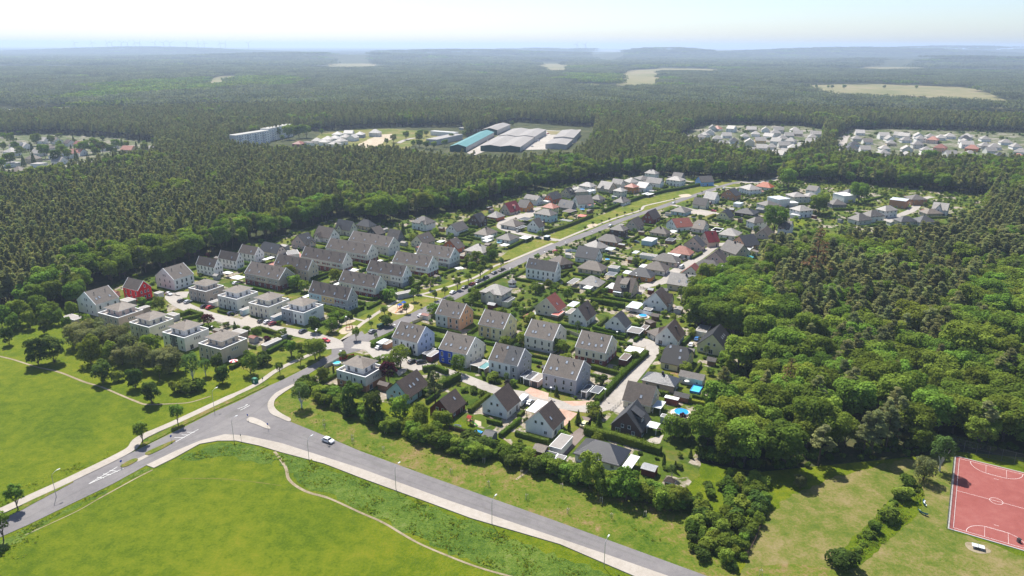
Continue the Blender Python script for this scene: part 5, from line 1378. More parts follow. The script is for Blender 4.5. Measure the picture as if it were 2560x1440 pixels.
def lobes_cloud(r, lobes, n, size, aspect=0.75, tilt=0.45, keep=0.72, up=0.35):
 """points over the skins of many lobes (centre, radii, tint), those deep inside others dropped"""
 area = np.array([l[1][0] * l[1][2] for l in lobes]); area /= area.sum()
 idx = r.choice(len(lobes), n, p=area)
 d = r.normal(0, 1, (n, 3)); d /= np.linalg.norm(d, axis=1, keepdims=True)
 d[:, 2] = np.where(d[:, 2] < -0.35, -d[:, 2], d[:, 2])
 C = np.array([l[0] for l in lobes]); Rr = np.array([l[1] for l in lobes]); Tt = np.array([l[2] for l in lobes])
 P = C[idx] + d * Rr[idx] * r.uniform(0.72, 1.05, (n, 1))
 ok = np.ones(n, bool)
 for k in range(len(lobes)):
  q = (((P - C[k]) / Rr[k]) ** 2).sum(1)
  ok &= ~((q < keep * keep * 0.8) & (idx != k))
 t = np.clip(Tt[idx] + r.normal(0, 0.2, n), 0, 1)
 d = d + np.array([0, 0, up])
 return np_leaves(r, P[ok], d[ok], size, aspect, tilt, t[ok])
def make_broad(seed, h=14.0, rad=4.8, th=3.0, n=1700, leaf=0.62, nl=15, lo=-0.62, flat=1.0):
 r = np.random.default_rng(seed)
 zc, rz = th + (h - th) * 0.52, (h - th) * 0.5
 lobes = [((0, 0, zc), (rad * 0.72, rad * 0.72, rz * 0.78), 0.45)]
 for i in range(nl):
  a = 2 * PI * (i / nl * 2.62) + r.uniform(0, .5)
  u = (i + 0.5) / nl
  zz = lo + (0.88 - lo) * u
  rr = math.sqrt(max(0.05, 1 - min(0.95, abs(zz)) ** 2)) * 0.66 * r.uniform(0.85, 1.2)
  if lo < -.7:
   rr = max(rr, .62 * r.uniform(.8, 1.1))
  k = r.uniform(0.28, 0.46)
  lobes.append(((math.cos(a) * rr * rad, math.sin(a) * rr * rad, zc + zz * rz * 0.72), (rad * k, rad * k, rz * k * 0.85 * flat), r.uniform(0.15, 0.9)))
 V, T = lobes_cloud(r, lobes, n, leaf)
 b = MB()
 b.tube([(0, 0, -0.2), (r.uniform(-.2, .2), r.uniform(-.2, .2), th), (r.uniform(-.4, .4), r.uniform(-.4, .4), zc + rz * 0.4)], [h * 0.022, h * 0.016, h * 0.005], 7)
 for i in range(5):
  l = lobes[1 + i * 2]
  b.tube([(0, 0, th * (0.8 + .12 * i)), (l[0][0] * .5, l[0][1] * .5, (th + l[0][2]) * .52), l[0]], [h * 0.010, h * 0.007, h * 0.003], 5)
 return V, T, b
def make_pine(seed, h=19.0, n=4600, mat_=None):
 r = np.random.default_rng(seed)
 lobes = []
 z0 = h * r.uniform(0.36, 0.48)
 b = MB()
 lean = r.uniform(-.5, .5, 2)
 top = (lean[0], lean[1], h * 0.97)
 b.tube([(0, 0, -.2), (lean[0] * .3, lean[1] * .3, h * .4), top], [h * 0.0125, h * 0.010, 0.05], 6)
 nl = 36
 for i in range(nl):
  u = (i + r.uniform(0, 1)) / nl
  z = z0 + (h - z0) * u * 0.97
  rr = (2.5 * (1 - u) ** 0.7 + 0.15) * r.uniform(0.55, 1.1)
  a = r.uniform(0, 2 * PI)
  c = (math.cos(a) * rr + lean[0] * z / h, math.sin(a) * rr + lean[1] * z / h, z)
  k = r.uniform(0.7, 1.25) * (1.1 - 0.45 * u)
  lobes.append((c, (k, k, k * 0.55), r.uniform(0.05, 0.95)))
  if i % 2 == 0:
   b.tube([(lean[0] * z / h, lean[1] * z / h, z - .5), c], [0.07, 0.03], 4)
 V, T = lobes_cloud(r, lobes, n, 0.5, 0.5, 1.1, 0.5, 0.25)
 return V, T, b
def make_spruce(seed, h=12.0, n=1500):
 r = np.random.default_rng(seed)
 u = 1 - np.sqrt(r.uniform(0, 1, n))
 a = r.uniform(0, 2 * PI, n)
 tier = np.floor(u * 11) / 11
 rad = (1 - tier) * 0.21 * h * (0.55 + 0.45 * (1 - (u * 11) % 1)) * r.uniform(0.75, 1.08, n) + .1
 P = np.stack([np.cos(a) * rad, np.sin(a) * rad, 0.08 * h + u * h * 0.92], 1)
 Nn = np.stack([np.cos(a) * .6, np.sin(a) * .6, np.full(n, .8)], 1)
 V, T = np_leaves(r, P, Nn, 0.7 * h / 12, 0.5, 0.5, r.uniform(0, 1, n))
 b = MB(); b.tube([(0, 0, -.2), (0, 0, h * .9)], [h * .018, .03], 6)
 return V, T, b
def make_bush(seed, n=1000, leaf=0.36, tall=1.0):
 r = np.random.default_rng(seed)
 lobes = []
 for i in range(9):
  a = r.uniform(0, 2 * PI); q = r.uniform(0, 0.75)
  k = r.uniform(0.45, 0.75)
  lobes.append(((math.cos(a) * q, math.sin(a) * q, (0.5 + r.uniform(0, .75)) * tall), (k, k, k * tall), r.uniform(0.1, .9)))
 V, T = lobes_cloud(r, lobes, n, leaf)
 b = MB(); b.tube([(0, 0, -.1), (0, 0, 1.0)], [.09, .03], 5)
 return V, T, b
def make_column(seed, n=700):
 r = np.random.default_rng(seed)
 a = r.uniform(0, 2 * PI, n); u = r.uniform(0, 1, n)
 rad = 0.52 * np.clip(1 - (u - .25) ** 2 * 1.6, .08, 1) * r.uniform(.85, 1.1, n)
 P = np.stack([np.cos(a) * rad, np.sin(a) * rad, .1 + u * 3.9], 1)
 Nn = np.stack([np.cos(a), np.sin(a), np.full(n, .4)], 1)
 V, T = np_leaves(r, P, Nn, .34, .6, .4, r.uniform(0, 1, n))
 b = MB(); b.tube([(0, 0, -.1), (0, 0, 3.4)], [.10, .03], 5)
 return V, T, b
PROTO = {}
def proto(kind, H0, builds, leafm, barkm):
 L = []
 for V, T, b in builds:
  cm = leaf_mesh('crown', V, T, [leafm])
  tm = b.mesh('trunk', [barkm])
  one = leaf_mesh(kind, V, T, [leafm, barkm], b)
  L.append((cm, tm, one))
 PROTO[kind] = (H0, L)
BR = [make_broad(s, 14, 4.4 + .35 * (s % 3), 2.2, 5600, 0.60, 17, -0.8) for s in range(1, 6)]
proto('broad', 14, BR, L_oak, M_bark)
proto('broadlight', 14, BR[:3], L_oakl, M_bark)
proto('broaddark', 14, BR[2:], L_dark, M_bark)
proto('pine', 19, [make_pine(s) for s in range(11, 17)], L_pine, M_pbark)
proto('deadpine', 19, [make_pine(18, n=700)], L_dead, M_pbark)
proto('birch', 12, [make_broad(s, 12, 2.6, 2.2, 2400, 0.42, 14) for s in (21, 22, 23)], L_birch, M_bbark)
proto('street', 6, [make_broad(s, 6, 1.75, 1.5, 1500, 0.38, 10) for s in (31, 32, 33)], L_oak, M_bark)
proto('streetlight', 6, [make_broad(s, 6, 1.7, 1.5, 1200, 0.38, 10) for s in (34, 35)], L_oakl, M_bark)
proto('solid', 7, [make_broad(s, 7, 2.3, 0.2, 2600, 0.44, 15, -0.98) for s in (36, 37, 38)], L_dark, M_bark)
L_ypine = leaf_mat('young_pine_needles', (0.160, 0.178, 0.075), 0.45, 0.02, 0.45, 0.25)
proto('youngpine', 8, [make_broad(s, 8, 3.1, 0.3, 3000, 0.42, 17, -0.95) for s in (44, 45, 46)], L_ypine, M_pbark)
proto('purple', 7, [make_broad(s, 7, 2.5, 1.0, 2000, 0.44, 12) for s in (41, 42)], L_purple, M_bark)
proto('willow', 9, [make_broad(51, 9, 3.3, 1.2, 2800, 0.45, 14)], L_yellow if False else leaf_mat('willow_leaves', (0.19, 0.25, 0.03), 0.35, 0.01, 0.4, 0.1), M_bark)
SH = [make_broad(s, 5, 2.1, 0.15, 1900, 0.38, 15, -0.98) for s in (55, 56, 57, 58)]
proto('shrubtree', 5, SH, L_oak, M_bark)
proto('shrublight', 5, SH[:3], L_oakl, M_bark)
proto('spruce', 12, [make_spruce(s) for s in (61, 62)], L_dark, M_bark)
proto('bush', 2, [make_bush(s) for s in (71, 72, 73, 74)], L_hedge, M_bark)
proto('bushdark', 2, [make_bush(s) for s in (75, 76)], L_dark, M_bark)
proto('bushlight', 2, [make_bush(s) for s in (77, 78)], L_oakl, M_bark)
proto('bushpurple', 2, [make_bush(s) for s in (79,)], L_purple, M_bark)
proto('column', 4, [make_column(s) for s in (81, 82)], L_dark, M_bark)
trng = random.Random(5)
def tree(kind, base, h, label, name='tree', cat='tree', group=None, fat=1.0, single=False, z=0.0):
 if (h < 8.5 or (not single and h < 14.5)) and kind in ('broad', 'broadlight', 'broaddark'):
  kind = {'broad': 'shrubtree', 'broadlight': 'shrublight', 'broaddark': 'solid'}[kind]; fat *= 1.0
 H0, L = PROTO[kind]
 cm, tm, one = L[trng.randrange(len(L))]
 s = h / H0
 rz = trng.uniform(0, 2 * PI)
 f = s * fat * trng.uniform(0.92, 1.1)
 if single:
  o = inst(name, one, None, (base[0], base[1], z), (0, 0, rz), (f, f, s))
  return tag(o, label, cat, group)
 r = empty(name, (base[0], base[1], z), rz)
 tag(r, label, cat, group)
 inst('trunk', tm, r, scale=(f, f, s))
 inst('crown', cm, r, scale=(f, f, s))
 return r
def inpoly(poly, X, Y):
 xs, ys = [p[0] for p in poly], [p[1] for p in poly]
 sel = np.where((X > min(xs)) & (X < max(xs)) & (Y > min(ys)) & (Y < max(ys)))[0]
 c = np.zeros(X.shape, bool)
 if len(sel):
  c[sel] = inpoly_(poly, X[sel], Y[sel])
 return c
def inpoly_(poly, X, Y):
 c = np.zeros(X.shape, bool)
 n = len(poly)
 for i in range(n):
  x0, y0 = poly[i][0], poly[i][1]
  x1, y1 = poly[(i + 1) % n][0], poly[(i + 1) % n][1]
  if y0 == y1:
   continue
  c ^= ((y0 > Y) != (y1 > Y)) & (X < (x1 - x0) * (Y - y0) / (y1 - y0) + x0)
 return c
def near_line(pts, X, Y, d):
 m = np.zeros(X.shape, bool)
 xs, ys = [p.x for p in pts], [p.y for p in pts]
 sel = np.where((X > min(xs) - d) & (X < max(xs) + d) & (Y > min(ys) - d) & (Y < max(ys) + d))[0]
 if len(sel) < len(X):
  if len(sel):
   m[sel] = near_line_(pts, X[sel], Y[sel], d)
  return m
 return near_line_(pts, X, Y, d)
def near_line_(pts, X, Y, d):
 m = np.zeros(X.shape, bool)
 for i in range(len(pts) - 1):
  ax, ay, bx, by = pts[i].x, pts[i].y, pts[i + 1].x, pts[i + 1].y
  L2 = (bx - ax) ** 2 + (by - ay) ** 2 + 1e-9
  t = np.clip(((X - ax) * (bx - ax) + (Y - ay) * (by - ay)) / L2, 0, 1)
  m |= (X - ax - t * (bx - ax)) ** 2 + (Y - ay - t * (by - ay)) ** 2 < d * d
 return m
def projnp(X, Y, Z):
 m = np.array(CINV)
 q = m @ np.stack([X, Y, Z - CAM_H])
 return 1280 + FPX * q[0] / -q[2], 720 - FPX * q[1] / -q[2]
R0 = np.random.default_rng(3)
G_EST, G_MEA, G_DRY = gp(P_ESTATE), gp(P_MEADOW), gp(P_DRY)
def blocked(X, Y, pad=0.0, far=False):
 m = inpoly(G_MEA, X, Y) | inpoly(G_EST, X, Y)
 for p in P_CLEAR + P_FIELDS:
  m |= inpoly(p, X, Y)
 for pts, w in ROADS:
  if pts[0].y > 380 or pts[-1].y > 380:
   m |= near_line(pts, X, Y, w + 1.5)
 return m
def jgrid(x0, x1, y0, y1, s):
 nx, ny = int((x1 - x0) / s), int((y1 - y0) / s)
 gx, gy = np.meshgrid(np.arange(nx), np.arange(ny))
 X = x0 + (gx.ravel() + R0.uniform(-.1, 1.1, nx * ny)) * s
 Y = y0 + (gy.ravel() + R0.uniform(-.1, 1.1, nx * ny)) * s
 u, v = projnp(X, Y, np.zeros_like(X))
 k = (np.abs(u - 1280) < 1400) & (Y > 60)
 return X[k], Y[k]
# every tree of the woods up to 1.5 km
NEAR = 1500.0
X, Y = jgrid(-1150, 1150, 130, NEAR, 4.3)
k = ~blocked(X, Y) & (np.hypot(X, Y) < NEAR)
X, Y = X[k], Y[k]
dist = np.hypot(X, Y)
u, v = projnp(X, Y, np.full_like(X, 6.0))
edge = near_line(G_EST + [G_EST[0]], X, Y, 26) & (u < 1720)
left = (u < 1500) & (dist < 700)
prob = np.full(X.shape, 0.03)
nz = np.array([mn.noise(Vector((x * 0.011, y * 0.011, 3.3))) for x, y in zip(X, Y)])
prob += np.where(nz > 0.30, 0.5, 0.0) * np.where(left, 0.25, 1.0)
prob = np.where(edge, 0.88, prob)
right = (X > 55) & (dist < 560) & (u > 1650)
prob = np.where(right, np.where(nz > 0.1, 0.75, 0.12), prob)
for q in ([(1690, 670), (1930, 680), (1950, 840), (1720, 860)], [(1730, 880), (1960, 770), (2080, 890), (2130, 1060), (2060, 1220), (1720, 1220)], [(2330, 900), (2440, 700), (2640, 640), (2640, 1150), (2300, 1130)]):
 prob = np.where(inpoly(q, u, v) & right, 0.93, prob)
belt = (u > 1720) & (v > 385) & (v < 500) & (dist > 480)
prob = np.where(belt, 0.6, prob)
prob = np.where((v > 225) & (v < 300) & (u > 500) & (nz > .1), np.maximum(prob, .25), prob)
isb = R0.uniform(0, 1, X.shape) < prob
keep = np.where(isb, R0.uniform(0, 1, X.shape) < 0.42, R0.uniform(0, 1, X.shape) < np.where(right, 0.62, 0.9))
X, Y, isb, dist, u, v, nz = [a[keep] for a in (X, Y, isb, dist, u, v, nz)]
hgt = np.where(isb, R0.normal(14.5, 2.2, X.shape), R0.normal(17.2, 1.7, X.shape))
hgt = np.where(right & True if False else (X > 55) & (dist < 560), hgt * 0.92, hgt)
inview = (u > -60) & (u < 2620) & (v < 1500) & (v > 0)
def gn_scatter(name, pts, rz, scl, idx, meshes, label):
 """one mass of plants: points that carry a turn, a size and a kind, filled by geometry nodes"""
 me = bpy.data.meshes.new(name)
 me.from_pydata(pts, [], [])
 for nm, ty, d in (('turn', 'FLOAT', rz), ('size', 'FLOAT_VECTOR', scl), ('pick', 'INT', idx)):
  a = me.attributes.new(nm, ty, 'POINT')
  a.data.foreach_set('vector' if ty == 'FLOAT_VECTOR' else 'value', np.asarray(d).ravel())
 o = link(bpy.data.objects.new(name, me))
 o['kind'] = 'stuff'; o['label'] = label
 col = bpy.data.collections.new(name + '_kinds')
 for i, m in enumerate(meshes):
  col.objects.link(bpy.data.objects.new('%s_kind_%02d' % (name, i), m))
 ng = bpy.data.node_groups.new(name, 'GeometryNodeTree')
 ng.interface.new_socket('Geometry', in_out='INPUT', socket_type='NodeSocketGeometry')
 ng.interface.new_socket('Geometry', in_out='OUTPUT', socket_type='NodeSocketGeometry')
 gi, go = ng.nodes.new('NodeGroupInput'), ng.nodes.new('NodeGroupOutput')
 ci = ng.nodes.new('GeometryNodeCollectionInfo')
 ci.inputs['Collection'].default_value = col
 ci.inputs['Separate Children'].default_value = True
 ci.inputs['Reset Children'].default_value = True
 ip = ng.nodes.new('GeometryNodeInstanceOnPoints')
 ip.inputs['Pick Instance'].default_value = True
 def attr(nm, ty):
  n = ng.nodes.new('GeometryNodeInputNamedAttribute'); n.data_type = ty
  n.inputs['Name'].default_value = nm
  return n.outputs['Attribute']
 cx = ng.nodes.new('ShaderNodeCombineXYZ')
 ng.links.new(attr('turn', 'FLOAT'), cx.inputs[2])
 ng.links.new(gi.outputs[0], ip.inputs['Points'])
 ng.links.new(ci.outputs[0], ip.inputs['Instance'])
 ng.links.new(attr('pick', 'INT'), ip.inputs['Instance Index'])
 ng.links.new(cx.outputs[0], ip.inputs['Rotation'])
 ng.links.new(attr('size', 'FLOAT_VECTOR'), ip.inputs['Scale'])
 ng.links.new(ip.outputs[0], go.inputs[0])
 md = o.modifiers.new('scatter', 'NODES'); md.node_group = ng
 return o
def forest(mask, kind, name, label, tname, tlabel, tgroup, nobj, fat=1.0, alt=None):
 ii = np.where(mask)[0]
 vis = ii[inview[ii]]
 vis = vis[np.argsort(dist[vis])]
 # the ones that show largest: nearest first, and of those the ones at the edge of the wood or reaching the top of the canopy
 chosen = set(vis[:nobj].tolist())
 for i in vis[:nobj]:
  q = X[i], Y[i]
  tree(alt if alt and trng.random() < .28 else kind, q, hgt[i], tlabel, tname, 'tree', tgroup, fat * trng.uniform(.9, 1.12), single=True)
 rest = np.array([i for i in ii if i not in chosen])
 H0, L = PROTO[kind]
 if alt:
  L = L + PROTO[alt][1][:2]
 s = hgt[rest] / H0
 w = s * R0.uniform(.85, 1.2, len(rest)) * np.where((X[rest] > 55) & (dist[rest] < 560), fat, 1.0)
 gn_scatter(name, np.stack([X[rest], Y[rest], np.zeros(len(rest))], 1).tolist(), R0.uniform(0, 6.28, len(rest)), np.stack([w, w, s], 1), R0.integers(0, len(L), len(rest)).astype(np.int32), [l[2] for l in L], label)
forest(isb, 'broad', 'broadleaf_wood', 'broadleaf trees at the edges of the pine forest', 'broadleaf_tree', 'leafy green tree of the wood beside the houses and court', 'broadleaf trees of the nearby wood', 300, 1.12, 'broadlight')
forest(~isb, 'pine', 'pine_forest', 'dense pine forest reaching towards the horizon', 'pine_tree', 'brown-green pine of the wood beside the gardens', 'pines of the nearby wood', 300, 1.4)
# distant forest: patches of canopy to the horizon
def make_patch(seed, size=56.0, nt=150, ht=17.0, w=3.0, pl=9):
 r = np.random.default_rng(seed)
 Vs, Ts = [], []
 for i in range(nt):
  x, y = r.uniform(-size / 2, size / 2, 2)
  h = ht * r.uniform(.78, 1.12); t = r.uniform(0, 1)
  a = r.uniform(0, 2 * PI, pl); uu = r.uniform(0, 1, pl)
  rad = w * (0.25 + .6 * (1 - uu))
  P = np.stack([x + np.cos(a) * rad * .6, y + np.sin(a) * rad * .6, h * (.55 + .43 * uu)], 1)
  Nn = np.stack([np.cos(a) * .7, np.sin(a) * .7, np.full(pl, 1.3)], 1)
  V, T = np_leaves(r, P, Nn, w * .95, .8, .4, np.clip(r.normal(t, .15, pl), 0, 1))
  Vs.append(V); Ts.append(T)
 return np.concatenate(Vs), np.concatenate(Ts)
PATCH = [leaf_mesh('canopy', *make_patch(s), [leaf_mat('distant_needles', (0.125, 0.150, 0.102), 0.45, 0.03, 0.3, 0.35)]) for s in (101, 102, 103, 104)] + [leaf_mesh('canopy', *make_patch(s, 56, 75, 14, 5.0, 12), [L_oak]) for s in (105, 106)]
PX_, PY_, PS_ = [], [], []
for y0, y1, st, scn in ((NEAR - 60, 4200, 44, 1.0), (4200, 10500, 120, 2.6), (10500, 20000, 300, 6.0)):
 w = y1 * 0.82
 x, y = jgrid(-w, w, y0, y1, st)
 kk = (np.hypot(x, y) > y0) & (np.hypot(x, y) < y1 * 1.05)
 PX_.append(x[kk]); PY_.append(y[kk]); PS_.append(np.full(kk.sum(), scn))
x, y, s = np.concatenate(PX_), np.concatenate(PY_), np.concatenate(PS_)
nzf = np.array([mn.noise(Vector((a * 0.0016, b_ * 0.0011, 9.1))) + .5 * mn.noise(Vector((a * 0.006, b_ * 0.004, 4.1))) for a, b_ in zip(x, y)])
kk = ~blocked(x, y) & ~((nzf < -0.52) & (y > 2200))
x, y, s, nzf = x[kk], y[kk], s[kk], nzf[kk]
zz = np.array([hill(a, b_) for a, b_ in zip(x, y)])
pick = np.where((nzf > .42) | (R0.uniform(0, 1, len(x)) < .05), R0.integers(4, 6, len(x)), R0.integers(0, 4, len(x))).astype(np.int32)
gn_scatter('distant_forest', np.stack([x, y, zz], 1).tolist(), R0.uniform(0, 6.28, len(x)), np.stack([s, s, np.minimum(s, 1.0 + .12 * s)], 1), pick, PATCH, 'endless dark forest fading into the haze')
print('WOOD', isb.sum(), (~isb).sum(), 'PATCHES', len(x))

# ---- hedges
HEDGED = []
def hedge(pts, w, h, label, m=L_hedge, group=None, name='hedge'):
 p0 = Vector((pts[0][0], pts[0][1], 0))
 r = np.random.default_rng(int(abs(p0[0] * 131 + p0[1] * 17)) % 99991)
 b = MB(); Vs, Ts = [], []
 for a, c in zip(pts[:-1], pts[1:]):
  a, c = Vector((a[0], a[1], 0)) - p0, Vector((c[0], c[1], 0)) - p0
  d = c - a; L = max(d.length, 0.8); e = d.normalized(); nn = Vector((-e.y, e.x, 0))
  HEDGED.append(([p0 + a, p0 + c], w / 2))
  ns = max(2, int(L / 1.2)); ring = []
  for i in range(ns + 1):
   q = a + d * (i / ns); hw, hh = w / 2 * r.uniform(.8, .93), h * r.uniform(.86, .96)
   ring.append([q + nn * y + Vector((0, 0, z)) for y, z in ((-hw, 0), (-hw, hh * .9), (-hw * .6, hh), (hw * .6, hh), (hw, hh * .9), (hw, 0))])
  for i in range(ns):
   for j in range(5):
    b.face([ring[i][j], ring[i + 1][j], ring[i + 1][j + 1], ring[i][j + 1]])
  b.face(ring[0]); b.face(ring[-1][::-1])
  n = int(min(2600, L * (2 * h + w) * 8))
  al = r.uniform(-.02, 1.02, n); f = r.uniform(0, 1, n); q = w / (2 * h + w); top = f < q
  y = np.where(top, r.uniform(-w / 2, w / 2, n), np.where(f < q + (1 - q) / 2, -w / 2, w / 2)) * r.uniform(.86, 1.06, n)
  z = np.where(top, h, r.uniform(.05, h, n)) * r.uniform(.9, 1.05, n)
  P = np.stack([a.x + d.x * al + nn.x * y, a.y + d.y * al + nn.y * y, z], 1)
  sg = np.sign(y) * np.where(top, 0, 1)
  Nn = np.stack([nn.x * sg, nn.y * sg, np.where(top, 1, .35)], 1)
  V, T = np_leaves(r, P, Nn, .36, .7, .5, np.clip(r.normal(.5, .25, n), 0, 1))
  Vs.append(V); Ts.append(T)
 me = leaf_mesh(name, np.concatenate(Vs), np.concatenate(Ts), [m, m], b)
 o = inst(name, me, None, p0)
 return tag(o, label, 'hedge', group)
def hedge_px(z, pts, w, h, label, m=L_hedge, group=None):
 return hedge(gp(pts, z), w, h, label, m, group)
# ------------------------------------------------------------------ hedges and single plants seen in the photograph
for z, q, w, h, l in [
 (6, [(630, 742), (735, 690), (850, 650)], 1.6, 2.0, 'clipped hedge along the park below the round pool bungalow'),
 (6, [(945, 612), (1150, 545), (1390, 450)], 2.2, 2.6, 'tall dark hedge along the park beside the red balcony house'),
 (6, [(1500, 405), (1640, 345), (1850, 272), (2050, 222), (2160, 205)], 2.4, 2.6, 'long dark hedge along the upper park'),
 (6, [(2160, 205), (2330, 172), (2560, 128)], 2.4, 2.6, 'dark hedge from the sky blue house to the park end'),
 (4, [(1252, 505), (1385, 370), (1500, 255), (1655, 115)], 2.0, 2.2, 'long clipped hedge along the lane below the red based house'),
 (4, [(1212, 228), (1330, 260), (1450, 290)], 1.8, 2.0, 'clipped hedge between red based house and lane'),
 (4, [(1155, 745), (1400, 800), (1600, 860), (1765, 910)], 2.6, 2.8, 'thick tall hedge behind the sparkling slate roof'),
 (4, [(482, 780), (560, 715), (640, 650)], 1.5, 1.7, 'dark hedge between the two brown gable houses'),
 (4, [(1940, 480), (2040, 505), (2140, 525)], 1.6, 1.4, 'yellow-green clipped hedge behind the round pool'),
 (4, [(2020, 465), (2150, 500)], 1.2, 1.8, 'dark hedge row behind the yellow-green hedge'),
 (4, [(70, 705), (180, 735), (320, 775)], .8, 1.6, 'dark fence hedge below the climbing frame garden'),
 (3, [(940, 690), (1050, 672), (1165, 720)], 1.8, 2.4, 'tall hedge behind the pale blue gable house'),
 (3, [(955, 925), (1100, 845), (1270, 760)], 2.6, 3.0, 'dense hedge running up from the dark red house'),
 (3, [(475, 470), (500, 455), (560, 420), (660, 365)], 1.6, 2.0, 'hedge round the grey-roofed carport'),
 (3, [(1500, 435), (1600, 455)], 1.5, 1.6, 'short hedge between yellow and half brown houses'),
 (3, [(1310, 50), (1480, 100)], 1.6, 2.0, 'hedge behind the peach house'),
 (3, [(2480, 660), (2560, 680)], 1.6, 1.8, 'hedge end beside the lavender house'),
 (3, [(1480, 700), (1500, 770)], 1.2, 1.6, 'small hedge at the lane before the globe bush'),
 (1, [(1290, 545), (1350, 520), (1440, 545)], 2.0, 2.2, 'clipped hedge across from the purple tree'),
 (1, [(1440, 545), (1300, 575)], 1.6, 1.8, 'low hedge behind the cream villa garden'),
 (1, [(1790, 660), (1850, 640), (1985, 680)], 1.6, 2.0, 'hedge round the garden of the tan villa'),
 (1, [(1905, 810), (2000, 760), (2040, 735)], 1.8, 2.0, 'hedge along the long brown garage'),
 (1, [(1640, 920), (1740, 870)], 1.8, 1.8, 'dark hedge beside the red and white parasol'),
 (1, [(2305, 490), (2400, 510), (2490, 545)], 1.8, 2.2, 'tall hedge behind the grey-fronted villa'),
 (1, [(2490, 545), (2420, 590)], 1.8, 2.2, 'hedge corner at the small playground'),
 (2, [(750, 990), (880, 1030), (1005, 1070)], 2.0, 2.2, 'hedge between blue ochre row house and swings'),
 (2, [(1070, 885), (1170, 905), (1240, 900)], 1.6, 1.6, 'hedge behind the pale row house garden'),
 (2, [(1150, 985), (1265, 925)], 1.6, 1.6, 'hedge at the garden end beside the sand playground'),
 (2, [(640, 725), (720, 690), (815, 665)], 1.8, 1.8, 'dark hedge beyond the white striped gable'),
 (2, [(1435, 440), (1560, 470)], 1.6, 1.6, 'hedge behind the uppermost row houses'),
 (2, [(1440, 480), (1490, 490), (1560, 485)], 1.4, 1.5, 'second hedge behind the uppermost row houses'),
 (2, [(1035, 575), (1150, 605)], 1.6, 1.6, 'hedge between the longest row house and the middle one'),
 (2, [(1260, 510), (1370, 540), (1300, 565)], 1.5, 1.5, 'hedge between two red shuttered row houses'),
 (2, [(1800, 690), (1870, 660), (1940, 635)], 1.4, 1.6, 'dark hedge round the garden by the park cars'),
 (2, [(2020, 940), (2100, 950), (2180, 965)], 1.8, 2.0, 'hedge in front of the cream villa'),
 (2, [(2060, 830), (2250, 740), (2420, 660)], 1.6, 1.8, 'hedge along the road past the cream villa'),
 (2, [(1190, 1330), (1240, 1290)], 1.8, 2.0, 'round hedge end at the road bend'),
 (5, [(655, 800), (760, 830), (950, 880)], 1.6, 1.9, 'clipped hedge below the slate half-hipped house'),
 (5, [(650, 520), (720, 470), (780, 410)], 2.0, 2.4, 'dark hedge left of the dormer house'),
 (5, [(640, 560), (760, 580), (940, 610)], 2.4, 2.6, 'thick hedge below the dormer house garden'),
 (5, [(1030, 920), (1080, 880), (1110, 870)], 1.4, 1.6, 'small hedge at the white carport drive'),
 (5, [(1465, 950), (1560, 855)], 1.2, 1.8, 'narrow green hedge left of the large black roof'),
 (5, [(890, 940), (1010, 955)], 1.6, 1.6, 'hedge behind the red based house'),
 (5, [(1545, 175), (1635, 125)], 1.6, 1.6, 'bright hedge beside the salmon red roof'),
 (5, [(890, 260), (980, 280)], 1.4, 1.5, 'hedge behind the white rimmed garage'),
 (5, [(370, 340), (430, 305)], 1.6, 1.8, 'hedge beside the weathered slate roof house'),
 (15, [(1715, 480), (1900, 490), (2080, 500)], 2.2, 2.2, 'dark hedge behind the turquoise pool'),
 (15, [(1760, 600), (1900, 640), (2010, 665)], 1.8, 2.0, 'thick hedge beside the red parasol'),
 (15, [(2030, 255), (2150, 260), (2300, 285)], 2.4, 2.4, 'long hedge below the pinkish house at the pine corner'),
 (15, [(60, 440), (180, 460), (330, 490)], 1.2, 1.4, 'low dark hedge beside the slate gable garden'),
 (6, [(160, 650), (300, 670)], 1.6, 1.6, 'hedge behind the orange-red gable house'),
 (6, [(185, 618), (310, 575)], 1.6, 1.8, 'hedge right of the white gable with brown-grey roof'),
 (7, [(580, 640), (650, 660), (750, 690)], 2.0, 2.2, 'dark hedge below the peach gable house'),
 (7, [(760, 250), (830, 245), (880, 235)], 1.6, 1.8, 'hedge beside the bright orange roof'),
 (7, [(1480, 335), (1620, 300)], 2.2, 1.8, 'dark hedge beside the brick block'),
]:
 hedge_px(z, q, w, h, l, L_yellow if l.startswith('yellow-green') else L_hedge)
def T(z, x, y, hp, kind, label, name='tree', cat='tree', group=None, fat=1.0, single=False):
 b_ = GZ(z, x, y)
 return tree(kind, b_, hpx(b_, hp / ZN[z][2]), label, name, cat, group, fat, single)
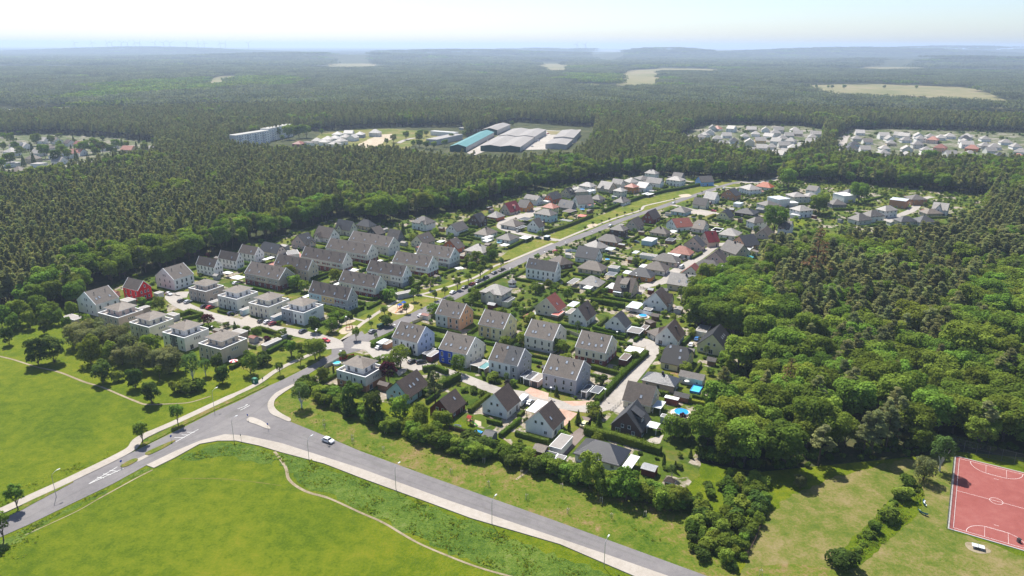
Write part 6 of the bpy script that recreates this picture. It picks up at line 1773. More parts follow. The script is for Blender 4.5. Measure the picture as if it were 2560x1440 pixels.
# trees and bushes of the meadow, each where it stands
for x, y, h, k, f, l in [
 (65, 745, 135, 'solid', .8, 'pale green young tree alone in the upper meadow corner'), (315, 668, 110, 'solid', .8, 'young tree between the upper meadow and the garages'),
 (275, 885, 205, 'solid', 1.1, 'broad dark linden, one of a touching pair in the meadow'), (390, 872, 200, 'solid', 1.05, 'broad linden touching its dark twin in the meadow'),
 (735, 1015, 165, 'solid', 1.05, 'dark rounded maple above the dirt path'), (845, 1000, 80, 'bushlight', 1.0, 'pale bush next to the dark rounded maple'),
 (968, 1055, 150, 'solid', 1.0, 'dark oval maple between path and thin young tree'), (1082, 1165, 165, 'solid', 1.1, 'darkest maple standing on the dirt path'),
 (1137, 1000, 112, 'streetlight', 1.0, 'thin young tree with a round light crown in the meadow'), (1262, 1080, 95, 'bushlight', 1.1, 'bush group end nearest the dark maple'),
 (1335, 1078, 90, 'bush', 1.2, 'bush in the middle of the low meadow group'), (1410, 1065, 75, 'bush', 1.2, 'low bush before the birches'),
 (1375, 1010, 215, 'birch', 1.2, 'tall pale birch in front of the tan villa'), (1585, 1015, 130, 'solid', 1.0, 'dark round tree before the red and white parasol'), (1555, 950, 150, 'broaddark', .8, 'dark tree directly before the tan villa wall'),
 (1465, 965, 125, 'birch', 1.3, 'light birch between two dark trees at the tan villa'), (1780, 955, 165, 'broad', .75, 'green oak at the pavement bend'), (1865, 885, 85, 'bushdark', 1.1, 'dark round bush by the long brown garage'),
 (650, 880, 200, 'broadlight', .8, 'yellow-green maple in the meadow wood'), (785, 862, 140, 'broadlight', .8, 'bronze-tinged small tree before the villas'), (1090, 840, 185, 'broad', .8, 'leafy round tree before the grey panel villa'),
 (620, 640, 120, 'broadlight', .8, 'bright tree at the meadow garages'), (1000, 930, 200, 'youngpine', .9, 'dark bushy pine before the cream villa')]:
 T(1, x, y, h, k, l, {'birch': 'birch_tree', 'youngpine': 'pine_tree'}.get(k, 'bush' if 'bush' in k else 'maple_tree' if 'maple' in l else 'tree'), 'bush' if 'bush' in k else 'tree', None, f)
for x, y, h in [(555, 760, 190), (600, 720, 170), (640, 790, 180), (700, 700, 150), (720, 790, 190), (790, 760, 170), (840, 800, 200), (880, 730, 150), (920, 850, 210), (870, 890, 150), (1150, 930, 170), (1210, 950, 190), (1265, 935, 150), (1100, 930, 120), (960, 900, 170), (1180, 880, 140)]:
 T(1, x, y, h * .92, 'youngpine', 'bushy grey-green pine in the wood between meadow and cube villas', 'pine_tree', 'tree', 'meadow pines before the villas', 1.1)
for x, y, h in [(150, 600, 190), (215, 630, 140), (340, 605, 150), (100, 650, 130), (290, 560, 170), (20, 640, 200), (420, 600, 110), (480, 640, 100), (390, 560, 130), (520, 540, 110), (240, 520, 190)]:
 T(1, x, y, h, 'broad', 'green tree at the meadow corner below the forest', 'broadleaf_tree', 'tree', 'trees at the meadow corner', .8)
T(1, 1485, 615, 90, 'purple', 'round dark purple tree beside the side street', 'purple_tree', 'tree', None, 1.3)
T(1, 1135, 508, 110, 'broadlight', 'bright green round tree in front of the red house', 'tree', 'tree', None, .95)
T(1, 1475, 140, 50, 'purple', 'small purple tree behind the white gable houses', 'purple_tree')
T(3, 735, 668, 220, 'willow', 'yellow-green willow beside the blue fronted house', 'willow_tree', 'tree', None, 1.05)
T(3, 630, 800, 205, 'purple', 'dark red plum tree at the brick based cube villa', 'purple_tree', 'tree', None, 1.05)
T(3, 1265, 715, 180, 'broad', 'round weeping tree before the blue house garden', 'tree', 'tree', None, .85)
T(3, 830, 545, 85, 'column', 'small dark conifer between willow and white house', 'conifer', 'tree', None, 1.2)
T(3, 1003, 840, 160, 'column', 'tall dark columnar conifer beside the pale blue gable house', 'conifer', 'tree', None, 1.0)
T(3, 2190, 520, 120, 'broadlight', 'green garden tree at the grey based duplex', 'tree', 'tree', None, .8)
T(3, 1575, 775, 85, 'bushlight', 'pale variegated globe bush by the half brown roof', 'bush', 'bush', None, 1.3)
T(3, 1610, 795, 60, 'bush', 'clipped green ball next to the pale globe bush', 'bush', 'bush', None, 1.3)
T(3, 1405, 885, 65, 'bush', 'clipped ball in the wild garden, farther one', 'bush', 'bush', None, 1.2)
T(3, 1490, 915, 60, 'bush', 'clipped ball in the wild garden nearest the lane', 'bush', 'bush', None, 1.2)
for x, y, h, k, f, l in [(270, 1065, 290, 'broaddark', .75, 'dark maple before the brick based cube villa'), (490, 1145, 290, 'broaddark', .8, 'dark maple before the pale blue gable house'), (735, 1165, 270, 'broad', .8, 'green maple between the pale blue and dark red houses'), (915, 1215, 230, 'broadlight', .75, 'light green tree left of the dark red house'),
       (640, 1235, 120, 'bushlight', 1.2, 'pale spiky bush under the maples'), (570, 1190, 120, 'bush', 1.0, 'bush between two maples on the verge'), (1090, 1200, 160, 'broadlight', .9, 'light tree before the dark red house'), (1160, 1180, 130, 'broad', .9, 'green tree at the climbing frame garden'), (975, 1310, 150, 'broadlight', 1.0, 'yellowish bush tree at the garden corner'), (1060, 1280, 130, 'broad', 1.0, 'dark bush tree beside the trampoline'), (1205, 1350, 90, 'bush', 1.2, 'grey-green bush below the trampoline'),
       (1400, 1415, 150, 'bushdark', 1.5, 'big dark bush below the black garden house'), (1560, 1425, 100, 'bush', 1.3, 'smaller bush beside the big dark one'), (40, 985, 130, 'bushlight', 1.2, 'grey willow bush at the junction corner'), (30, 800, 160, 'broadlight', .8, 'yellow-green tree at the junction corner'), (110, 905, 90, 'bush', 1.0, 'green bush at the brick based villa')]:
 T(3, x, y, h, k, l, 'bush' if 'bush' in k else 'maple_tree' if 'maple' in l else 'tree', 'bush' if 'bush' in k else 'tree', None, f)
T(1, 2145, 1195, 180, 'birch', 'round birch at the corner pavement', 'birch_tree', 'tree', None, 1.5)
T(1, 2180, 1040, 90, 'broaddark', 'dark small tree at the villa fence', 'tree')
# the row of bushes below the sparkling slate roof
for x, y, h, k, f in [(590, 1005, 105, 'bushdark', 1.1), (695, 1020, 90, 'bushdark', .9), (850, 1040, 130, 'broad', 1.1), (930, 1080, 130, 'broad', 1.1), (1010, 1105, 120, 'broad', 1.1), (1100, 1150, 150, 'broad', 1.0), (1200, 1190, 290, 'broad', .75), (1300, 1230, 180, 'broadlight', .9), (1400, 1260, 180, 'broad', .9), (1490, 1290, 260, 'broad', .8), (1590, 1280, 140, 'broadlight', 1.0), (1660, 1310, 150, 'broadlight', 1.0), (1760, 1360, 170, 'broad', .9), (1840, 1370, 160, 'broadlight', .9), (1900, 1340, 180, 'broadlight', .9), (765, 1020, 100, 'purple', .9), (250, 880, 110, 'bush', 1.4), (340, 900, 110, 'bushdark', 1.3), (420, 910, 90, 'bush', 1.3), (90, 830, 80, 'bushlight', 1.2)]:
 T(4, x, y, h, k, 'leafy shrub in the planted row below the gardens', 'shrub', 'shrub', 'shrubs of the planted row along the verge', f)
for x, y, h, k, l in [(1875, 790, 190, 'broad', 'dense green garden tree beside the round pool'), (1965, 800, 170, 'broaddark', 'dark garden tree beside the round pool'), (1940, 660, 80, 'purple', 'dark red bush leaning over the round pool'), (1270, 720, 150, 'spruce', 'grey-green conifer beside the yellow car'), (1640, 1180, 90, 'spruce', 'small fir on the lawn of the slate bungalow'), (930, 450, 90, 'spruce', 'dark conifer at the lavender house wall'), (1560, 165, 80, 'broadlight', 'round young tree at the white-roofed carport'), (960, 110, 120, 'broadlight', 'leafy tree between the cream duplexes'), (2290, 210, 130, 'broad', 'garden tree right of the brown garden house'), (1285, 360, 90, 'bushdark', 'dark round bush inside the lane hedge')]:
 T(4, x, y, h, k, l, 'conifer' if k == 'spruce' else 'bush' if 'bush' in l else 'garden_tree', 'bush' if 'bush' in l else 'tree', None, 1.0)
belt = smooth_pts(gp([(750, 975), (800, 1000), (862, 1035), (935, 1062), (1005, 1088), (1062, 1112), (1118, 1132), (1180, 1150), (1235, 1142), (1300, 1158), (1350, 1190), (1450, 1212), (1560, 1236), (1640, 1262), (1710, 1285)]), 5)
for i, p in enumerate(belt):
 for k in range(2 if i % 3 else 1):
  q = (p.x + trng.uniform(-1.6, 1.6), p.y + trng.uniform(-.6, 3.6))
  tree(trng.choice(['shrubtree', 'shrublight', 'solid', 'bush', 'shrubtree']), q, trng.uniform(2.4, 5.6), 'leafy shrub in the planted row below the gardens', 'shrub', 'shrub', 'shrubs of the planted row along the verge', 1.25, True)
# thicket between shrub row and dry grass
P_TH = gp([(1715, 1265), (1760, 1225), (1840, 1190), (1905, 1200), (1915, 1270), (1890, 1330), (1860, 1400), (1840, 1430), (1770, 1405), (1710, 1375)])
tx, ty = [], []
for i in range(400):
 q = (trng.uniform(min(p.x for p in P_TH), max(p.x for p in P_TH)), trng.uniform(min(p.y for p in P_TH), max(p.y for p in P_TH)))
 if inpoly(P_TH, np.array([q[0]]), np.array([q[1]]))[0] and all((q[0] - a) ** 2 + (q[1] - b_) ** 2 > 4.0 for a, b_ in zip(tx, ty)):
  tx.append(q[0]); ty.append(q[1])
  tree(trng.choice(['bush', 'bush', 'bushlight', 'broad', 'broadlight', 'bushdark']), q, trng.uniform(2.2, 4.4), 'tangled shrub in the thicket between road and dry grass', 'shrub', 'shrub', 'shrubs of the roadside thicket', 1.05, True)
for x, y, h, k, l in [(1640, 795, 110, 'bushlight', 'leafy bush at the top of the grass bank'), (1690, 700, 80, 'bush', 'bush at the upper end of the grass bank'), (1545, 950, 110, 'bushlight', 'pale bush in the middle of the grass bank'), (1455, 1040, 80, 'bush', 'bush lower on the grass bank'), (1400, 1080, 60, 'bushlight', 'small bush below the others on the bank'), (1205, 1300, 120, 'bushdark', 'dark bush at the foot of the grass bank'), (1208, 1190, 40, 'spruce', 'tiny fir at the foot of the grass bank'), (1810, 660, 180, 'youngpine', 'small grey pine left of the court'), (1930, 590, 270, 'birch', 'tall birch behind the court corner'), (890, 720, 110, 'youngpine', 'young pine standing before the wood')]:
 T(11, x, y, h, k, l, 'bush' if 'bush' in k else 'conifer' if k == 'spruce' else 'pine_tree' if 'pine' in k else 'birch_tree', 'bush' if 'bush' in k else 'tree', None, 1.0 if 'pine' in k else 1.2)
for z, x, y, h in [(12, 1045, 590, 140), (12, 340, 760, 130), (11, 780, 160, 330), (12, 660, 660, 110), (7, 1060, 1080, 420)]:
 T(z, x, y, h * 1.25, 'deadpine', 'rust-brown dying pine among green trees', 'dead_pine', 'tree', 'dying pines', 1.0)
for x, y, h in [(1730, 790, 15), (1745, 815, 14), (1775, 825, 15), (1800, 835, 16), (1830, 845, 16), (1865, 850, 16), (1895, 850, 15), (1760, 790, 17), (1795, 805, 18), (1830, 815, 18), (1865, 820, 18), (1895, 825, 17), (1785, 775, 18), (1825, 785, 18), (1865, 790, 18), (1900, 795, 17), (1745, 765, 15)]:
 tree(trng.choice(['broad', 'broad', 'broadlight']), G((x, y)), h, 'tall leafy tree of the grove behind the house with large black roof', 'broadleaf_tree', 'tree', 'trees of the grove', 1.05)
ex, ey = jgrid(40, 420, 120, 520, 2.3)
ee = ~inpoly(G_MEA, ex, ey) & ~inpoly(G_EST, ex, ey) & (near_line(G_MEA + [G_MEA[0]], ex, ey, 7) | near_line(G_EST + [G_EST[0]], ex, ey, 5)) & (R0.uniform(0, 1, ex.shape) < .6)
ex, ey = ex[ee], ey[ee]
es = R0.uniform(.8, 2.0, len(ex))
gn_scatter('undergrowth', np.stack([ex, ey, np.zeros(len(ex))], 1).tolist(), R0.uniform(0, 6.28, len(ex)), np.stack([es, es, es], 1), R0.integers(0, 4, len(ex)).astype(np.int32), [l[2] for l in PROTO['bush'][1]], 'bushy undergrowth along the edge of the wood')
for i, p in enumerate(smooth_pts(gp([(2115, 1400), (2160, 1350), (2200, 1300), (2250, 1250), (2290, 1225)]), 4)):
 for k in range(2):
  tree(trng.choice(['bush', 'bushlight']), (p.x + trng.uniform(-1.5, 1.5), p.y + trng.uniform(-1, 1)), trng.uniform(.9, 1.7), 'low bush in the overgrown bank beside the court', 'shrub', 'shrub', 'low bushes of the grass bank', 1.3, True)
# street and park trees
for z, q in [(10, [(130, 778, 178, 's'), (25, 1002, 205, 's'), (1014, 305, 155, 's'), (1268, 180, 150, 's')]),
    (1, [(2072, 838, 125, 's'), (2277, 828, 110, 's'), (2137, 892, 88, 'l'), (1990, 962, 100, 'l')]),
    (2, [(1047, 1262, 118, 's'), (1182, 1155, 70, 's'), (1302, 1050, 100, 's'), (1165, 1092, 65, 's'), (1562, 912, 120, 's'), (1755, 905, 90, 's'), (1845, 872, 100, 's'), (1955, 808, 115, 's'), (2055, 755, 105, 'l'), (2160, 705, 125, 's'), (2255, 652, 72, 'l'), (2350, 612, 95, 's'), (1715, 805, 115, 's'), (1785, 748, 65, 'l'), (1500, 1022, 100, 'l'), (1350, 1075, 70, 'l'), (1630, 975, 45, 'l'), (1545, 740, 60, 'l'), (460, 1400, 120, 's'), (720, 1400, 120, 'l')]),
    (6, [(1325, 575, 45, 's'), (1397, 535, 50, 's'), (1477, 505, 35, 's'), (1547, 490, 40, 's'), (1617, 458, 42, 's'), (1687, 432, 38, 's'), (1757, 410, 38, 's'), (1825, 400, 35, 'l'), (2140, 300, 30, 's'), (1505, 600, 25, 's'), (2395, 232, 26, 'l')])]:
 for x, y, h, k in q:
  T(z, x, y, h, 'street' if k == 's' else 'streetlight', 'young street tree with a round crown on grass beside road or path' if k == 's' else 'young street tree with a pale airy crown on grass beside road or path', 'street_tree', 'tree', 'young street and park trees', 1.05)
for z, q in [(2, [(440, 720, 150, 'broadlight'), (490, 800, 130, 'broad'), (580, 830, 110, 'broad'), (870, 740, 130, 'broadlight'), (680, 1190, 150, 'broaddark'), (820, 1190, 130, 'broad'), (850, 1120, 130, 'broad'), (1320, 1135, 100, 'bushdark'), (1350, 910, 120, 'broad'), (1290, 890, 80, 'broad'), (1600, 850, 90, 'broaddark'), (1660, 745, 80, 'broad'), (2200, 600, 110, 'broad'), (2130, 570, 120, 'broad'), (2060, 600, 100, 'broad'), (2270, 545, 110, 'broad'), (2090, 640, 90, 'broad'), (2250, 500, 90, 'broad'), (1730, 1040, 110, 'broad'), (2110, 920, 120, 'broad'), (1540, 760, 80, 'broad'), (1760, 330, 80, 'broad'), (1560, 390, 90, 'broadlight'), (1470, 300, 110, 'spruce')]),
    (6, [(100, 660, 70, 'broad'), (480, 790, 90, 'broaddark'), (150, 340, 130, 'broad'), (910, 620, 50, 'broad')]),
    (5, [(140, 480, 100, 'broad'), (430, 540, 110, 'broad'), (1450, 570, 160, 'birch'), (1540, 880, 90, 'broadlight'), (1860, 1130, 150, 'broad'), (1840, 1310, 120, 'broadlight'), (1040, 230, 80, 'broad'), (260, 430, 80, 'broadlight')]),
    (7, [(860, 250, 190, 'broad'), (830, 215, 170, 'broad'), (1105, 440, 180, 'broad'), (750, 590, 230, 'broad'), (1425, 345, 170, 'broad'), (1080, 420, 150, 'broaddark'), (460, 660, 60, 'broad')])]:
 for x, y, h, k in q:
  T(z, x, y, h, k, 'leafy garden tree standing among the houses' if k != 'spruce' else 'dark conifer in a garden under the forest', 'garden_tree', 'tree', 'garden trees among the houses', 1.05)
# saplings on the verge, each tied between stakes
SAP = [(3, q) for q in [(40, 1215), (300, 1345), (600, 1255), (580, 1420), (872, 1300), (1180, 1425)]] + [(4, q) for q in [(70, 900), (88, 1070), (352, 985), (388, 1170), (652, 1085), (692, 1275), (975, 1190), (1025, 1390), (1292, 1300), (1642, 1412), (1372, 1430)]] + [(1, (2305, 1310)), (1, (2505, 1420)), (11, (600, 1365))]
def sapling():
 b = MB(); b.tube([(0, 0, 0), (0.02, 0.01, 1.5), (0, 0, 2.5)], [.035, .03, .012], 5)
 tm = b.mesh('trunk', [M_bark])
 b = MB()
 for a in range(3):
  c, s = .42 * math.cos(a * 2.094), .42 * math.sin(a * 2.094)
  b.tube([(c, s, 0), (c, s, 1.75)], .045, 5)
 for a in range(3):
  c, s = .42 * math.cos(a * 2.094), .42 * math.sin(a * 2.094)
  d, e = .42 * math.cos((a + 1) * 2.094), .42 * math.sin((a + 1) * 2.094)
  b.tube([(c, s, 1.6), (d, e, 1.6)], .04, 4)
 sm = b.mesh('stake_frame', [mat('pale_stakes', (0.50, 0.44, 0.35), 0.9)])
 V, Tt, _ = make_bush(91, 110, .22)
 V = V * np.array([.42, .42, .85]) + np.array([0, 0, 1.5])
 return tm, sm, leaf_mesh('crown', V, Tt[:len(V) // 4], [L_oakl])
SM = sapling()
for z, q in SAP:
 p = GZ(z, *q)
 r = empty('sapling', p, trng.uniform(0, 6))
 tag(r, 'thin sapling tied between pale stakes on the roadside verge', 'sapling', 'staked saplings on the verge')
 k = trng.uniform(.9, 1.2)
 inst('trunk', SM[0], r, scale=(1, 1, k)); inst('stake_frame', SM[1], r); inst('crown', SM[2], r, scale=(1, 1, k))
# shrubs and low hedges that fill the gardens
def on_building(x, y, pad=0.0):
 for mid, hl, hw, a in FOOT:
  dx, dy = x - mid.x, y - mid.y
  if abs(dx) > 22 or abs(dy) > 22:
   continue
  c, s = math.cos(a), math.sin(a)
  if abs(dx * c + dy * s) < hl + pad and abs(-dx * s + dy * c) < hw + pad:
   return True
 return False
# occupancy raster (0.6 m cells): buildings, streets, hedges and paved ground
OX, OY, OC = -300.0, 120.0, 0.6
OW, OH = int(760 / OC), int(680 / OC)
_gx, _gy = np.meshgrid(OX + (np.arange(OW) + .5) * OC, OY + (np.arange(OH) + .5) * OC)
_gx, _gy = _gx.ravel(), _gy.ravel()
OCC = np.zeros(_gx.shape, bool)
for mid, hl, hw, a in FOOT:
 c, s_ = math.cos(a), math.sin(a)
 OCC |= inpoly([(mid.x + c * p - s_ * q, mid.y + s_ * p + c * q) for p, q in ((-hl, -hw), (hl, -hw), (hl, hw), (-hl, hw))], _gx, _gy)
for pts, w in ROADS + HEDGED:
 OCC |= near_line(pts, _gx, _gy, w)
for p in KEEP:
 OCC |= inpoly(p, _gx, _gy)
OCC |= ~inpoly(G_EST, _gx, _gy)
for z, x, y, rad in [(4, 1930, 590, 5), (5, 1105, 692, 5), (15, 2012, 455, 5), (6, 545, 688, 4), (6, 1300, 385, 4), (6, 1530, 845, 3), (4, 1828, 1205, 3), (1, 2395, 885, 4), (4, 2050, 405, 6), (4, 305, 742, 3), (2, 2450, 775, 4), (4, 240, 672, 4), (3, 1850, 985, 5), (3, 1920, 985, 4), (4, 135, 712, 3), (7, 110, 470, 3), (5, 1590, 900, 4), (5, 1540, 955, 4), (3, 545, 480, 4), (4, 1700, 800, 3)]:
 p = GZ(z, x, y)
 OCC |= (_gx - p.x) ** 2 + (_gy - p.y) ** 2 < rad * rad
OCC = OCC.reshape(OH, OW)
def free(x, y, pad):
 k = int(math.ceil(pad / OC))
 i, j = int((y - OY) / OC), int((x - OX) / OC)
 if i < k or j < k or i >= OH - k or j >= OW - k:
  return False
 return not OCC[i - k:i + k + 1, j - k:j + k + 1].any()
hr = random.Random(77)
nh = 0
for root, mid, L, W, ang, lab in HOUSES:
 for side in range(4):
  if hr.random() < 0.38:
   continue
  a = ang + side * PI / 2
  hl, hw = (L / 2, W / 2) if side % 2 == 0 else (W / 2, L / 2)
  off = hw + hr.uniform(3.4, 7.0)
  ln = min(hl + hr.uniform(1, 5), 13)
  cx, cy = mid.x + math.sin(a) * off, mid.y - math.cos(a) * off
  ux, uy = math.cos(a), math.sin(a)
  run = []
  best = []
  for k in range(-7, 8):
   q = (cx + ux * ln * k / 7, cy + uy * ln * k / 7)
   if free(q[0], q[1], 0.9):
    run.append(q)
    if len(run) > len(best):
     best = list(run)
   else:
    run = []
  if len(best) > 4:
   dv = Vector((cx - mid.x, cy - mid.y)).normalized()
   wh = 'before' if dv.y < -.707 else 'behind' if dv.y > .707 else 'left of' if dv.x < 0 else 'right of'
   hedge([best[0], best[-1]], hr.uniform(.9, 1.7), hr.uniform(1.2, 2.2), 'hedge ' + wh + ' the ' + ' '.join(lab.split()[:12]), L_hedge if hr.random() < .8 else L_dark)
   for k in range(0, 15):
    q = best[0][0] + (best[-1][0] - best[0][0]) * k / 14, best[0][1] + (best[-1][1] - best[0][1]) * k / 14
    i, j = int((q[1] - OY) / OC), int((q[0] - OX) / OC)
    OCC[i - 2:i + 3, j - 2:j + 3] = True
   nh += 1
sheds = 0
for root, mid, L, W, ang, lab in HOUSES:
 for tr in range(14):
  a = ang + hr.choice([0, 1, 2, 3]) * PI / 2 + hr.uniform(-.5, .5)
  d = max(L, W) / 2 + hr.uniform(3.5, 9)
  x, y = mid.x + math.sin(a) * d, mid.y - math.cos(a) * d
  if hr.random() < .75 and sheds < 90 and free(x, y, 1.9):
   w_, l_, h_ = hr.uniform(1.1, 1.7), hr.uniform(1.3, 2.3), hr.uniform(2, 2.4)
   r = empty('garden_shed', (x, y, 0), ang); tag(r, 'garden shed beside the ' + ' '.join(lab.split()[:12]), 'shed', 'small garden sheds')
   b = MB(); b.box(-l_, l_, -w_, w_, 0, h_); b.build('wall', [hr.choice([M_timber, paint(COL['timber']), paint(COL['pale']), paint(COL['redbrown']), paint(COL['grey'])])], r)
   b = MB(); solid(b, [[(p[0], p[1], p[2] + .13) for p in f] for f in roof_faces('gable', l_ * 2, w_ * 2, h_, hr.uniform(.25, .8), .25, .2)], .12); b.build('roof', [roof_mat(RC[hr.choice(['felt', 'brown', 'grey', 'palegrey', 'redtile', 'dark', 'steel'])])], r)
   i, j = int((y - OY) / OC), int((x - OX) / OC)
   OCC[i - 4:i + 5, j - 4:j + 5] = True
   sheds += 1
   break
ns = 0
bx0, bx1 = min(p.x for p in G_EST), max(p.x for p in G_EST)
by0, by1 = min(p.y for p in G_EST), max(p.y for p in G_EST)
spots = []
for i in range(40000):
 x, y = hr.uniform(bx0, bx1), hr.uniform(by0, by1)
 if free(x, y, .9):
  i, j = int((y - OY) / OC), int((x - OX) / OC)
  OCC[i - 1:i + 2, j - 1:j + 2] = True
  spots.append((x, y))
 if len(spots) > 2600:
  break
spots.sort(key=lambda q: q[0] ** 2 + q[1] ** 2)
ex = [[], [], [], []]
KB = [PROTO[k][1][0][2] for k in ('bush', 'bushdark', 'bushlight', 'shrubtree')]
for x, y in spots:
 k = hr.choice(['bush'] * 5 + ['bushlight'] * 2 + ['bushdark'] * 3 + ['bushpurple', 'column', 'shrubtree', 'shrubtree', 'birch', 'spruce', 'shrublight'])
 hh = hr.uniform(3.5, 6) if k in ('shrubtree', 'birch', 'shrublight', 'spruce') else hr.uniform(.9, 2.4) if k != 'column' else hr.uniform(2.5, 4)
 if ns < 140 and hr.random() < .62:
  if k in ('shrubtree', 'birch', 'shrublight', 'spruce'):
   tree(k, (x, y), hh, 'small garden tree between the houses', 'garden_tree', 'tree', 'garden trees among the houses', 1.1, True)
  else:
   tree(k, (x, y), hh, 'garden shrub between the houses', 'shrub', 'shrub', 'garden shrubs between the houses', 1.2 if k != 'column' else 1.0, True)
  ns += 1
 else:
  q = hr.choice([0, 0, 1, 2, 3])
  ex[0].append((x, y, 0)); ex[1].append(hr.uniform(0, 6.28)); f = hr.uniform(.35, 1.0) * (.9 if q < 3 else .8)
  ex[2].append((f * 1.25, f * 1.25, f)); ex[3].append(q)
gn_scatter('shrubbery', ex[0], ex[1], ex[2], np.array(ex[3], np.int32), KB, 'low planting and shrubbery filling the gardens of the estate')
print('HEDGES', nh, 'SHRUBS', ns)
# tall grass on verges and meadow
def tuft_mesh(seed, n=16, r0=.35, h=.5):
 r = np.random.default_rng(seed)
 V, Tt = [], []
 for i in range(n):
  a = r.uniform(0, 6.28); q = r.uniform(0, r0)
  c = np.array([math.cos(a) * q, math.sin(a) * q, 0]); b_ = r.uniform(0, 6.28); w = .09
  t = np.array([math.cos(b_) * w, math.sin(b_) * w, 0]); lean = r.normal(0, .26, 3); lean[2] = h * r.uniform(.6, 1.2)
  V += [c - t, c + t, c + t * .3 + lean, c - t * .3 + lean]; Tt.append(r.uniform(0, 1))
 return leaf_mesh('tuft', np.array(V), Tt, [L_grass])
TU = [tuft_mesh(s, 16, .4, .42) for s in (1, 2, 3)]
def rough(polypx, spacing, z0=0):
 g = gp(polypx, z0)
 x, y = jgrid(min(p.x for p in g), max(p.x for p in g), min(p.y for p in g), max(p.y for p in g), spacing)
 kk = inpoly(g, x, y)
 return x[kk], y[kk]
gx, gy, gs = [], [], []
for pp, sp, scl in [([(690, 1140), (720, 1122), (810, 1165), (900, 1200), (1100, 1272), (1300, 1352), (1500, 1440), (1280, 1440), (1150, 1390), (980, 1310), (860, 1250), (760, 1215), (715, 1180)], .8, .8), ([(545, 1106), (600, 1108), (690, 1135), (680, 1170), (560, 1140), (470, 1150), (430, 1160)], .75, .8), ([(0, 1350), (180, 1265), (370, 1168), (420, 1150), (300, 1210), (150, 1285), (0, 1375)], .7, .8), ([(-100, 1400), (0, 1365), (110, 1330), (60, 1400), (0, 1430)], .8, .9),
     ([(2095, 1415), (2180, 1300), (2250, 1225), (2305, 1225), (2300, 1270), (2200, 1365), (2120, 1425)], .6, 1.2), ([(0, 1270), (200, 1178), (330, 1115), (340, 1100), (150, 1175), (0, 1240)], .8, .9), ([(690, 1000), (790, 1005), (930, 1040), (1150, 1075), (1300, 1155), (1500, 1200), (1700, 1240), (1720, 1310), (1800, 1420), (1381, 1290), (1100, 1195), (900, 1122), (740, 1050)], 2.0, .6)]:
 a, b_ = rough(pp, sp)
 gx.append(a); gy.append(b_); gs.append(np.full(len(a), scl))
gx, gy, gs = np.concatenate(gx), np.concatenate(gy), np.concatenate(gs) * R0.uniform(.7, 1.3, sum(len(a) for a in gx))
kk = ~inpoly(gp(P_ROAD), gx, gy) & ~inpoly(gp(P_PAVS), gx, gy)
gx, gy, gs = gx[kk], gy[kk], gs[kk]
nzg = np.array([mn.noise(Vector((a * .22, b_ * .22, 1.7))) + .6 * mn.noise(Vector((a * .9, b_ * .9, 5.2))) for a, b_ in zip(gx, gy)])
kk = nzg > -.12
gx, gy, gs = gx[kk], gy[kk], (gs * np.clip(.55 + 1.1 * nzg, .35, 1.4))[kk]
gn_scatter('tall_grass', np.stack([gx, gy, np.full(len(gx), .08)], 1).tolist(), R0.uniform(0, 6.28, len(gx)), np.stack([gs, gs, gs], 1), R0.integers(0, 3, len(gx)).astype(np.int32), TU, 'tall grass and weeds on verges and meadow')
print('TUFTS', len(gx))
# ------------------------------------------------------------------ far buildings
ORD = ['first', 'second', 'third', 'fourth', 'fifth', 'sixth', 'seventh', 'eighth', 'ninth', 'tenth', 'eleventh', 'twelfth', 'thirteenth', 'fourteenth', 'fifteenth', 'sixteenth']
fr = random.Random(21)
def far_house(z, x, y, kind, roof, wall, label, group, E=4.0, rise=3.9, L=12.5, W=11.0, ang=None):
 c = GZ(z, x, y, E + rise * .45)
 a = R_(ang if ang is not None else fr.choice([-8, -14, -5, 78, -40]) + fr.uniform(-4, 4))
 L *= fr.uniform(.88, 1.12); W *= fr.uniform(.9, 1.1)
 r = empty('house', (c.x, c.y, 0), a)
 tag(r, label, 'house', group)
 rk = 'hip' if kind == 'h' else 'gable'
 X, Y_ = L / 2, W / 2
 b = MB(); b.box(-X, X, -Y_, Y_, 0, E, 0)
 if rk == 'gable' and kind != 'f':
  for s in (-1, 1):
   b.face([(s * X, -s * Y_, E), (s * X, s * Y_, E), (s * X, 0, E + rise)], 0)
 b.build('wall', [paint(COL[wall])], r)
 b = MB()
 if kind == 'f':
  b.box(-X - .1, X + .1, -Y_ - .1, Y_ + .1, E + .002, E + .3, 0)
 else:
  solid(b, [[(p[0], p[1], p[2] + .2) for p in f] for f in roof_faces(rk, L, W, E, rise, .5, .35)], .2, 0, 0)
 b.build('roof', [roof_mat({'grey': (.42, .415, .405), 'palegrey': (.6, .59, .57), 'greybrown': (.3, .28, .26)}.get(roof, RC[roof]))], r)  # paler copies of the tile colours, with sun glare painted in
 for s in (-.3, .28):
  inst('window', window_mesh(1.15, 1.25), r, (s * L, -Y_ - .003, .9))
  if E > 4.5:
   inst('window', window_mesh(1.15, 1.25), r, (s * L, -Y_ - .003, 3.4))
 inst('window', window_mesh(1.15, 1.25), r, (X + .003, 0.1 * W, E - 1.5 if E > 3 else .9), (0, 0, PI / 2))
 return r
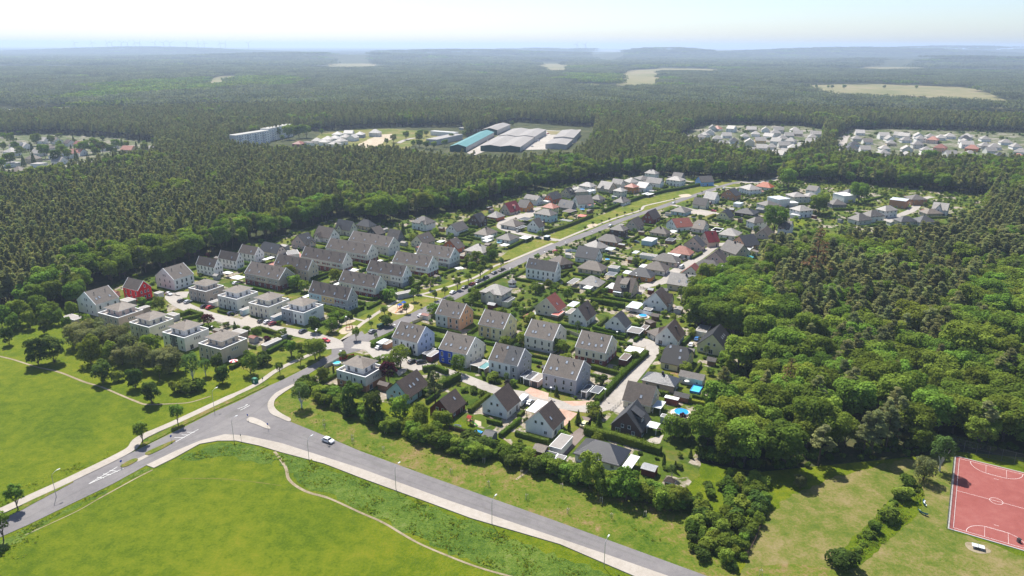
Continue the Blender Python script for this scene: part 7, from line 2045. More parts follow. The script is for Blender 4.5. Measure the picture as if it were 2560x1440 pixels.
def far_cluster(z, rows, place_, group):
 for rn, row_ in enumerate(rows):
  row_ = sorted(row_)
  for i, (x, y, k, rf, wl) in enumerate(row_):
   rn_ = ['back row', 'second row', 'third row', 'fourth row', 'front row', 'sixth row'][rn]
   cn = {'palegrey': 'pale grey', 'grey': 'grey', 'greybrown': 'grey-brown', 'red': 'red', 'salmon': 'salmon', 'white': 'white', 'redtile': 'red tiled', 'dark': 'dark', 'slate': 'slate', 'tan': 'tan', 'brown': 'brown', 'orange': 'orange'}[rf]
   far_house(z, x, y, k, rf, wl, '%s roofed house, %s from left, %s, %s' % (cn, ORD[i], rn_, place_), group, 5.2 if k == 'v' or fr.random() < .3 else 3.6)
far_cluster(16, [[(755, 85, 'g', 'grey', 'pale'), (815, 95, 'h', 'salmon', 'white'), (1010, 95, 'g', 'palegrey', 'white'), (1270, 105, 'g', 'palegrey', 'beige'), (1462, 112, 'g', 'palegrey', 'white'), (1635, 110, 'g', 'grey', 'pale'), (1855, 115, 'h', 'palegrey', 'white'), (1890, 160, 'g', 'grey', 'beige'), (2130, 165, 'g', 'grey', 'pale')],
     [(720, 145, 'g', 'grey', 'white'), (650, 175, 'h', 'grey', 'white'), (940, 185, 'g', 'palegrey', 'white'), (1190, 195, 'h', 'grey', 'white'), (1330, 165, 'h', 'palegrey', 'white'), (1510, 195, 'g', 'palegrey', 'white'), (1600, 150, 'h', 'grey', 'pale'), (1770, 185, 'g', 'grey', 'pale'), (2090, 205, 'h', 'grey', 'white')],
     [(600, 205, 'h', 'grey', 'white'), (495, 235, 'h', 'grey', 'lightblue'), (820, 225, 'h', 'grey', 'pale'), (1040, 255, 'h', 'slate', 'white'), (1250, 270, 'g', 'palegrey', 'cream'), (1390, 250, 'g', 'grey', 'ochre'), (1610, 260, 'g', 'grey', 'white'), (1690, 225, 'h', 'grey', 'white'), (1800, 255, 'h', 'grey', 'white'), (2055, 265, 'g', 'palegrey', 'white')],
     [(890, 295, 'g', 'grey', 'pale'), (1040, 345, 'h', 'grey', 'pale'), (1410, 345, 'g', 'palegrey', 'white'), (1545, 335, 'h', 'grey', 'white'), (1705, 310, 'g', 'grey', 'pale'), (1830, 345, 'h', 'white', 'white'), (1970, 325, 'g', 'grey', 'white')],
     [(1225, 400, 'h', 'tan', 'beige'), (1320, 385, 'h', 'grey', 'beige'), (1390, 440, 'g', 'palegrey', 'white'), (1630, 430, 'g', 'palegrey', 'white'), (1740, 405, 'g', 'grey', 'white'), (1600, 510, 'g', 'grey', 'white')]], 'estate left of far road', 'houses of the estate left of the far road')
far_cluster(17, [[(372, 150, 'g', 'white', 'white'), (690, 185, 'g', 'palegrey', 'white'), (890, 180, 'g', 'grey', 'white'), (965, 190, 'g', 'palegrey', 'white'), (1155, 190, 'g', 'palegrey', 'white'), (1310, 200, 'h', 'grey', 'white'), (1450, 215, 'h', 'palegrey', 'white'), (1570, 195, 'h', 'palegrey', 'white'), (1800, 200, 'h', 'palegrey', 'white'), (2040, 230, 'h', 'grey', 'white')],
     [(330, 225, 'h', 'grey', 'pale'), (470, 265, 'g', 'greybrown', 'white'), (770, 230, 'g', 'grey', 'white'), (985, 245, 'h', 'grey', 'white'), (1180, 225, 'h', 'grey', 'white'), (1350, 240, 'h', 'salmon', 'pinkish'), (1780, 225, 'h', 'slate', 'white'), (1770, 275, 'g', 'grey', 'white'), (2320, 275, 'h', 'grey', 'white')],
     [(300, 300, 'h', 'slate', 'lightblue'), (790, 285, 'h', 'grey', 'beige'), (1140, 300, 'h', 'grey', 'pale'), (1450, 345, 'h', 'redtile', 'peach'), (1800, 300, 'g', 'palegrey', 'white'), (1870, 355, 'h', 'salmon', 'orange'), (2040, 320, 'h', 'grey', 'pale'), (2170, 335, 'h', 'grey', 'white'), (2450, 330, 'h', 'grey', 'white')],
     [(265, 345, 'h', 'slate', 'pale'), (440, 365, 'g', 'grey', 'white'), (700, 355, 'h', 'palegrey', 'white'), (1000, 365, 'g', 'palegrey', 'pale'), (1260, 375, 'h', 'grey', 'white'), (2110, 385, 'g', 'grey', 'pale'), (2520, 400, 'h', 'grey', 'white')],
     [(155, 415, 'h', 'redtile', 'white'), (170, 465, 'h', 'salmon', 'white'), (690, 415, 'h', 'grey', 'pale'), (690, 475, 'h', 'grey', 'pale'), (1000, 450, 'g', 'grey', 'white'), (1250, 440, 'g', 'palegrey', 'white'), (1580, 430, 'g', 'grey', 'pale'), (1840, 430, 'h', 'grey', 'white'), (2230, 455, 'h', 'slate', 'pale'), (2480, 470, 'h', 'salmon', 'white')],
     [(1030, 515, 'h', 'grey', 'pale'), (1370, 480, 'g', 'slate', 'lightblue'), (1840, 490, 'h', 'grey', 'white'), (2150, 500, 'h', 'white', 'white')]], 'estate right of far road', 'houses of the estate right of the far road')
far_cluster(18, [[(625, 160, 'g', 'palegrey', 'white'), (820, 165, 'g', 'tan', 'white'), (1010, 195, 'g', 'brown', 'pale'), (1170, 215, 'g', 'redtile', 'white'), (1410, 210, 'g', 'redtile', 'pale')],
     [(235, 225, 'g', 'greybrown', 'white'), (365, 240, 'g', 'palegrey', 'white'), (700, 265, 'h', 'brown', 'pale'), (1480, 265, 'g', 'redtile', 'white'), (1620, 240, 'f', 'white', 'white'), (1870, 285, 'g', 'salmon', 'beige')],
     [(170, 315, 'h', 'palegrey', 'white'), (560, 335, 'g', 'grey', 'pale'), (1010, 340, 'g', 'redtile', 'white'), (1150, 330, 'g', 'salmon', 'white'), (2170, 290, 'g', 'grey', 'beige'), (820, 375, 'f', 'palegrey', 'white')],
     [(60, 440, 'f', 'palegrey', 'white'), (180, 480, 'f', 'white', 'white'), (480, 415, 'h', 'tan', 'beige'), (860, 450, 'g', 'grey', 'white'), (560, 490, 'f', 'palegrey', 'white')],
     [(270, 590, 'h', 'tan', 'pale'), (640, 590, 'f', 'palegrey', 'pale'), (910, 600, 'g', 'greybrown', 'pale')]], 'old settlement at the forest', 'houses of the old settlement')
strip('settlement_road', [PX(18, *q) for q in [(900, 560), (1000, 545), (1180, 520), (1380, 485)]], 5, .2, M_pave, n=3)
strip('settlement_road', [PX(18, *q) for q in [(580, 600), (700, 590), (780, 575)]], 5, .2, M_park, n=3)
for i, (x, y) in enumerate([(160, 245), (480, 380), (290, 420), (660, 450), (890, 300), (1230, 390), (1120, 500), (1390, 330), (1700, 330), (1780, 280), (350, 560), (500, 540), (150, 560), (30, 620), (830, 520), (1990, 320), (2110, 360), (2260, 270), (760, 250), (540, 260), (1500, 380), (1420, 430), (1610, 400), (60, 340), (900, 420), (240, 360), (1350, 380), (1000, 470)]):
 p = GZ(18, x, y)
 tree('spruce' if i in (1, 6, 4, 9, 10, 11, 15) else 'broad', p, fr.uniform(11, 17), 'dark conifer among the houses of the old settlement' if i in (1, 6, 4, 9, 10, 11, 15) else 'leafy tree among the houses of the old settlement', 'spruce_tree' if i in (1, 6, 4, 9, 10, 11, 15) else 'broadleaf_tree', 'tree', 'trees of the old settlement', 1.0, True)
for x, y, h in [(690, 245, 26), (830, 250, 33), (960, 235, 30), (1060, 230, 30), (750, 275, 14), (2170, 290, 18), (2330, 255, 20), (2080, 320, 14), (2500, 290, 22), (2420, 330, 12), (1250, 190, 14)]:
 tree('broad', GZ(21, x, y), h * .62, 'leafy tree near the building site and apartment blocks', 'broadleaf_tree', 'tree', 'trees at the building site', 1.0, True)
for x, y in [(60, 260), (150, 240), (50, 400), (150, 420), (420, 390), (520, 300), (800, 200), (700, 240), (260, 420), (1400, 90), (1000, 130)]:
 tree('broad', GZ(20, x, y), fr.uniform(7, 12), 'leafy tree at the old workshops beside the barns', 'broadleaf_tree', 'tree', 'trees at the workshops', 1.1, True)
for x, y in [(540, 150), (1340, 200), (1400, 205), (1560, 202), (1620, 203), (1900, 204), (1500, 205), (2060, 206), (1700, 206), (1640, 204)]:
 tree('broad', GZ(9, x - 280 if x < 1000 else x - 40, y + (120 if x > 1000 else 130)), fr.uniform(10, 16), 'single tree standing in the pale far field', 'broadleaf_tree', 'tree', 'trees in the far field', 1.2, True)
def fill(poly, n, kinds, h0, h1, label, group):
 g = gp(poly); xs, ys = [q.x for q in g], [q.y for q in g]
 k = 0
 while k < n:
  x, y = fr.uniform(min(xs), max(xs)), fr.uniform(min(ys), max(ys))
  if inpoly(g, np.array([x]), np.array([y]))[0] and abs(proj((x, y, 0))[0] - 1280) < 1300:
   tree(fr.choice(kinds), (x, y), fr.uniform(h0, h1), label, 'settlement_tree', 'tree', group, 1.3, True)
   k += 1
fill(P_EST_L, 70, ['shrubtree', 'bush', 'bushdark', 'solid'], 2, 5.5, 'small tree or shrub between the houses left of the far road', 'garden trees left of the far road')
fill(P_EST_R, 120, ['shrubtree', 'bush', 'bushdark', 'solid'], 2, 5.5, 'small tree or shrub between the houses right of the far road', 'garden trees right of the far road')
fill(P_TOWN, 60, ['shrubtree', 'solid', 'spruce', 'shrublight'], 3, 7, 'garden tree among the roofs of the old settlement', 'garden trees of the old settlement')
# building site: pale shells of houses
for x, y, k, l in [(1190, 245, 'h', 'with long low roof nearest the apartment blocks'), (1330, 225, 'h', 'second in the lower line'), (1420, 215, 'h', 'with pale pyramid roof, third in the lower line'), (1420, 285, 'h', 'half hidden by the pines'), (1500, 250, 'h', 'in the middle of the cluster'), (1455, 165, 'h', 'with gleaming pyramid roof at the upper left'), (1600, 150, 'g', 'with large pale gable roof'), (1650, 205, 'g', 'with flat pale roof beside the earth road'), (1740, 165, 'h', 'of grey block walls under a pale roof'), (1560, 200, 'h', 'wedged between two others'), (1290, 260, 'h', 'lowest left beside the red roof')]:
 far_house(21, x, y, k, 'white' if 'gleam' in l or 'pale' in l else 'palegrey', 'grey' if 'grey' in l else 'white', 'unfinished pale house ' + l, 'new houses on the building site', 4.6, 3.4, 12, 11)  # a gleaming roof has its gleam painted as white base colour
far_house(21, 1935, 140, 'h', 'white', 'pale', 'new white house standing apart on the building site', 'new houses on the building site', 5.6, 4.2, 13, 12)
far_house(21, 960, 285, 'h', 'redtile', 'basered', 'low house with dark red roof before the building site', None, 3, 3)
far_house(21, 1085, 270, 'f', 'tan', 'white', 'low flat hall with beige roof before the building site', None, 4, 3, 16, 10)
# apartment blocks
def slab_block(z, A, B, h, d, label, nb):
 a, b_ = GZ(z, *A, h), GZ(z, *B, h)
 u = b_ - a; L = u.length; ang = math.atan2(u.y, u.x)
 n = Vector((-math.sin(ang), math.cos(ang), 0))
 m = (a + b_) / 2 + n * d / 2
 r = empty('apartment_block', (m.x, m.y, 0), ang); tag(r, label, 'apartment block', 'apartment blocks')
 b = MB(); b.box(-L / 2, L / 2, -d / 2, d / 2, 0, h, 0); b.build('wall', [paint(COL['white'])], r)
 b = MB(); b.box(-L / 2 - .2, L / 2 + .2, -d / 2 - .2, d / 2 + .2, h + .003, h + .35, 0); b.build('roof', [mat('felt_roof_pale', (0.36, 0.35, 0.32), 0.9)], r)
 for i in range(nb):
  x = -L / 2 + (i + .5) * L / nb
  for k in range(int(h / 2.9)):
   z_ = 0.6 + k * 2.9
   if i % 3 == 1:
    c = MB(); c.box(x - 2.1, x + 2.1, -d / 2 - 1.3, -d / 2 - .004, z_ - .4, z_ + .65, 0)
    c.build('balcony', [mat('balcony_panel', (0.42, 0.44, 0.47), 0.7)], r)
   inst('window', window_mesh(1.7, 1.4), r, (x, -d / 2 - .004, z_ + .3))
 return r
slab_block(21, (150, 200), (575, 135), 15, 12, 'long white apartment block with balconies', 13)
slab_block(21, (570, 115), (870, 55), 16, 12, 'white apartment block half hidden behind trees', 10)
FB(8, (-30, 432), (140, 440), (150, 430), 9, 'white', 'palegrey', 'long pale hall roof among trees at the picture edge', 'hall', 'hall', w=25, snap=False)
# barns
def barn(B, C, W, h, rise, roofc, front, side_, label, off=0.0):
 a, c = GZ(20, *B, h), GZ(20, *C, h)
 d = c - a; L = d.length; ang = math.atan2(d.y, d.x)
 n = Vector((-math.sin(ang), math.cos(ang), 0))
 mid = (a + c) / 2 + n * (W / 2 + off)
 r = empty('barn', (mid.x, mid.y, 0), ang); tag(r, label, 'barn', 'long barns of the yard')
 X, Y_ = L / 2, W / 2
 b = MB(); b.box(-X, X, -Y_, Y_, 0, h, 0)
 b.build('wall', [paint(COL[side_])], r)
 for s, m in ((-1, front), (1, side_)):
  b = MB(); b.face([(s * (X + .05), -s * Y_, 0), (s * (X + .05), s * Y_, 0), (s * (X + .05), s * Y_, h + .1), (s * (X + .05), 0, h + rise), (s * (X + .05), -s * Y_, h + .1)], 0)
  b.build('gable_wall', [paint(COL[m])], r)
 b = MB(); solid(b, [[(p[0], p[1], p[2] + .25) for p in f] for f in roof_faces('gable', L, W, h, rise, .4, .5)], .25, 0, 0)
 b.build('roof', [mat('sheet_roof_' + roofc, RC[roofc], .6, spec=.25, var=.12, scale=.15)], r)
 for i in range(int(L / 9)):
  inst('window', window_mesh(1.7, 1.4), r, (-X + (i + .5) * 9, -Y_ - .003, 2.2))
barn((728, 392), (1135, 178), 20, 6.0, 2.8, 'teal', 'dgreen', 'concrete', 'long barn with teal metal roof')
barn((1180, 148), (1372, 68), 22, 6.5, 2.6, 'felt', 'dgreen', 'concrete', 'grey-roofed barn behind the teal one')
barn((1515, 395), (1715, 255), 24, 6.0, 1.6, 'felt', 'dgreen', 'concrete', 'lower right half of the wide double barn')
barn((1515, 395), (1715, 255), 24, 6.0, 1.6, 'felt', 'dgreen', 'concrete', 'lower left half of the wide double barn', 24.1)
barn((1722, 245), (1895, 142), 24, 6.8, 1.6, 'felt', 'concrete', 'concrete', 'upper right half of the wide double barn')
barn((1722, 245), (1895, 142), 24, 6.8, 1.6, 'felt', 'concrete', 'concrete', 'upper left half of the wide double barn', 24.1)
barn((2190, 362), (2275, 285), 26, 5.5, 1.4, 'felt', 'concrete', 'concrete', 'lower part of the barn beside the pines')
barn((2290, 262), (2395, 155), 26, 6.4, 1.4, 'felt', 'concrete', 'concrete', 'upper part of the barn beside the pines')
FB(20, (145, 275), (300, 285), (515, 195), 7.0, 'concrete', 'felt', 'derelict concrete workshop with mossy flat roof', 'workshop', 'workshop', nw=5, snap=False)
FB(20, (205, 160), (560, 185), (610, 170), 6.0, 'white', 'palegrey', 'long white hall behind the derelict workshop', 'hall', 'hall', nw=6, snap=False, w=10)
FB(20, (620, 110), (880, 140), (920, 115), 3.0, 'concrete', 'felt', 'low grey sheds at the yard end', 'shed', 'shed', snap=False, w=8)
M_turb = mat('turbine_grey', (.16, .17, .18), .6)
# wind turbines on the horizon
def turbine(px, py, Rr, h=135.0):
 a = math.atan2(px - 1280, FPX)
 p = Vector((math.tan(a) * 10500 * 1.0, 10500, 0))
 r = empty('wind_turbine', (p.x, p.y, 0), -a); tag(r, 'white wind turbine far off on the hazy horizon', 'wind turbine', 'wind turbines on the horizon')
 b = MB(); b.tube([(0, 0, 0), (0, 0, h)], [3.2, 1.8], 8); b.build('tower', [M_turb], r)
 b = MB(); b.box(-2.2, 2.2, -4, 8, h - 2, h + 2.5, 0); b.build('nacelle', [M_turb], r)
 t0 = trng.uniform(0, 2)
 for k in range(3):
  t = t0 + k * 2.0944
  b = MB(); b.tube([(0, -5, h), (math.sin(t) * 20, -5, h + math.cos(t) * 20), (math.sin(t) * 58, -5, h + math.cos(t) * 58)], [1.6, 2.4, .5], 6); b.build('blade', [M_turb], r)
for px in [240, 281, 317, 328, 351, 365, 383, 394, 430, 451, 466, 505, 533, 548, 585, 597, 652, 1432, 1452]:
 turbine(px, 105, 60)
# ------------------------------------------------------------------ cars, lamps and everything small
M_tyre = mat('tyre_rubber', (0.02, 0.02, 0.02), 0.9)
M_rim = mat('wheel_rim', (0.45, 0.45, 0.46), 0.35, metal=0.7)
M_lamp_red = mat('red_lamp', (0.35, 0.01, 0.01), 0.3)
M_lampc = mat('clear_lamp', (0.7, 0.7, 0.68), 0.15)
CARC = dict(white=(0.75, 0.75, 0.76), silver=(0.45, 0.46, 0.48), black=(0.012, 0.012, 0.014), darkblue=(0.02, 0.03, 0.07), red=(0.45, 0.01, 0.015), grey=(0.16, 0.17, 0.18), brown=(0.06, 0.04, 0.04), yellow=(0.62, 0.58, 0.28), blue=(0.03, 0.16, 0.42), darkred=(0.2, 0.01, 0.015), green=(0.03, 0.10, 0.08))
def carpaint(c):
 k = ('car', c)
 if k not in _M:
  m, t, o = nodes('car_paint_' + c)
  b = N(t, 'ShaderNodeBsdfPrincipled', i_Roughness=0.3); b.inputs['Base Color'].default_value = (*CARC[c], 1)
  b.inputs['Coat Weight'].default_value = 0.6; b.inputs['Coat Roughness'].default_value = 0.08
  t.links.new(b.outputs[0], o.inputs[0]); _M[k] = m
 return _M[k]
def car_meshes(kind):
 def mk():
  van = kind == 'van'
  L = 2.35 if van else 2.1
  low = [(-L, .32), (-L, .62), (-L + .06, .88), (-L + .3, .96)]
  if van:
   roofl = [(-L + .2, 1.85), (-L + .5, 1.98), (1.0, 1.98), (1.55, 1.25)]
  else:
   roofl = [(-1.45, 1.36), (-1.0, 1.47), (.35, 1.45), (1.0, 1.0)]
  hi = [(L - .25, .82), (L, .62), (L, .32)]
  pr = low + roofl + hi
  b = MB()
  def wy(x, z):
   return .86 if z < .95 else .86 - (z - .95) * .34
  Lf = [(x, -wy(x, z), z) for x, z in pr]; Rt = [(x, wy(x, z), z) for x, z in pr]
  b.poly(Lf, [tuple(range(len(pr)))]); b.poly(Rt, [tuple(reversed(range(len(pr))))])
  for i in range(len(pr)):
   j = (i + 1) % len(pr)
   b.face([Lf[i], Rt[i], Rt[j], Lf[j]])
  body = b
  g = MB(); e = .012
  z0, z1 = 1.0, (1.8 if van else 1.36)
  xs = [(-1.35, .55)] if not van else [(.2, 1.15)]
  for x0, x1 in xs:
   xt = x1 - (.42 if not van else .4)
   for s in (-1, 1):
    P = [(x0, s * (wy(0, z0) + e), z0), (x1, s * (wy(0, z0) + e), z0), (xt, s * (wy(0, z1) + e), z1), (x0 + (.25 if not van else 0), s * (wy(0, z1) + e), z1)]
    g.face(P if s < 0 else P[::-1])
  a0, a1 = roofl[-1], roofl[-2]
  d = (a0[0] - a1[0], a0[1] - a1[1])
  p0 = (a1[0] + d[0] * .1 + e, a1[1] + d[1] * .1 + e); p1 = (a1[0] + d[0] * .92 + e, a1[1] + d[1] * .92 + e)
  g.face([(p1[0], -.74, p1[1]), (p1[0], .74, p1[1]), (p0[0], .62, p0[1]), (p0[0], -.62, p0[1])])
  if not van:
   q0, q1 = (-L + .3 - .0, .98), (-1.45, 1.36)
   g.face([(q0[0] + .06 - e, .72, q0[1] + .05), (q0[0] + .06 - e, -.72, q0[1] + .05), (q1[0] - .02 - e, -.62, q1[1]), (q1[0] - .02 - e, .62, q1[1])])
  w = MB(); w.tube([(0, -.11, 0), (0, .11, 0)], .32, 14); w.tube([(0, -.118, 0), (0, .118, 0)], .19, 10, 1)
  h = MB(); h.box(-.03, .02, -.16, .16, -.07, .07)
  return body, g.mesh('window', [M_glass]), w.mesh('wheel', [M_tyre, M_rim]), h
 return cached(('car', kind), mk)
def car(z, x, y, c, ang, label, kind='car', group=None):
 body, g, w, h = car_meshes(kind)
 bm_ = cached(('carbody', kind, c), lambda: body.mesh('body', [carpaint(c)]))
 hl = cached('headl', lambda: h.mesh('headlight', [M_lampc])); tl = cached('taill', lambda: h.mesh('tail_light', [M_lamp_red]))
 p = GZ(z, x, y)
 r = empty('parked_car' if kind == 'car' else 'parked_van', (p.x, p.y, .135), R_(ang)); tag(r, label, kind, group)
 inst('body', bm_, r); inst('window', g, r)
 L = 2.35 if kind == 'van' else 2.1
 for sx in (-1.3, 1.28):
  for sy in (-.78, .78):
   inst('wheel', w, r, (sx, sy, .32))
 for sy in (-.6, .6):
  inst('headlight', hl, r, (L - .005, sy, .66)); inst('tail_light', tl, r, (-L + .0, sy, .72), (0, 0, PI))
 return r
for a in [(3, 75, 1335, 'white', -29, 'white hatchback driving on the road past a cyclist'), (1, 1200, 392, 'white', -30, 'white car parked by the striped white duplex'), (1, 1292, 440, 'black', 60, 'dark car outermost in front of the taupe cube villa'), (1, 1338, 448, 'silver', 60, 'silver car beside the small purple bush at the taupe villa'), (1, 1455, 480, 'black', 60, 'black car between taupe villa and red car'), (1, 1495, 488, 'red', 60, 'red car at the corner of the pale cube villa'),
   (1, 1650, 530, 'darkblue', 40, 'dark blue car before the off-white cube villa'), (1, 1862, 585, 'black', 55, 'black car left of two others by the grey-fronted villa'), (1, 1905, 592, 'white', 55, 'white car between black and red ones'), (1, 1942, 604, 'darkred', 50, 'dark red car right of the white one'), (1, 2155, 658, 'darkblue', 60, 'dark blue car before the grey-fronted cube villa door'), (1, 2316, 725, 'red', -30, 'bright red car at the street mouth beside the playground'),
   (2, 1195, 1195, 'grey', 57, 'dark grey car parked at the road near the green trailer'), (2, 1632, 1050, 'silver', 57, 'silver estate car by the paling fence'), (2, 1918, 842, 'white', 59, 'white car first of the parked line along the park'), (2, 2025, 795, 'black', 59, 'black car behind the white one along the park'), (2, 2090, 765, 'red', 59, 'red car in the middle of the parked line'), (2, 2142, 738, 'grey', 59, 'grey car just beyond the red one'), (2, 2215, 706, 'black', 59, 'black car fifth in the parked line'), (2, 2290, 664, 'darkblue', 59, 'dark blue car near the end of the parked line'), (2, 2350, 638, 'black', 59, 'last dark car of the parked line'),
   (3, 545, 480, 'white', 60, 'white car under the grey-roofed carport'), (3, 845, 610, 'black', 45, 'black car in the shade of the white duplex'), (3, 925, 615, 'black', 20, 'black estate car on the drive of the maroon garage'), (3, 1735, 808, 'brown', -25, 'dark brown car before the half brown roof'), (3, 1920, 985, 'silver', 60, 'silver car beside the caravan'), (3, 2415, 1185, 'yellow', 65, 'pale yellow hatchback on the brown drive'),
   (5, 1590, 900, 'blue', 65, 'light blue car beside the large black roof'), (5, 1540, 955, 'white', 62, 'white car at the hedge of the yellow house'), (6, 1060, 772, 'red', 30, 'red car in front of the slate gable garden'), (6, 1560, 535, 'white', 55, 'white car parked before the dark red brick house'), (6, 2135, 330, 'white', 52, 'white car far up the residential road'), (6, 900, 650, 'black', -30, 'black car at the west lane mouth'), (6, 1795, 685, 'black', -30, 'black car before the pale blue flat building'), (15, 1130, 490, 'black', 50, 'black car under the dark carport by the lane'), (15, 1480, 290, 'black', 50, 'black car before the crimson roofed house'),
   (7, 310, 250, 'white', 50, 'white car at the park end'), (7, 350, 235, 'silver', 50, 'silver car at the park end'), (6, 715, 585, 'grey', 60, 'grey car before the white gable house with balcony'), (1, 1680, 315, 'white', 60, 'white car under the white-roofed carport'), (6, 2500, 400, 'red', -40, 'dark red car at the upper gardens'), (20, 1050, 310, 'white', 40, 'white car in the barn yard'), (20, 915, 355, 'white', 40, 'white car close to the teal barn'), (20, 1000, 445, 'black', 20, 'dark car at the double barn front'), (20, 1870, 250, 'silver', 40, 'silver car behind the double barn'), (20, 1690, 390, 'white', 40, 'white car beside the double barn'), (20, 1920, 205, 'red', 30, 'red car at the far end of the barn yard')]:
 car(*a)
car(1, 2030, 705, 'grey', 60, 'grey van by the long brown garage', 'van')
car(15, 1090, 590, 'white', 52, 'white van parked on the hill lane', 'van')
car(20, 1780, 310, 'white', 40, 'white van at the side of the double barn', 'van')
# caravan and trailer
p = GZ(3, 1850, 985); r = empty('caravan', (p.x, p.y, .13), R_(62)); tag(r, 'white caravan parked between brown gable house and silver car', 'caravan')
b = MB(); pr = [(-2.9, .45), (-3.0, 1.3), (-2.7, 2.5), (2.6, 2.55), (3.0, 1.6), (2.9, .45)]
b.poly([(x, -1.1, z) for x, z in pr], [tuple(range(6))]); b.poly([(x, 1.1, z) for x, z in pr], [tuple(reversed(range(6)))])
for i in range(6):
 j = (i + 1) % 6; b.face([(pr[i][0], -1.1, pr[i][1]), (pr[i][0], 1.1, pr[i][1]), (pr[j][0], 1.1, pr[j][1]), (pr[j][0], -1.1, pr[j][1])])
b.build('body', [carpaint('white')], r)
for x in (-1.6, .2, 1.7):
 inst('window', window_mesh(1.15, .7), r, (x, -1.102, 1.45))
 inst('window', window_mesh(1.15, .7), r, (x, 1.102, 1.45), (0, 0, PI))
for sy in (-1.0, 1.0):
 inst('wheel', car_meshes('car')[2], r, (0, sy, .32))
p = GZ(2, 1265, 1155); r = empty('trailer', (p.x, p.y, .13), R_(57)); tag(r, 'dark green covered trailer parked on the road', 'trailer')
b = MB(); b.box(-1.6, 1.6, -.8, .8, .5, 1.0, 0); b.build('body', [carpaint('green')], r)
b = MB(); b.box(-1.55, 1.55, -.78, .78, 1.003, 1.95, 0); b.build('canvas_cover', [mat('green_canvas', (0.02, 0.06, 0.045), .8)], r)
for sy in (-.8, .8):
 inst('wheel', car_meshes('car')[2], r, (0, sy, .32))
# street lamps
def lamp_mesh():
 b = MB(); b.tube([(0, 0, 0), (0, 0, 6.6), (.25, 0, 7.3), (1.1, 0, 7.75), (1.9, 0, 7.85)], [.085, .06, .05, .045, .04], 8)
 h = MB(); h.box(1.6, 2.5, -.16, .16, 7.74, 7.88, 0)
 return b.mesh('pole', [M_metal]), h.mesh('lamp_head', [mat('lamp_head_grey', (0.55, 0.56, 0.57), .4)])
LP = lamp_mesh()
for (x, y, l) in [(585, 1101, 'tall street lamp at the inner curve of the junction'), (773, 1153, 'tall street lamp between path start and white car'), (990, 1225, 'tall street lamp third along the lower pavement'), (1230, 1311, 'tall street lamp fourth along the lower pavement'), (1510, 1419, 'tall street lamp nearest the lower picture edge'), (141, 1243, 'tall street lamp beside the white hatched marking'), (536, 1026, 'tall street lamp at the verge before the green container')]:
 p = G((x, y)); r = empty('street_lamp', p, R_(60 if y < 1120 or x < 600 else 61)); tag(r, l, 'street lamp', 'tall street lamps of the through road')
 inst('pole', LP[0], r); inst('lamp_head', LP[1], r)
b = MB(); b.tube([(0, 0, 0), (0, 0, 3.9)], [.06, .045], 8); GPm = b.mesh('pole', [M_metal])
b = MB(); b.lathe([(.05, 3.9), (.16, 3.95), (.2, 4.2), (.42, 4.3), (.42, 4.38), (.05, 4.5)], 14); GHm = b.mesh('lamp_head', [mat('lamp_head_white', (.75, .75, .74), .4)])
for z, q in [(3, [(195, 590, 'beside the brick based villa fence'), (685, 345, 'left of the white duplex at the road'), (1265, 710, 'before the round weeping tree'), (2108, 935, 'before the lavender house'), (1965, 230, 'behind the yellow duplex')]), (4, [(1318, 480, 'at the tip of the long lane hedge')]), (5, [(135, 745, 'behind the cream duplex'), (870, 910, 'behind the red based duplex'), (1045, 390, 'before the vivid orange bungalow'), (1420, 270, 'beside the white van')]), (6, [(1145, 740, 'at the road crossing by the park'), (955, 830, 'at the road left of the weathered slate roof'), (640, 985, 'at the road above the gazebo'), (1390, 640, 'at the road by the orange brick bungalow'), (1790, 1030, 'beside the dormer house'), (335, 1130, 'by the parked line along the road')]), (2, [(690, 1260, 'between two playground bushes'), (960, 1130, 'by the swing'), (2130, 830, 'on the pavement beside black cars')]), (1, [(1515, 680, 'behind the grey panel villa'), (2258, 700, 'by the dark playground bush')])]:
 for x, y, l in q:
  p = GZ(z, x, y); r = empty('street_lamp', p); tag(r, 'short lamp post with white disc head ' + l, 'street lamp', 'short lamp posts of the estate')
  inst('pole', GPm, r); inst('lamp_head', GHm, r)
# road signs
def sign(z, x, y, ang, shape, c, label):
 p = GZ(z, x, y); r = empty('road_sign', p, R_(ang)); tag(r, label, 'road sign', 'road signs at the junction')
 b = MB(); b.tube([(0, 0, 0), (0, 0, 2.4)], .045, 6); b.build('post', [M_metal], r)
 b = MB(); n = 18 if shape == 'o' else 4
 b.tube([(0, -.08, 2.1), (0, -.05, 2.1)], .36, n); b.build('sign_plate', [mat('sign_' + c, {'blue': (.02, .08, .4), 'white': (.7, .7, .7), 'grey': (.2, .2, .2)}[c], .5)], r)
for a in [(10, 1765, 145, -30, 'o', 'blue', 'round sign at the upper tip of the traffic island'), (10, 1907, 210, -30, 'o', 'blue', 'round sign at the lower tip of the traffic island'), (10, 1220, 298, 60, 'o', 'blue', 'round sign on the larger road median'), (10, 866, 478, 60, 'o', 'blue', 'round sign on the smaller road median'), (10, 1716, 290, -30, 'x', 'grey', 'square sign beside the curve lamp'), (1, 1870, 1020, 60, 'o', 'grey', 'sign at the crossing beside the green container'), (1, 2092, 1030, 60, 'x', 'white', 'sign at the corner pavement')]:
 sign(*a)
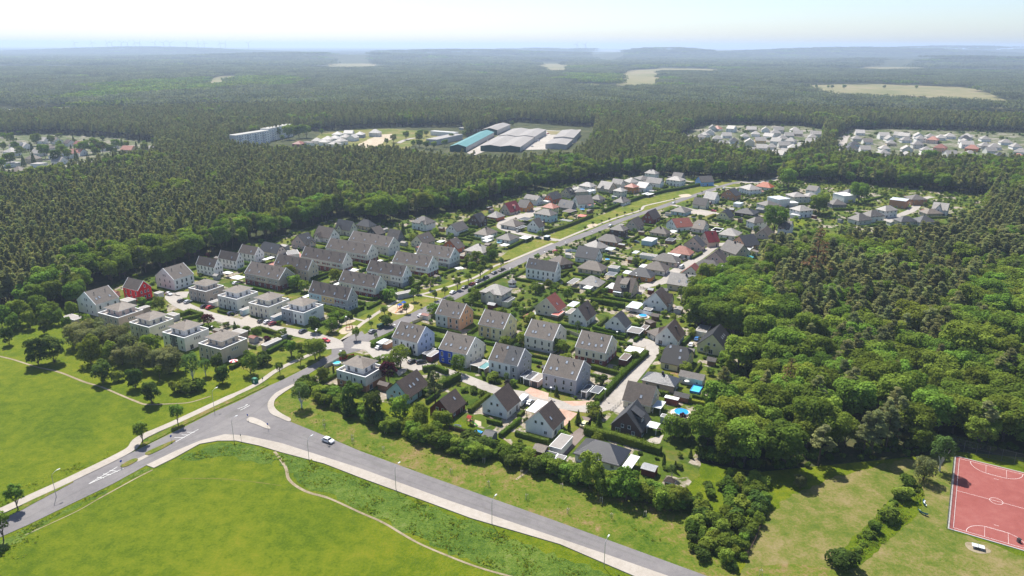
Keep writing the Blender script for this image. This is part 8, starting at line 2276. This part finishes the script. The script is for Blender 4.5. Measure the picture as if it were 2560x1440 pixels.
# green container with a poster
p = GZ(1, 1815, 1018); r = empty('container', (p.x, p.y, .1), R_(-32)); tag(r, 'green recycling container beside the pavement bend', 'container')
b = MB(); b.box(-.95, .95, -.75, .75, 0, 1.75, 0); b.box(-.8, .8, -.6, .6, 1.75, 2.0, 0); b.build('body', [mat('green_steel', (.01, .16, .09), .5)], r)
b = MB(); b.box(-.1, .75, -.77, -.753, .35, 1.35, 0); b.build('poster', [mat('pale_poster', (.55, .65, .68), .6)], r)
b = MB(); b.tube([(-.4, -.76, 1.5), (-.4, -.82, 1.5)], .17, 12); b.build('opening', [M_dmetal], r)
# fences
def fence(z, pts, h, m, label, solid_=True, step=2.2, gap=.0):
 g = gp(pts, z)
 r = empty('fence', g[0]); tag(r, label, 'fence')
 b = MB()
 for a, c in zip(g[:-1], g[1:]):
  a_, c_ = a - g[0], c - g[0]
  d = (c_ - a_); L = d.length; e = d / L; nn = Vector((-e.y, e.x, 0)) * .03
  if solid_:
   q = [a_ - nn, c_ - nn, c_ + nn, a_ + nn]
   b.poly([(v.x, v.y, .08) for v in q] + [(v.x, v.y, h) for v in q], [(0, 1, 5, 4), (1, 2, 6, 5), (2, 3, 7, 6), (3, 0, 4, 7), (4, 5, 6, 7)])
  else:
   for zz in (h * .3, h * .62, h * .93):
    b.tube([a_ + Vector((0, 0, zz)), c_ + Vector((0, 0, zz))], .045, 4)
  for k in range(int(L / step) + 1):
   v = a_ + e * min(L, k * step)
   pm = MB(); pm.box(v.x - .06, v.x + .06, v.y - .06, v.y + .06, 0, h + .08, 0); pm.build('post', [m], r)
 b.build('panel', [m], r)
M_palew = mat('pale_wood_fence', (.50, .44, .34), .85, var=.25, scale=2)
M_dwood = mat('dark_wood_fence', (.10, .065, .05), .85, var=.25, scale=2)
fence(1, [(2290, 935), (2330, 905), (2415, 858)], 1.6, M_palew, 'pale plank fence round the brick based villa pool')
fence(1, [(2415, 858), (2520, 832)], 1.5, mat('red_fence', (.45, .03, .02), .6), 'red fence behind the brick based cube villa')
fence(3, [(845, 258), (940, 215), (1035, 185)], 1.5, M_palew, 'pale plank fence along the road before the peach house')
fence(5, [(950, 630), (1050, 650), (1120, 672), (1195, 690)], 1.9, M_white, 'white panel fence behind the round garden pool')
fence(6, [(1145, 770), (1190, 762), (1250, 772)], 1.6, mat('white_blue_fence', (.6, .66, .72), .6), 'bluish white fence of the slate gable garden')
fence(6, [(1190, 735), (1260, 705), (1340, 670), (1450, 625), (1520, 597)], 1.1, M_dwood, 'dark post and rail fence along the residential road', False)
fence(4, [(1362, 580), (1400, 545), (1455, 495)], 1.3, M_metal, 'grey metal fence at the lane bend', False)
fence(3, [(2260, 335), (2390, 385)], 1.5, M_palew, 'pale plank fence between two duplex gardens')
fence(4, [(75, 715), (200, 750), (330, 790)], 1.3, M_dwood, 'dark fence below the climbing frame garden')
fence(1, [(1545, 600), (1600, 615), (1730, 640)], 1.4, mat('grey_fence', (.35, .36, .37), .7), 'grey slatted fence beside the purple tree', False)
fence(5, [(1080, 445), (1150, 455)], 1.1, M_dwood, 'low fence at the lane end', False)
fence(11, [(480, 1255), (560, 1110), (640, 900)], 1.1, M_dwood, 'thin dark fence along the thicket', False)
fence(15, [(535, 850), (640, 880)], 1.0, M_dwood, 'low fence at the dormer house drive', False)
# pools
M_water = mat('pool_water', (.02, .28, .62), .06, spec=.6, var=.15, scale=.8)
M_water2 = mat('turquoise_pool_water', (.08, .50, .62), .06, spec=.6, var=.15, scale=.8)
def round_pool(z, x, y, rx, label, deck=True, wm=None, oval=1.0, ang=-29):
 p = GZ(z, x, y); r = empty('pool', (p.x, p.y, .06), R_(ang)); tag(r, label, 'pool')
 b = MB(); b.lathe([(rx, .0), (rx, .8), (rx - .12, .85), (rx - .12, .62)], 28, sx=oval); b.f.pop(); b.m.pop(); b.build('wall', [M_white], r)
 b = MB(); b.lathe([(rx - .13, .70), (rx - .14, .705)], 28, sx=oval); b.build('water', [wm or M_water], r)
 if deck:
  b = MB(); b.lathe([(rx + 1.1, .0), (rx + 1.1, .13), (rx + .02, .13)], 28, sx=oval); b.f.pop(); b.m.pop(); b.build('deck', [mat('pool_deck', (.55, .47, .38), .9)], r)
round_pool(4, 1930, 590, 2.6, 'round blue pool with pale deck under the red bush')
round_pool(5, 1105, 692, 2.0, 'round blue pool before the white panel fence')
round_pool(15, 2012, 455, 2.3, 'oval turquoise pool at the pine wood', True, M_water2, 1.3)
round_pool(6, 545, 688, 2.0, 'bright blue round pool beside the white bungalow', False, M_water2)
round_pool(6, 1300, 385, 2.0, 'blue ring pool behind the park hedge', False)
round_pool(6, 1530, 845, 1.5, 'small blue paddling pool right of the slate gable', False)
round_pool(4, 1828, 1205, 1.2, 'small blue pool on the lawn near the wood', False, M_water2)
round_pool(1, 2395, 885, 1.6, 'pale blue pool behind the brick based villa', False, M_water2)
p = GZ(4, 2050, 405); r = empty('pool', (p.x, p.y, .06), R_(62)); tag(r, 'bright blue rectangular pool beside the pale outbuilding', 'pool')
b = MB()
for q in ((-3, 3, -1.7, -1.5), (-3, 3, 1.5, 1.7), (-3, -2.8, -1.5, 1.5), (2.8, 3, -1.5, 1.5)):
 b.box(*q, 0, .95)
b.build('wall', [mat('pool_blue_frame', (.05, .25, .6), .5)], r)
b = MB(); b.box(-2.8, 2.8, -1.5, 1.5, .3, .8); b.build('water', [M_water2], r)
p = GZ(4, 305, 742); r = empty('pool', (p.x, p.y, .06), R_(-29)); tag(r, 'small blue garden pool on the lawn beside the black garden house', 'pool')
b = MB(); b.box(-1.3, 1.3, -.9, .9, 0, .35); b.build('wall', [mat('pool_blue_frame', (.05, .25, .6), .5)], r)
b = MB(); b.box(-1.1, 1.1, -.7, .7, .3, .36); b.build('water', [M_water], r)
# trampolines, parasols, garden furniture
def trampoline(z, x, y, rad, label):
 p = GZ(z, x, y); r = empty('trampoline', (p.x, p.y, .06)); tag(r, label, 'trampoline')
 b = MB(); b.lathe([(rad, .8), (rad, .86), (rad - .3, .86), (rad - .3, .8)], 24); b.f.pop(); b.m.pop(); b.build('pad', [mat('tramp_pad', (.05, .09, .16), .7)], r)
 b = MB(); b.lathe([(rad - .32, .80), (rad - .33, .805)], 24); b.build('jumping_mat', [mat('tramp_mat', (.03, .03, .035), .6)], r)
 for k in range(6):
  c, s = math.cos(k * 1.047), math.sin(k * 1.047)
  b = MB(); b.tube([(c * (rad - .1), s * (rad - .1), 0), (c * (rad - .1), s * (rad - .1), 2.3)], .03, 5); b.build('post', [M_metal], r)
trampoline(4, 135, 712, 1.5, 'round trampoline in the corner of the climbing frame garden')
trampoline(7, 110, 470, 1.7, 'pale trampoline in the dry garden plot')
def parasol(z, x, y, c, rad, label, c2=None):
 p = GZ(z, x, y); r = empty('parasol', (p.x, p.y, .06)); tag(r, label, 'parasol', None)
 b = MB(); b.tube([(0, 0, 0), (0, 0, 2.6)], .03, 6); b.build('pole', [M_metal], r)
 b = MB()
 n = 8
 for k in range(n):
  a0, a1 = k * 2 * PI / n, (k + 1) * 2 * PI / n
  b.face([(math.cos(a0) * rad, math.sin(a0) * rad, 2.1), (math.cos(a1) * rad, math.sin(a1) * rad, 2.1), (0, 0, 2.65)], k % 2 if c2 else 0)
 b.build('canopy', [mat('parasol_%s' % (label.split()[0]), c, .8)] + ([mat('parasol_alt', c2, .8)] if c2 else []), r)
parasol(1, 1665, 895, (.75, .74, .72), 1.7, 'white and red parasol beside the tan villa', (.5, .03, .05))
parasol(5, 1920, 875, (.68, .62, .5), 1.7, 'cream parasol at the upper corner of the yellow house')
parasol(5, 1908, 995, (.68, .62, .5), 1.8, 'cream parasol at the lower corner of the yellow house')
parasol(15, 1850, 675, (.6, .05, .02), 1.5, 'orange-red parasol in the garden under the pines')
parasol(5, 1010, 650, (.28, .2, .17), 1.8, 'brownish striped parasol at the round pool', (.45, .38, .33))
parasol(4, 1972, 370, (.7, .7, .66), 1.0, 'closed-looking pale parasol by the outbuilding terrace')
# gazebo
p = GZ(2, 2450, 775); r = empty('gazebo', (p.x, p.y, .06)); tag(r, 'white gazebo with grey octagonal roof by the road', 'gazebo')
b = MB(); b.lathe([(2.0, 0), (2.0, 1.0)], 8); b.build('base', [M_white], r)
b = MB(); b.lathe([(1.9, 1.0), (1.9, 2.3)], 8); b.build('window_band', [M_glass], r)
for k in range(8):
 c, s = math.cos(k * PI / 4) * 1.95, math.sin(k * PI / 4) * 1.95
 b = MB(); b.box(c - .08, c + .08, s - .08, s + .08, 1.0, 2.3); b.build('post', [M_white], r)
b = MB(); b.lathe([(2.5, 2.3), (1.2, 3.2), (.05, 3.9)], 8); b.build('roof', [mat('gazebo_roof', (.16, .16, .165), .5)], r)
# playgrounds
M_orange = mat('orange_play_plastic', (.70, .20, .02), .5)
M_bluep = mat('blue_play_roof', (.04, .12, .5), .5)
p = GZ(2, 1440, 1000); r = empty('climbing_tower', (p.x, p.y, .12), R_(58)); tag(r, 'orange climbing tower with blue roofs on the sand playground', 'play tower')
for i, (x, y) in enumerate([(0, 0), (3.6, .6)]):
 for sx in (-.7, .7):
  for sy in (-.7, .7):
   b = MB(); b.box(x + sx - .07, x + sx + .07, y + sy - .07, y + sy + .07, 0, 3.2); b.build('post', [M_orange], r)
 b = MB(); b.box(x - .8, x + .8, y - .8, y + .8, 1.4, 1.52); b.box(x - .75, x + .75, y - .78, y - .72, 1.6, 2.2); b.build('platform', [M_orange], r)
 b = MB(); solid(b, [[(x - 1, y - 1, 3.1), (x + 1, y - 1, 3.1), (x, y, 4.0)], [(x + 1, y - 1, 3.1), (x + 1, y + 1, 3.1), (x, y, 4.0)], [(x + 1, y + 1, 3.1), (x - 1, y + 1, 3.1), (x, y, 4.0)], [(x - 1, y + 1, 3.1), (x - 1, y - 1, 3.1), (x, y, 4.0)]], .06); b.build('roof', [M_bluep], r)
b = MB(); b.box(.8, 2.8, -.1, .9, 1.42, 1.52); b.build('bridge', [M_orange], r)
b = MB(); b.poly([(-.8, -.3, 1.5), (-.8, .3, 1.5), (-3.4, .3, .2), (-3.4, -.3, .2), (-.8, -.3, 1.4), (-.8, .3, 1.4), (-3.4, .3, .1), (-3.4, -.3, .1)], [(0, 1, 2, 3), (7, 6, 5, 4), (0, 3, 7, 4), (1, 5, 6, 2), (3, 2, 6, 7), (0, 4, 5, 1)]); b.build('slide', [M_orange], r)
p = GZ(2, 985, 1170); r = empty('timber_climber', (p.x, p.y, .12), R_(30)); tag(r, 'reddish timber climbing frame on the small playground', 'climbing frame')
for k, (x0, y0, x1, y1) in enumerate([(-1.8, -.6, -1.2, .3), (-1.2, .9, -1.2, .3), (1.6, -.7, 1.2, .2), (1.7, .9, 1.2, .2), (0, -1.2, 0, 0)]):
 b = MB(); b.tube([(x0, y0, 0), (x1, y1, 2.6)], .1, 6); b.build('post', [mat('red_timber', (.38, .12, .07), .8)], r)
b = MB(); b.tube([(-1.4, .3, 2.5), (1.4, .2, 2.5)], .1, 6); b.build('beam', [mat('red_timber', (.38, .12, .07), .8)], r)
b = MB(); b.box(-1.2, 1.0, -.1, .5, 1.1, 1.22); b.build('platform', [mat('red_timber', (.38, .12, .07), .8)], r)
p = GZ(2, 968, 1110); r = empty('swing', (p.x, p.y, .1), R_(-29)); tag(r, 'grey metal swing frame beside the hedge', 'swing')
for s in (-1.4, 1.4):
 for q in (-.8, .8):
  b = MB(); b.tube([(s, q, 0), (s, 0, 2.5)], .06, 6); b.build('leg', [M_metal], r)
b = MB(); b.tube([(-1.5, 0, 2.5), (1.5, 0, 2.5)], .06, 6); b.build('beam', [M_metal], r)
b = MB(); b.box(-.3, .3, -.12, .12, .5, .55); b.tube([(-.28, 0, .55), (-.28, 0, 2.5)], .015, 4); b.tube([(.28, 0, .55), (.28, 0, 2.5)], .015, 4); b.build('seat', [M_dmetal], r)
p = GZ(4, 240, 672); r = empty('garden_climber', (p.x, p.y, .1), R_(-29)); tag(r, 'garden climbing frame with red tent roof and green slide', 'climbing frame')
for sx in (-.7, .7):
 for sy in (-.7, .7):
  b = MB(); b.box(sx - .06, sx + .06, sy - .06, sy + .06, 0, 2.6); b.build('post', [M_timber], r)
b = MB(); b.box(-.75, .75, -.75, .75, 1.2, 1.3); b.build('platform', [M_timber], r)
b = MB(); solid(b, [[(-.85, -.9, 2.4), (.85, -.9, 2.4), (.85, 0, 3.2), (-.85, 0, 3.2)], [(.85, .9, 2.4), (-.85, .9, 2.4), (-.85, 0, 3.2), (.85, 0, 3.2)]], .04); b.build('roof', [mat('red_canvas', (.42, .05, .03), .7)], r)
b = MB(); b.poly([(.8, -.25, 1.3), (.8, .25, 1.3), (3.0, .25, .15), (3.0, -.25, .15), (.8, -.25, 1.2), (.8, .25, 1.2), (3.0, .25, .05), (3.0, -.25, .05)], [(3, 2, 1, 0), (4, 5, 6, 7), (4, 7, 3, 0), (2, 6, 5, 1), (7, 6, 2, 3), (1, 5, 4, 0)]); b.build('slide', [mat('green_slide', (.10, .40, .06), .4)], r)
for z, x, y, l in [(4, 410, 640, 'dark garden seating beside the white gable house terrace'), (4, 1760, 730, 'garden table on the terrace of the dark brick house'), (5, 1000, 690, 'garden table under the striped parasol'), (15, 1880, 520, 'dark garden seating behind the turquoise pool'), (15, 1960, 525, 'second dark garden seating behind the turquoise pool')]:
 p = GZ(z, x, y); r = empty('garden_table', (p.x, p.y, .06), R_(-29)); tag(r, l, 'garden table')
 b = MB(); b.box(-.9, .9, -.5, .5, .68, .74); b.build('top', [M_dwood], r)
 for sx in (-.8, .8):
  for sy in (-.4, .4):
   b = MB(); b.box(sx - .04, sx + .04, sy - .04, sy + .04, 0, .68); b.build('leg', [M_dwood], r)
# sports court
c0, c1 = G((2390, 1142)), G((2373, 1322))
dv = (c1 - c0); CL = dv.length; dv.normalize()
cu = Vector((-dv.y, dv.x, 0))
if cu.x < 0:
 cu = -cu
CW = CL * .50
def CP(a, b_, z=.16):
 q = c0 + cu * a + dv * b_
 return Vector((q.x, q.y, z))
sheet('sports_court', [CP(0, 0), CP(CW, 0), CP(CW, CL), CP(0, CL)], .15, M_court)
lb = MB()
def cline(pts, w=.075):
 L_, R2 = strip_pts(pts, w)
 for i in range(len(pts) - 1):
  lb.face([(q.x, q.y, .158) for q in (R2[i], R2[i + 1], L_[i + 1], L_[i])])
m_ = .9
for a in ([(m_, m_), (CW - m_, m_)], [(m_, CL - m_), (CW - m_, CL - m_)], [(m_, m_), (m_, CL - m_)], [(CW - m_, m_), (CW - m_, CL - m_)], [(m_, CL / 2), (CW - m_, CL / 2)]):
 cline([CP(*q) for q in a])
cline([CP(CW / 2 + 1.6 * math.cos(t * PI / 12), CL / 2 + 1.6 * math.sin(t * PI / 12)) for t in range(25)])
for e, s in ((m_, 1), (CL - m_, -1)):
 rr = 5.2
 cline([CP(CW / 2 - 1.5 - rr * math.cos(t * PI / 20), e + s * rr * math.sin(t * PI / 20)) for t in range(11)] + [CP(CW / 2 + 1.5 + rr * math.sin(t * PI / 20), e + s * rr * math.cos(t * PI / 20)) for t in range(11)])
 cline([CP(CW / 2 - .6, e + s * 7.2), CP(CW / 2 + .6, e + s * 7.2)])
 cline([CP(CW / 2 - 2.6, e), CP(CW / 2 - 2.6, e + s * 5.0), CP(CW / 2 + 2.6, e + s * 5.0), CP(CW / 2 + 2.6, e)], .05)
structure(lb.build('court_marking', M_white_line))
b = MB()
for (a0, b0, a1, b1) in ((-.35, -.35, CW + .35, -.02), (-.35, CL + .02, CW + .35, CL + .35), (-.35, -.02, -.02, CL + .02)):
 P = [CP(a0, b0), CP(a1, b0), CP(a1, b1), CP(a0, b1)]
 if (P[1] - P[0]).cross(P[2] - P[0]).z < 0:
  P = P[::-1]
 b.poly([(q.x, q.y, .02) for q in P] + [(q.x, q.y, .21) for q in P], [(0, 1, 5, 4), (1, 2, 6, 5), (2, 3, 7, 6), (3, 0, 4, 7), (4, 5, 6, 7)])
structure(b.build('court_kerb', mat('kerb_concrete', (.36, .35, .33), .9)))
nm_, ntt, no_ = nodes('wire_netting')
tb = N(ntt, 'ShaderNodeBsdfTransparent'); db = N(ntt, 'ShaderNodeBsdfDiffuse'); db.inputs[0].default_value = (.10, .11, .11, 1)
mx = N(ntt, 'ShaderNodeMixShader'); mx.inputs[0].default_value = .2
ntt.links.new(tb.outputs[0], mx.inputs[1]); ntt.links.new(db.outputs[0], mx.inputs[2]); ntt.links.new(mx.outputs[0], no_.inputs[0])
M_fpost = mat('fence_post_grey', (.12, .13, .13), .6)
for nm2, P0, P1, h in (('tall wire fence along the near long side of the red court', CP(-.6, -.6), CP(-.6, CL + .4), 3.0), ('tall wire fence before the wood behind the red court', CP(-1.5, -4.5), CP(CW + 4, -4.5), 4.0)):
 r = empty('wire_fence', (P0.x, P0.y, 0)); tag(r, nm2, 'fence', None)
 d = P1 - P0; L = d.length; n_ = int(L / 3.0)
 for k in range(n_ + 1):
  v = d * (k / n_)
  b = MB(); b.tube([(v.x, v.y, 0), (v.x, v.y, h)], .05, 6); b.build('post', [M_fpost], r)
 b = MB(); b.face([(0, 0, .1), (d.x, d.y, .1), (d.x, d.y, h), (0, 0, h)]); b.build('netting', [nm_], r)
 for zz in (.15, h * .5, h - .03):
  b = MB(); b.tube([(0, 0, zz), (d.x, d.y, zz)], .025, 5); b.build('rail', [M_fpost], r)
# table tennis table, curved benches, bin
p = GZ(11, 2215, 1165); r = empty('table_tennis_table', (p.x, p.y, .08), R_(-28)); tag(r, 'stone table tennis table on bare ground before the court', 'table tennis')
b = MB(); b.box(-1.37, 1.37, -.76, .76, .70, .78); b.build('top', [mat('stone_top', (.48, .50, .50), .7)], r)
b = MB(); b.box(-.03, .03, -.8, .8, .782, .93); b.build('net', [M_metal], r)
for s in (-.8, .8):
 b = MB(); b.box(s - .2, s + .2, -.55, .55, 0, .70); b.build('leg', [mat('stone_leg', (.3, .3, .3), .9)], r)
sheet('bare_patch', smooth_pts(gp([(2120, 1130), (2160, 1120), (2290, 1165), (2310, 1195), (2240, 1205), (2150, 1175)], 11), 4, True), .105, M_earth)
sheet('bare_patch', smooth_pts(gp([(480, 1370), (560, 1310), (800, 1280), (1000, 1300), (1200, 1335), (1210, 1350), (1100, 1420), (700, 1420)], 11), 4, True), .1, M_verge, .5, 1.5)
for x, y, a, l in [(1828, 838, 70, 'curved blue and white bench, upper of two by the grass bank'), (1810, 905, 120, 'curved blue and white bench, lower of two by the grass bank')]:
 p = GZ(11, x, y); r = empty('bench', (p.x, p.y, .08), R_(a)); tag(r, l, 'bench', 'curved benches')
 b = MB()
 arc = [(1.6 * math.cos(t), 1.6 * math.sin(t) - 1.3) for t in [PI / 2 - .75 + .25 * k for k in range(7)]]
 for (x0, y0), (x1, y1) in zip(arc[:-1], arc[1:]):
  b.face([(x0, y0, .48), (x1, y1, .48), (x1 * 1.3, y1 * 1.3 + .39, .48), (x0 * 1.3, y0 * 1.3 + .39, .48)][::-1])
 b.build('seat', [mat('pale_bench_seat', (.6, .68, .70), .5)], r)
 b = MB()
 for (x0, y0), (x1, y1) in zip(arc[:-1], arc[1:]):
  b.face([(x0 * 1.3, y0 * 1.3 + .39, .40), (x1 * 1.3, y1 * 1.3 + .39, .40), (x1 * 1.36, y1 * 1.36 + .47, .95), (x0 * 1.36, y0 * 1.36 + .47, .95)])
 b.build('backrest', [mat('blue_bench_back', (.05, .2, .32), .5)], r)
 for t in (1, 5):
  b = MB(); b.box(arc[t][0] * 1.15 - .1, arc[t][0] * 1.15 + .1, arc[t][1] * 1.15 + .1, arc[t][1] * 1.15 + .3, 0, .47); b.build('leg', [M_dmetal], r)
p = GZ(11, 2518, 1120); r = empty('litter_bin', (p.x, p.y, .15)); tag(r, 'black litter bin at the near edge of the court', 'litter bin')
b = MB(); b.box(-.35, .35, -.35, .35, 0, .95); b.build('body', [M_dmetal], r)
b = MB(); b.box(-.4, .4, -.4, .4, .953, 1.05); b.build('lid', [mat('bin_lid', (.03, .03, .03), .5)], r)
p = GZ(10, 2330, 455) if False else GZ(3, 1355, 1178)
# cyclist beside the white car
def skin_body(name, joints, edges, m, parent=None):
 me = bpy.data.meshes.new(name)
 me.from_pydata([j[0] for j in joints], edges, [])
 o = link(bpy.data.objects.new(name, me), parent)
 sk = o.modifiers.new('skin', 'SKIN')
 for v, j in zip(me.skin_vertices[0].data, joints):
  v.radius = (j[1], j[1]); v.use_root = False
 me.skin_vertices[0].data[0].use_root = True
 o.modifiers.new('sub', 'SUBSURF').levels = 1
 o.modifiers['sub'].render_levels = 1
 me.materials.append(m)
 return o
cp = GZ(3, 80, 1370, 0); ca = R_(151)
bk = empty('bicycle', (cp.x, cp.y, .12), ca); tag(bk, 'dark bicycle ridden beside the white hatchback', 'bicycle')
for x in (-.52, .52):
 b = MB(); b.tube([(x + .34 * math.cos(t * PI / 10), 0, .34 + .34 * math.sin(t * PI / 10)) for t in range(21)], .022, 5); b.tube([(x, -.04, .34), (x, .04, .34)], .04, 6); b.build('wheel', [M_tyre], bk)
b = MB()
for q in ([(-.52, 0, .34), (-.18, 0, .85)], [(-.52, 0, .34), (-.05, 0, .30)], [(-.05, 0, .30), (-.2, 0, .95)], [(-.05, 0, .30), (.36, 0, .85)], [(-.18, 0, .85), (.34, 0, .9)], [(.52, 0, .34), (.34, 0, 1.0)]):
 b.tube(q, .022, 5)
b.build('frame', [M_dmetal], bk)
b = MB(); b.tube([(.30, -.28, 1.03), (.36, 0, 1.02), (.30, .28, 1.03)], .016, 5); b.build('handlebar', [M_metal], bk)
b = MB(); b.box(-.33, -.08, -.08, .08, .95, 1.0); b.build('saddle', [M_dmetal], bk)
pe = empty('person', (cp.x, cp.y, .12), ca); tag(pe, 'cyclist in dark clothes riding past the white hatchback', 'person')
J = [((-.18, 0, 1.05), .13), ((-.10, 0, 1.25), .13), ((0, 0, 1.47), .15), ((.05, 0, 1.58), .06), ((.08, 0, 1.68), .085), ((.10, 0, 1.78), .09),
  ((0, .19, 1.48), .06), ((.15, .24, 1.25), .045), ((.29, .26, 1.07), .03), ((.34, .26, 1.05), .035), ((0, -.19, 1.48), .06), ((.15, -.24, 1.25), .045), ((.29, -.26, 1.07), .03), ((.34, -.26, 1.05), .035),
  ((-.12, .11, .98), .09), ((.20, .12, .78), .065), ((.05, .12, .38), .045), ((.15, .12, .33), .04), ((-.12, -.11, .98), .09), ((.14, -.12, .62), .065), ((-.10, -.12, .22), .045), ((.0, -.12, .16), .04)]
skin_body('body', J, [(0, 1), (1, 2), (2, 3), (3, 4), (4, 5), (2, 6), (6, 7), (7, 8), (8, 9), (2, 10), (10, 11), (11, 12), (12, 13), (0, 14), (14, 15), (15, 16), (16, 17), (0, 18), (18, 19), (19, 20), (20, 21)], mat('dark_clothes', (.035, .04, .055), .9), pe)
b = MB(); b.lathe([(.098, 1.72), (.105, 1.80), (.07, 1.875), (.01, 1.89)], 12, cx=.085); b.build('hair', [mat('brown_hair', (.05, .03, .02), .9)], pe)
b = MB(); b.lathe([(.02, 1.615), (.075, 1.66), (.088, 1.72), (.08, 1.775), (.03, 1.80)], 12, cx=.115); b.build('face', [mat('skin', (.5, .3, .22), .7)], pe)
# ------------------------------------------------------------------ the air: one box of even haze round the scene
HB = MB()
S_ = 43000.0
HB.box(-S_, S_, -S_, S_, -2.0, 185.0)
hz = HB.build('haze', [])
hm, ht, ho = nodes('haze_air')
pv = ht.nodes.new('ShaderNodeVolumePrincipled')
pv.inputs['Color'].default_value = (0.63, 0.78, 1.0, 1)
pv.inputs['Density'].default_value = HAZE
pv.inputs['Anisotropy'].default_value = 0.25
ht.links.new(pv.outputs[0], ho.inputs['Volume'])
hz.data.materials.append(hm)
hz['kind'] = 'stuff'
hz['label'] = 'pale summer haze over the forest'
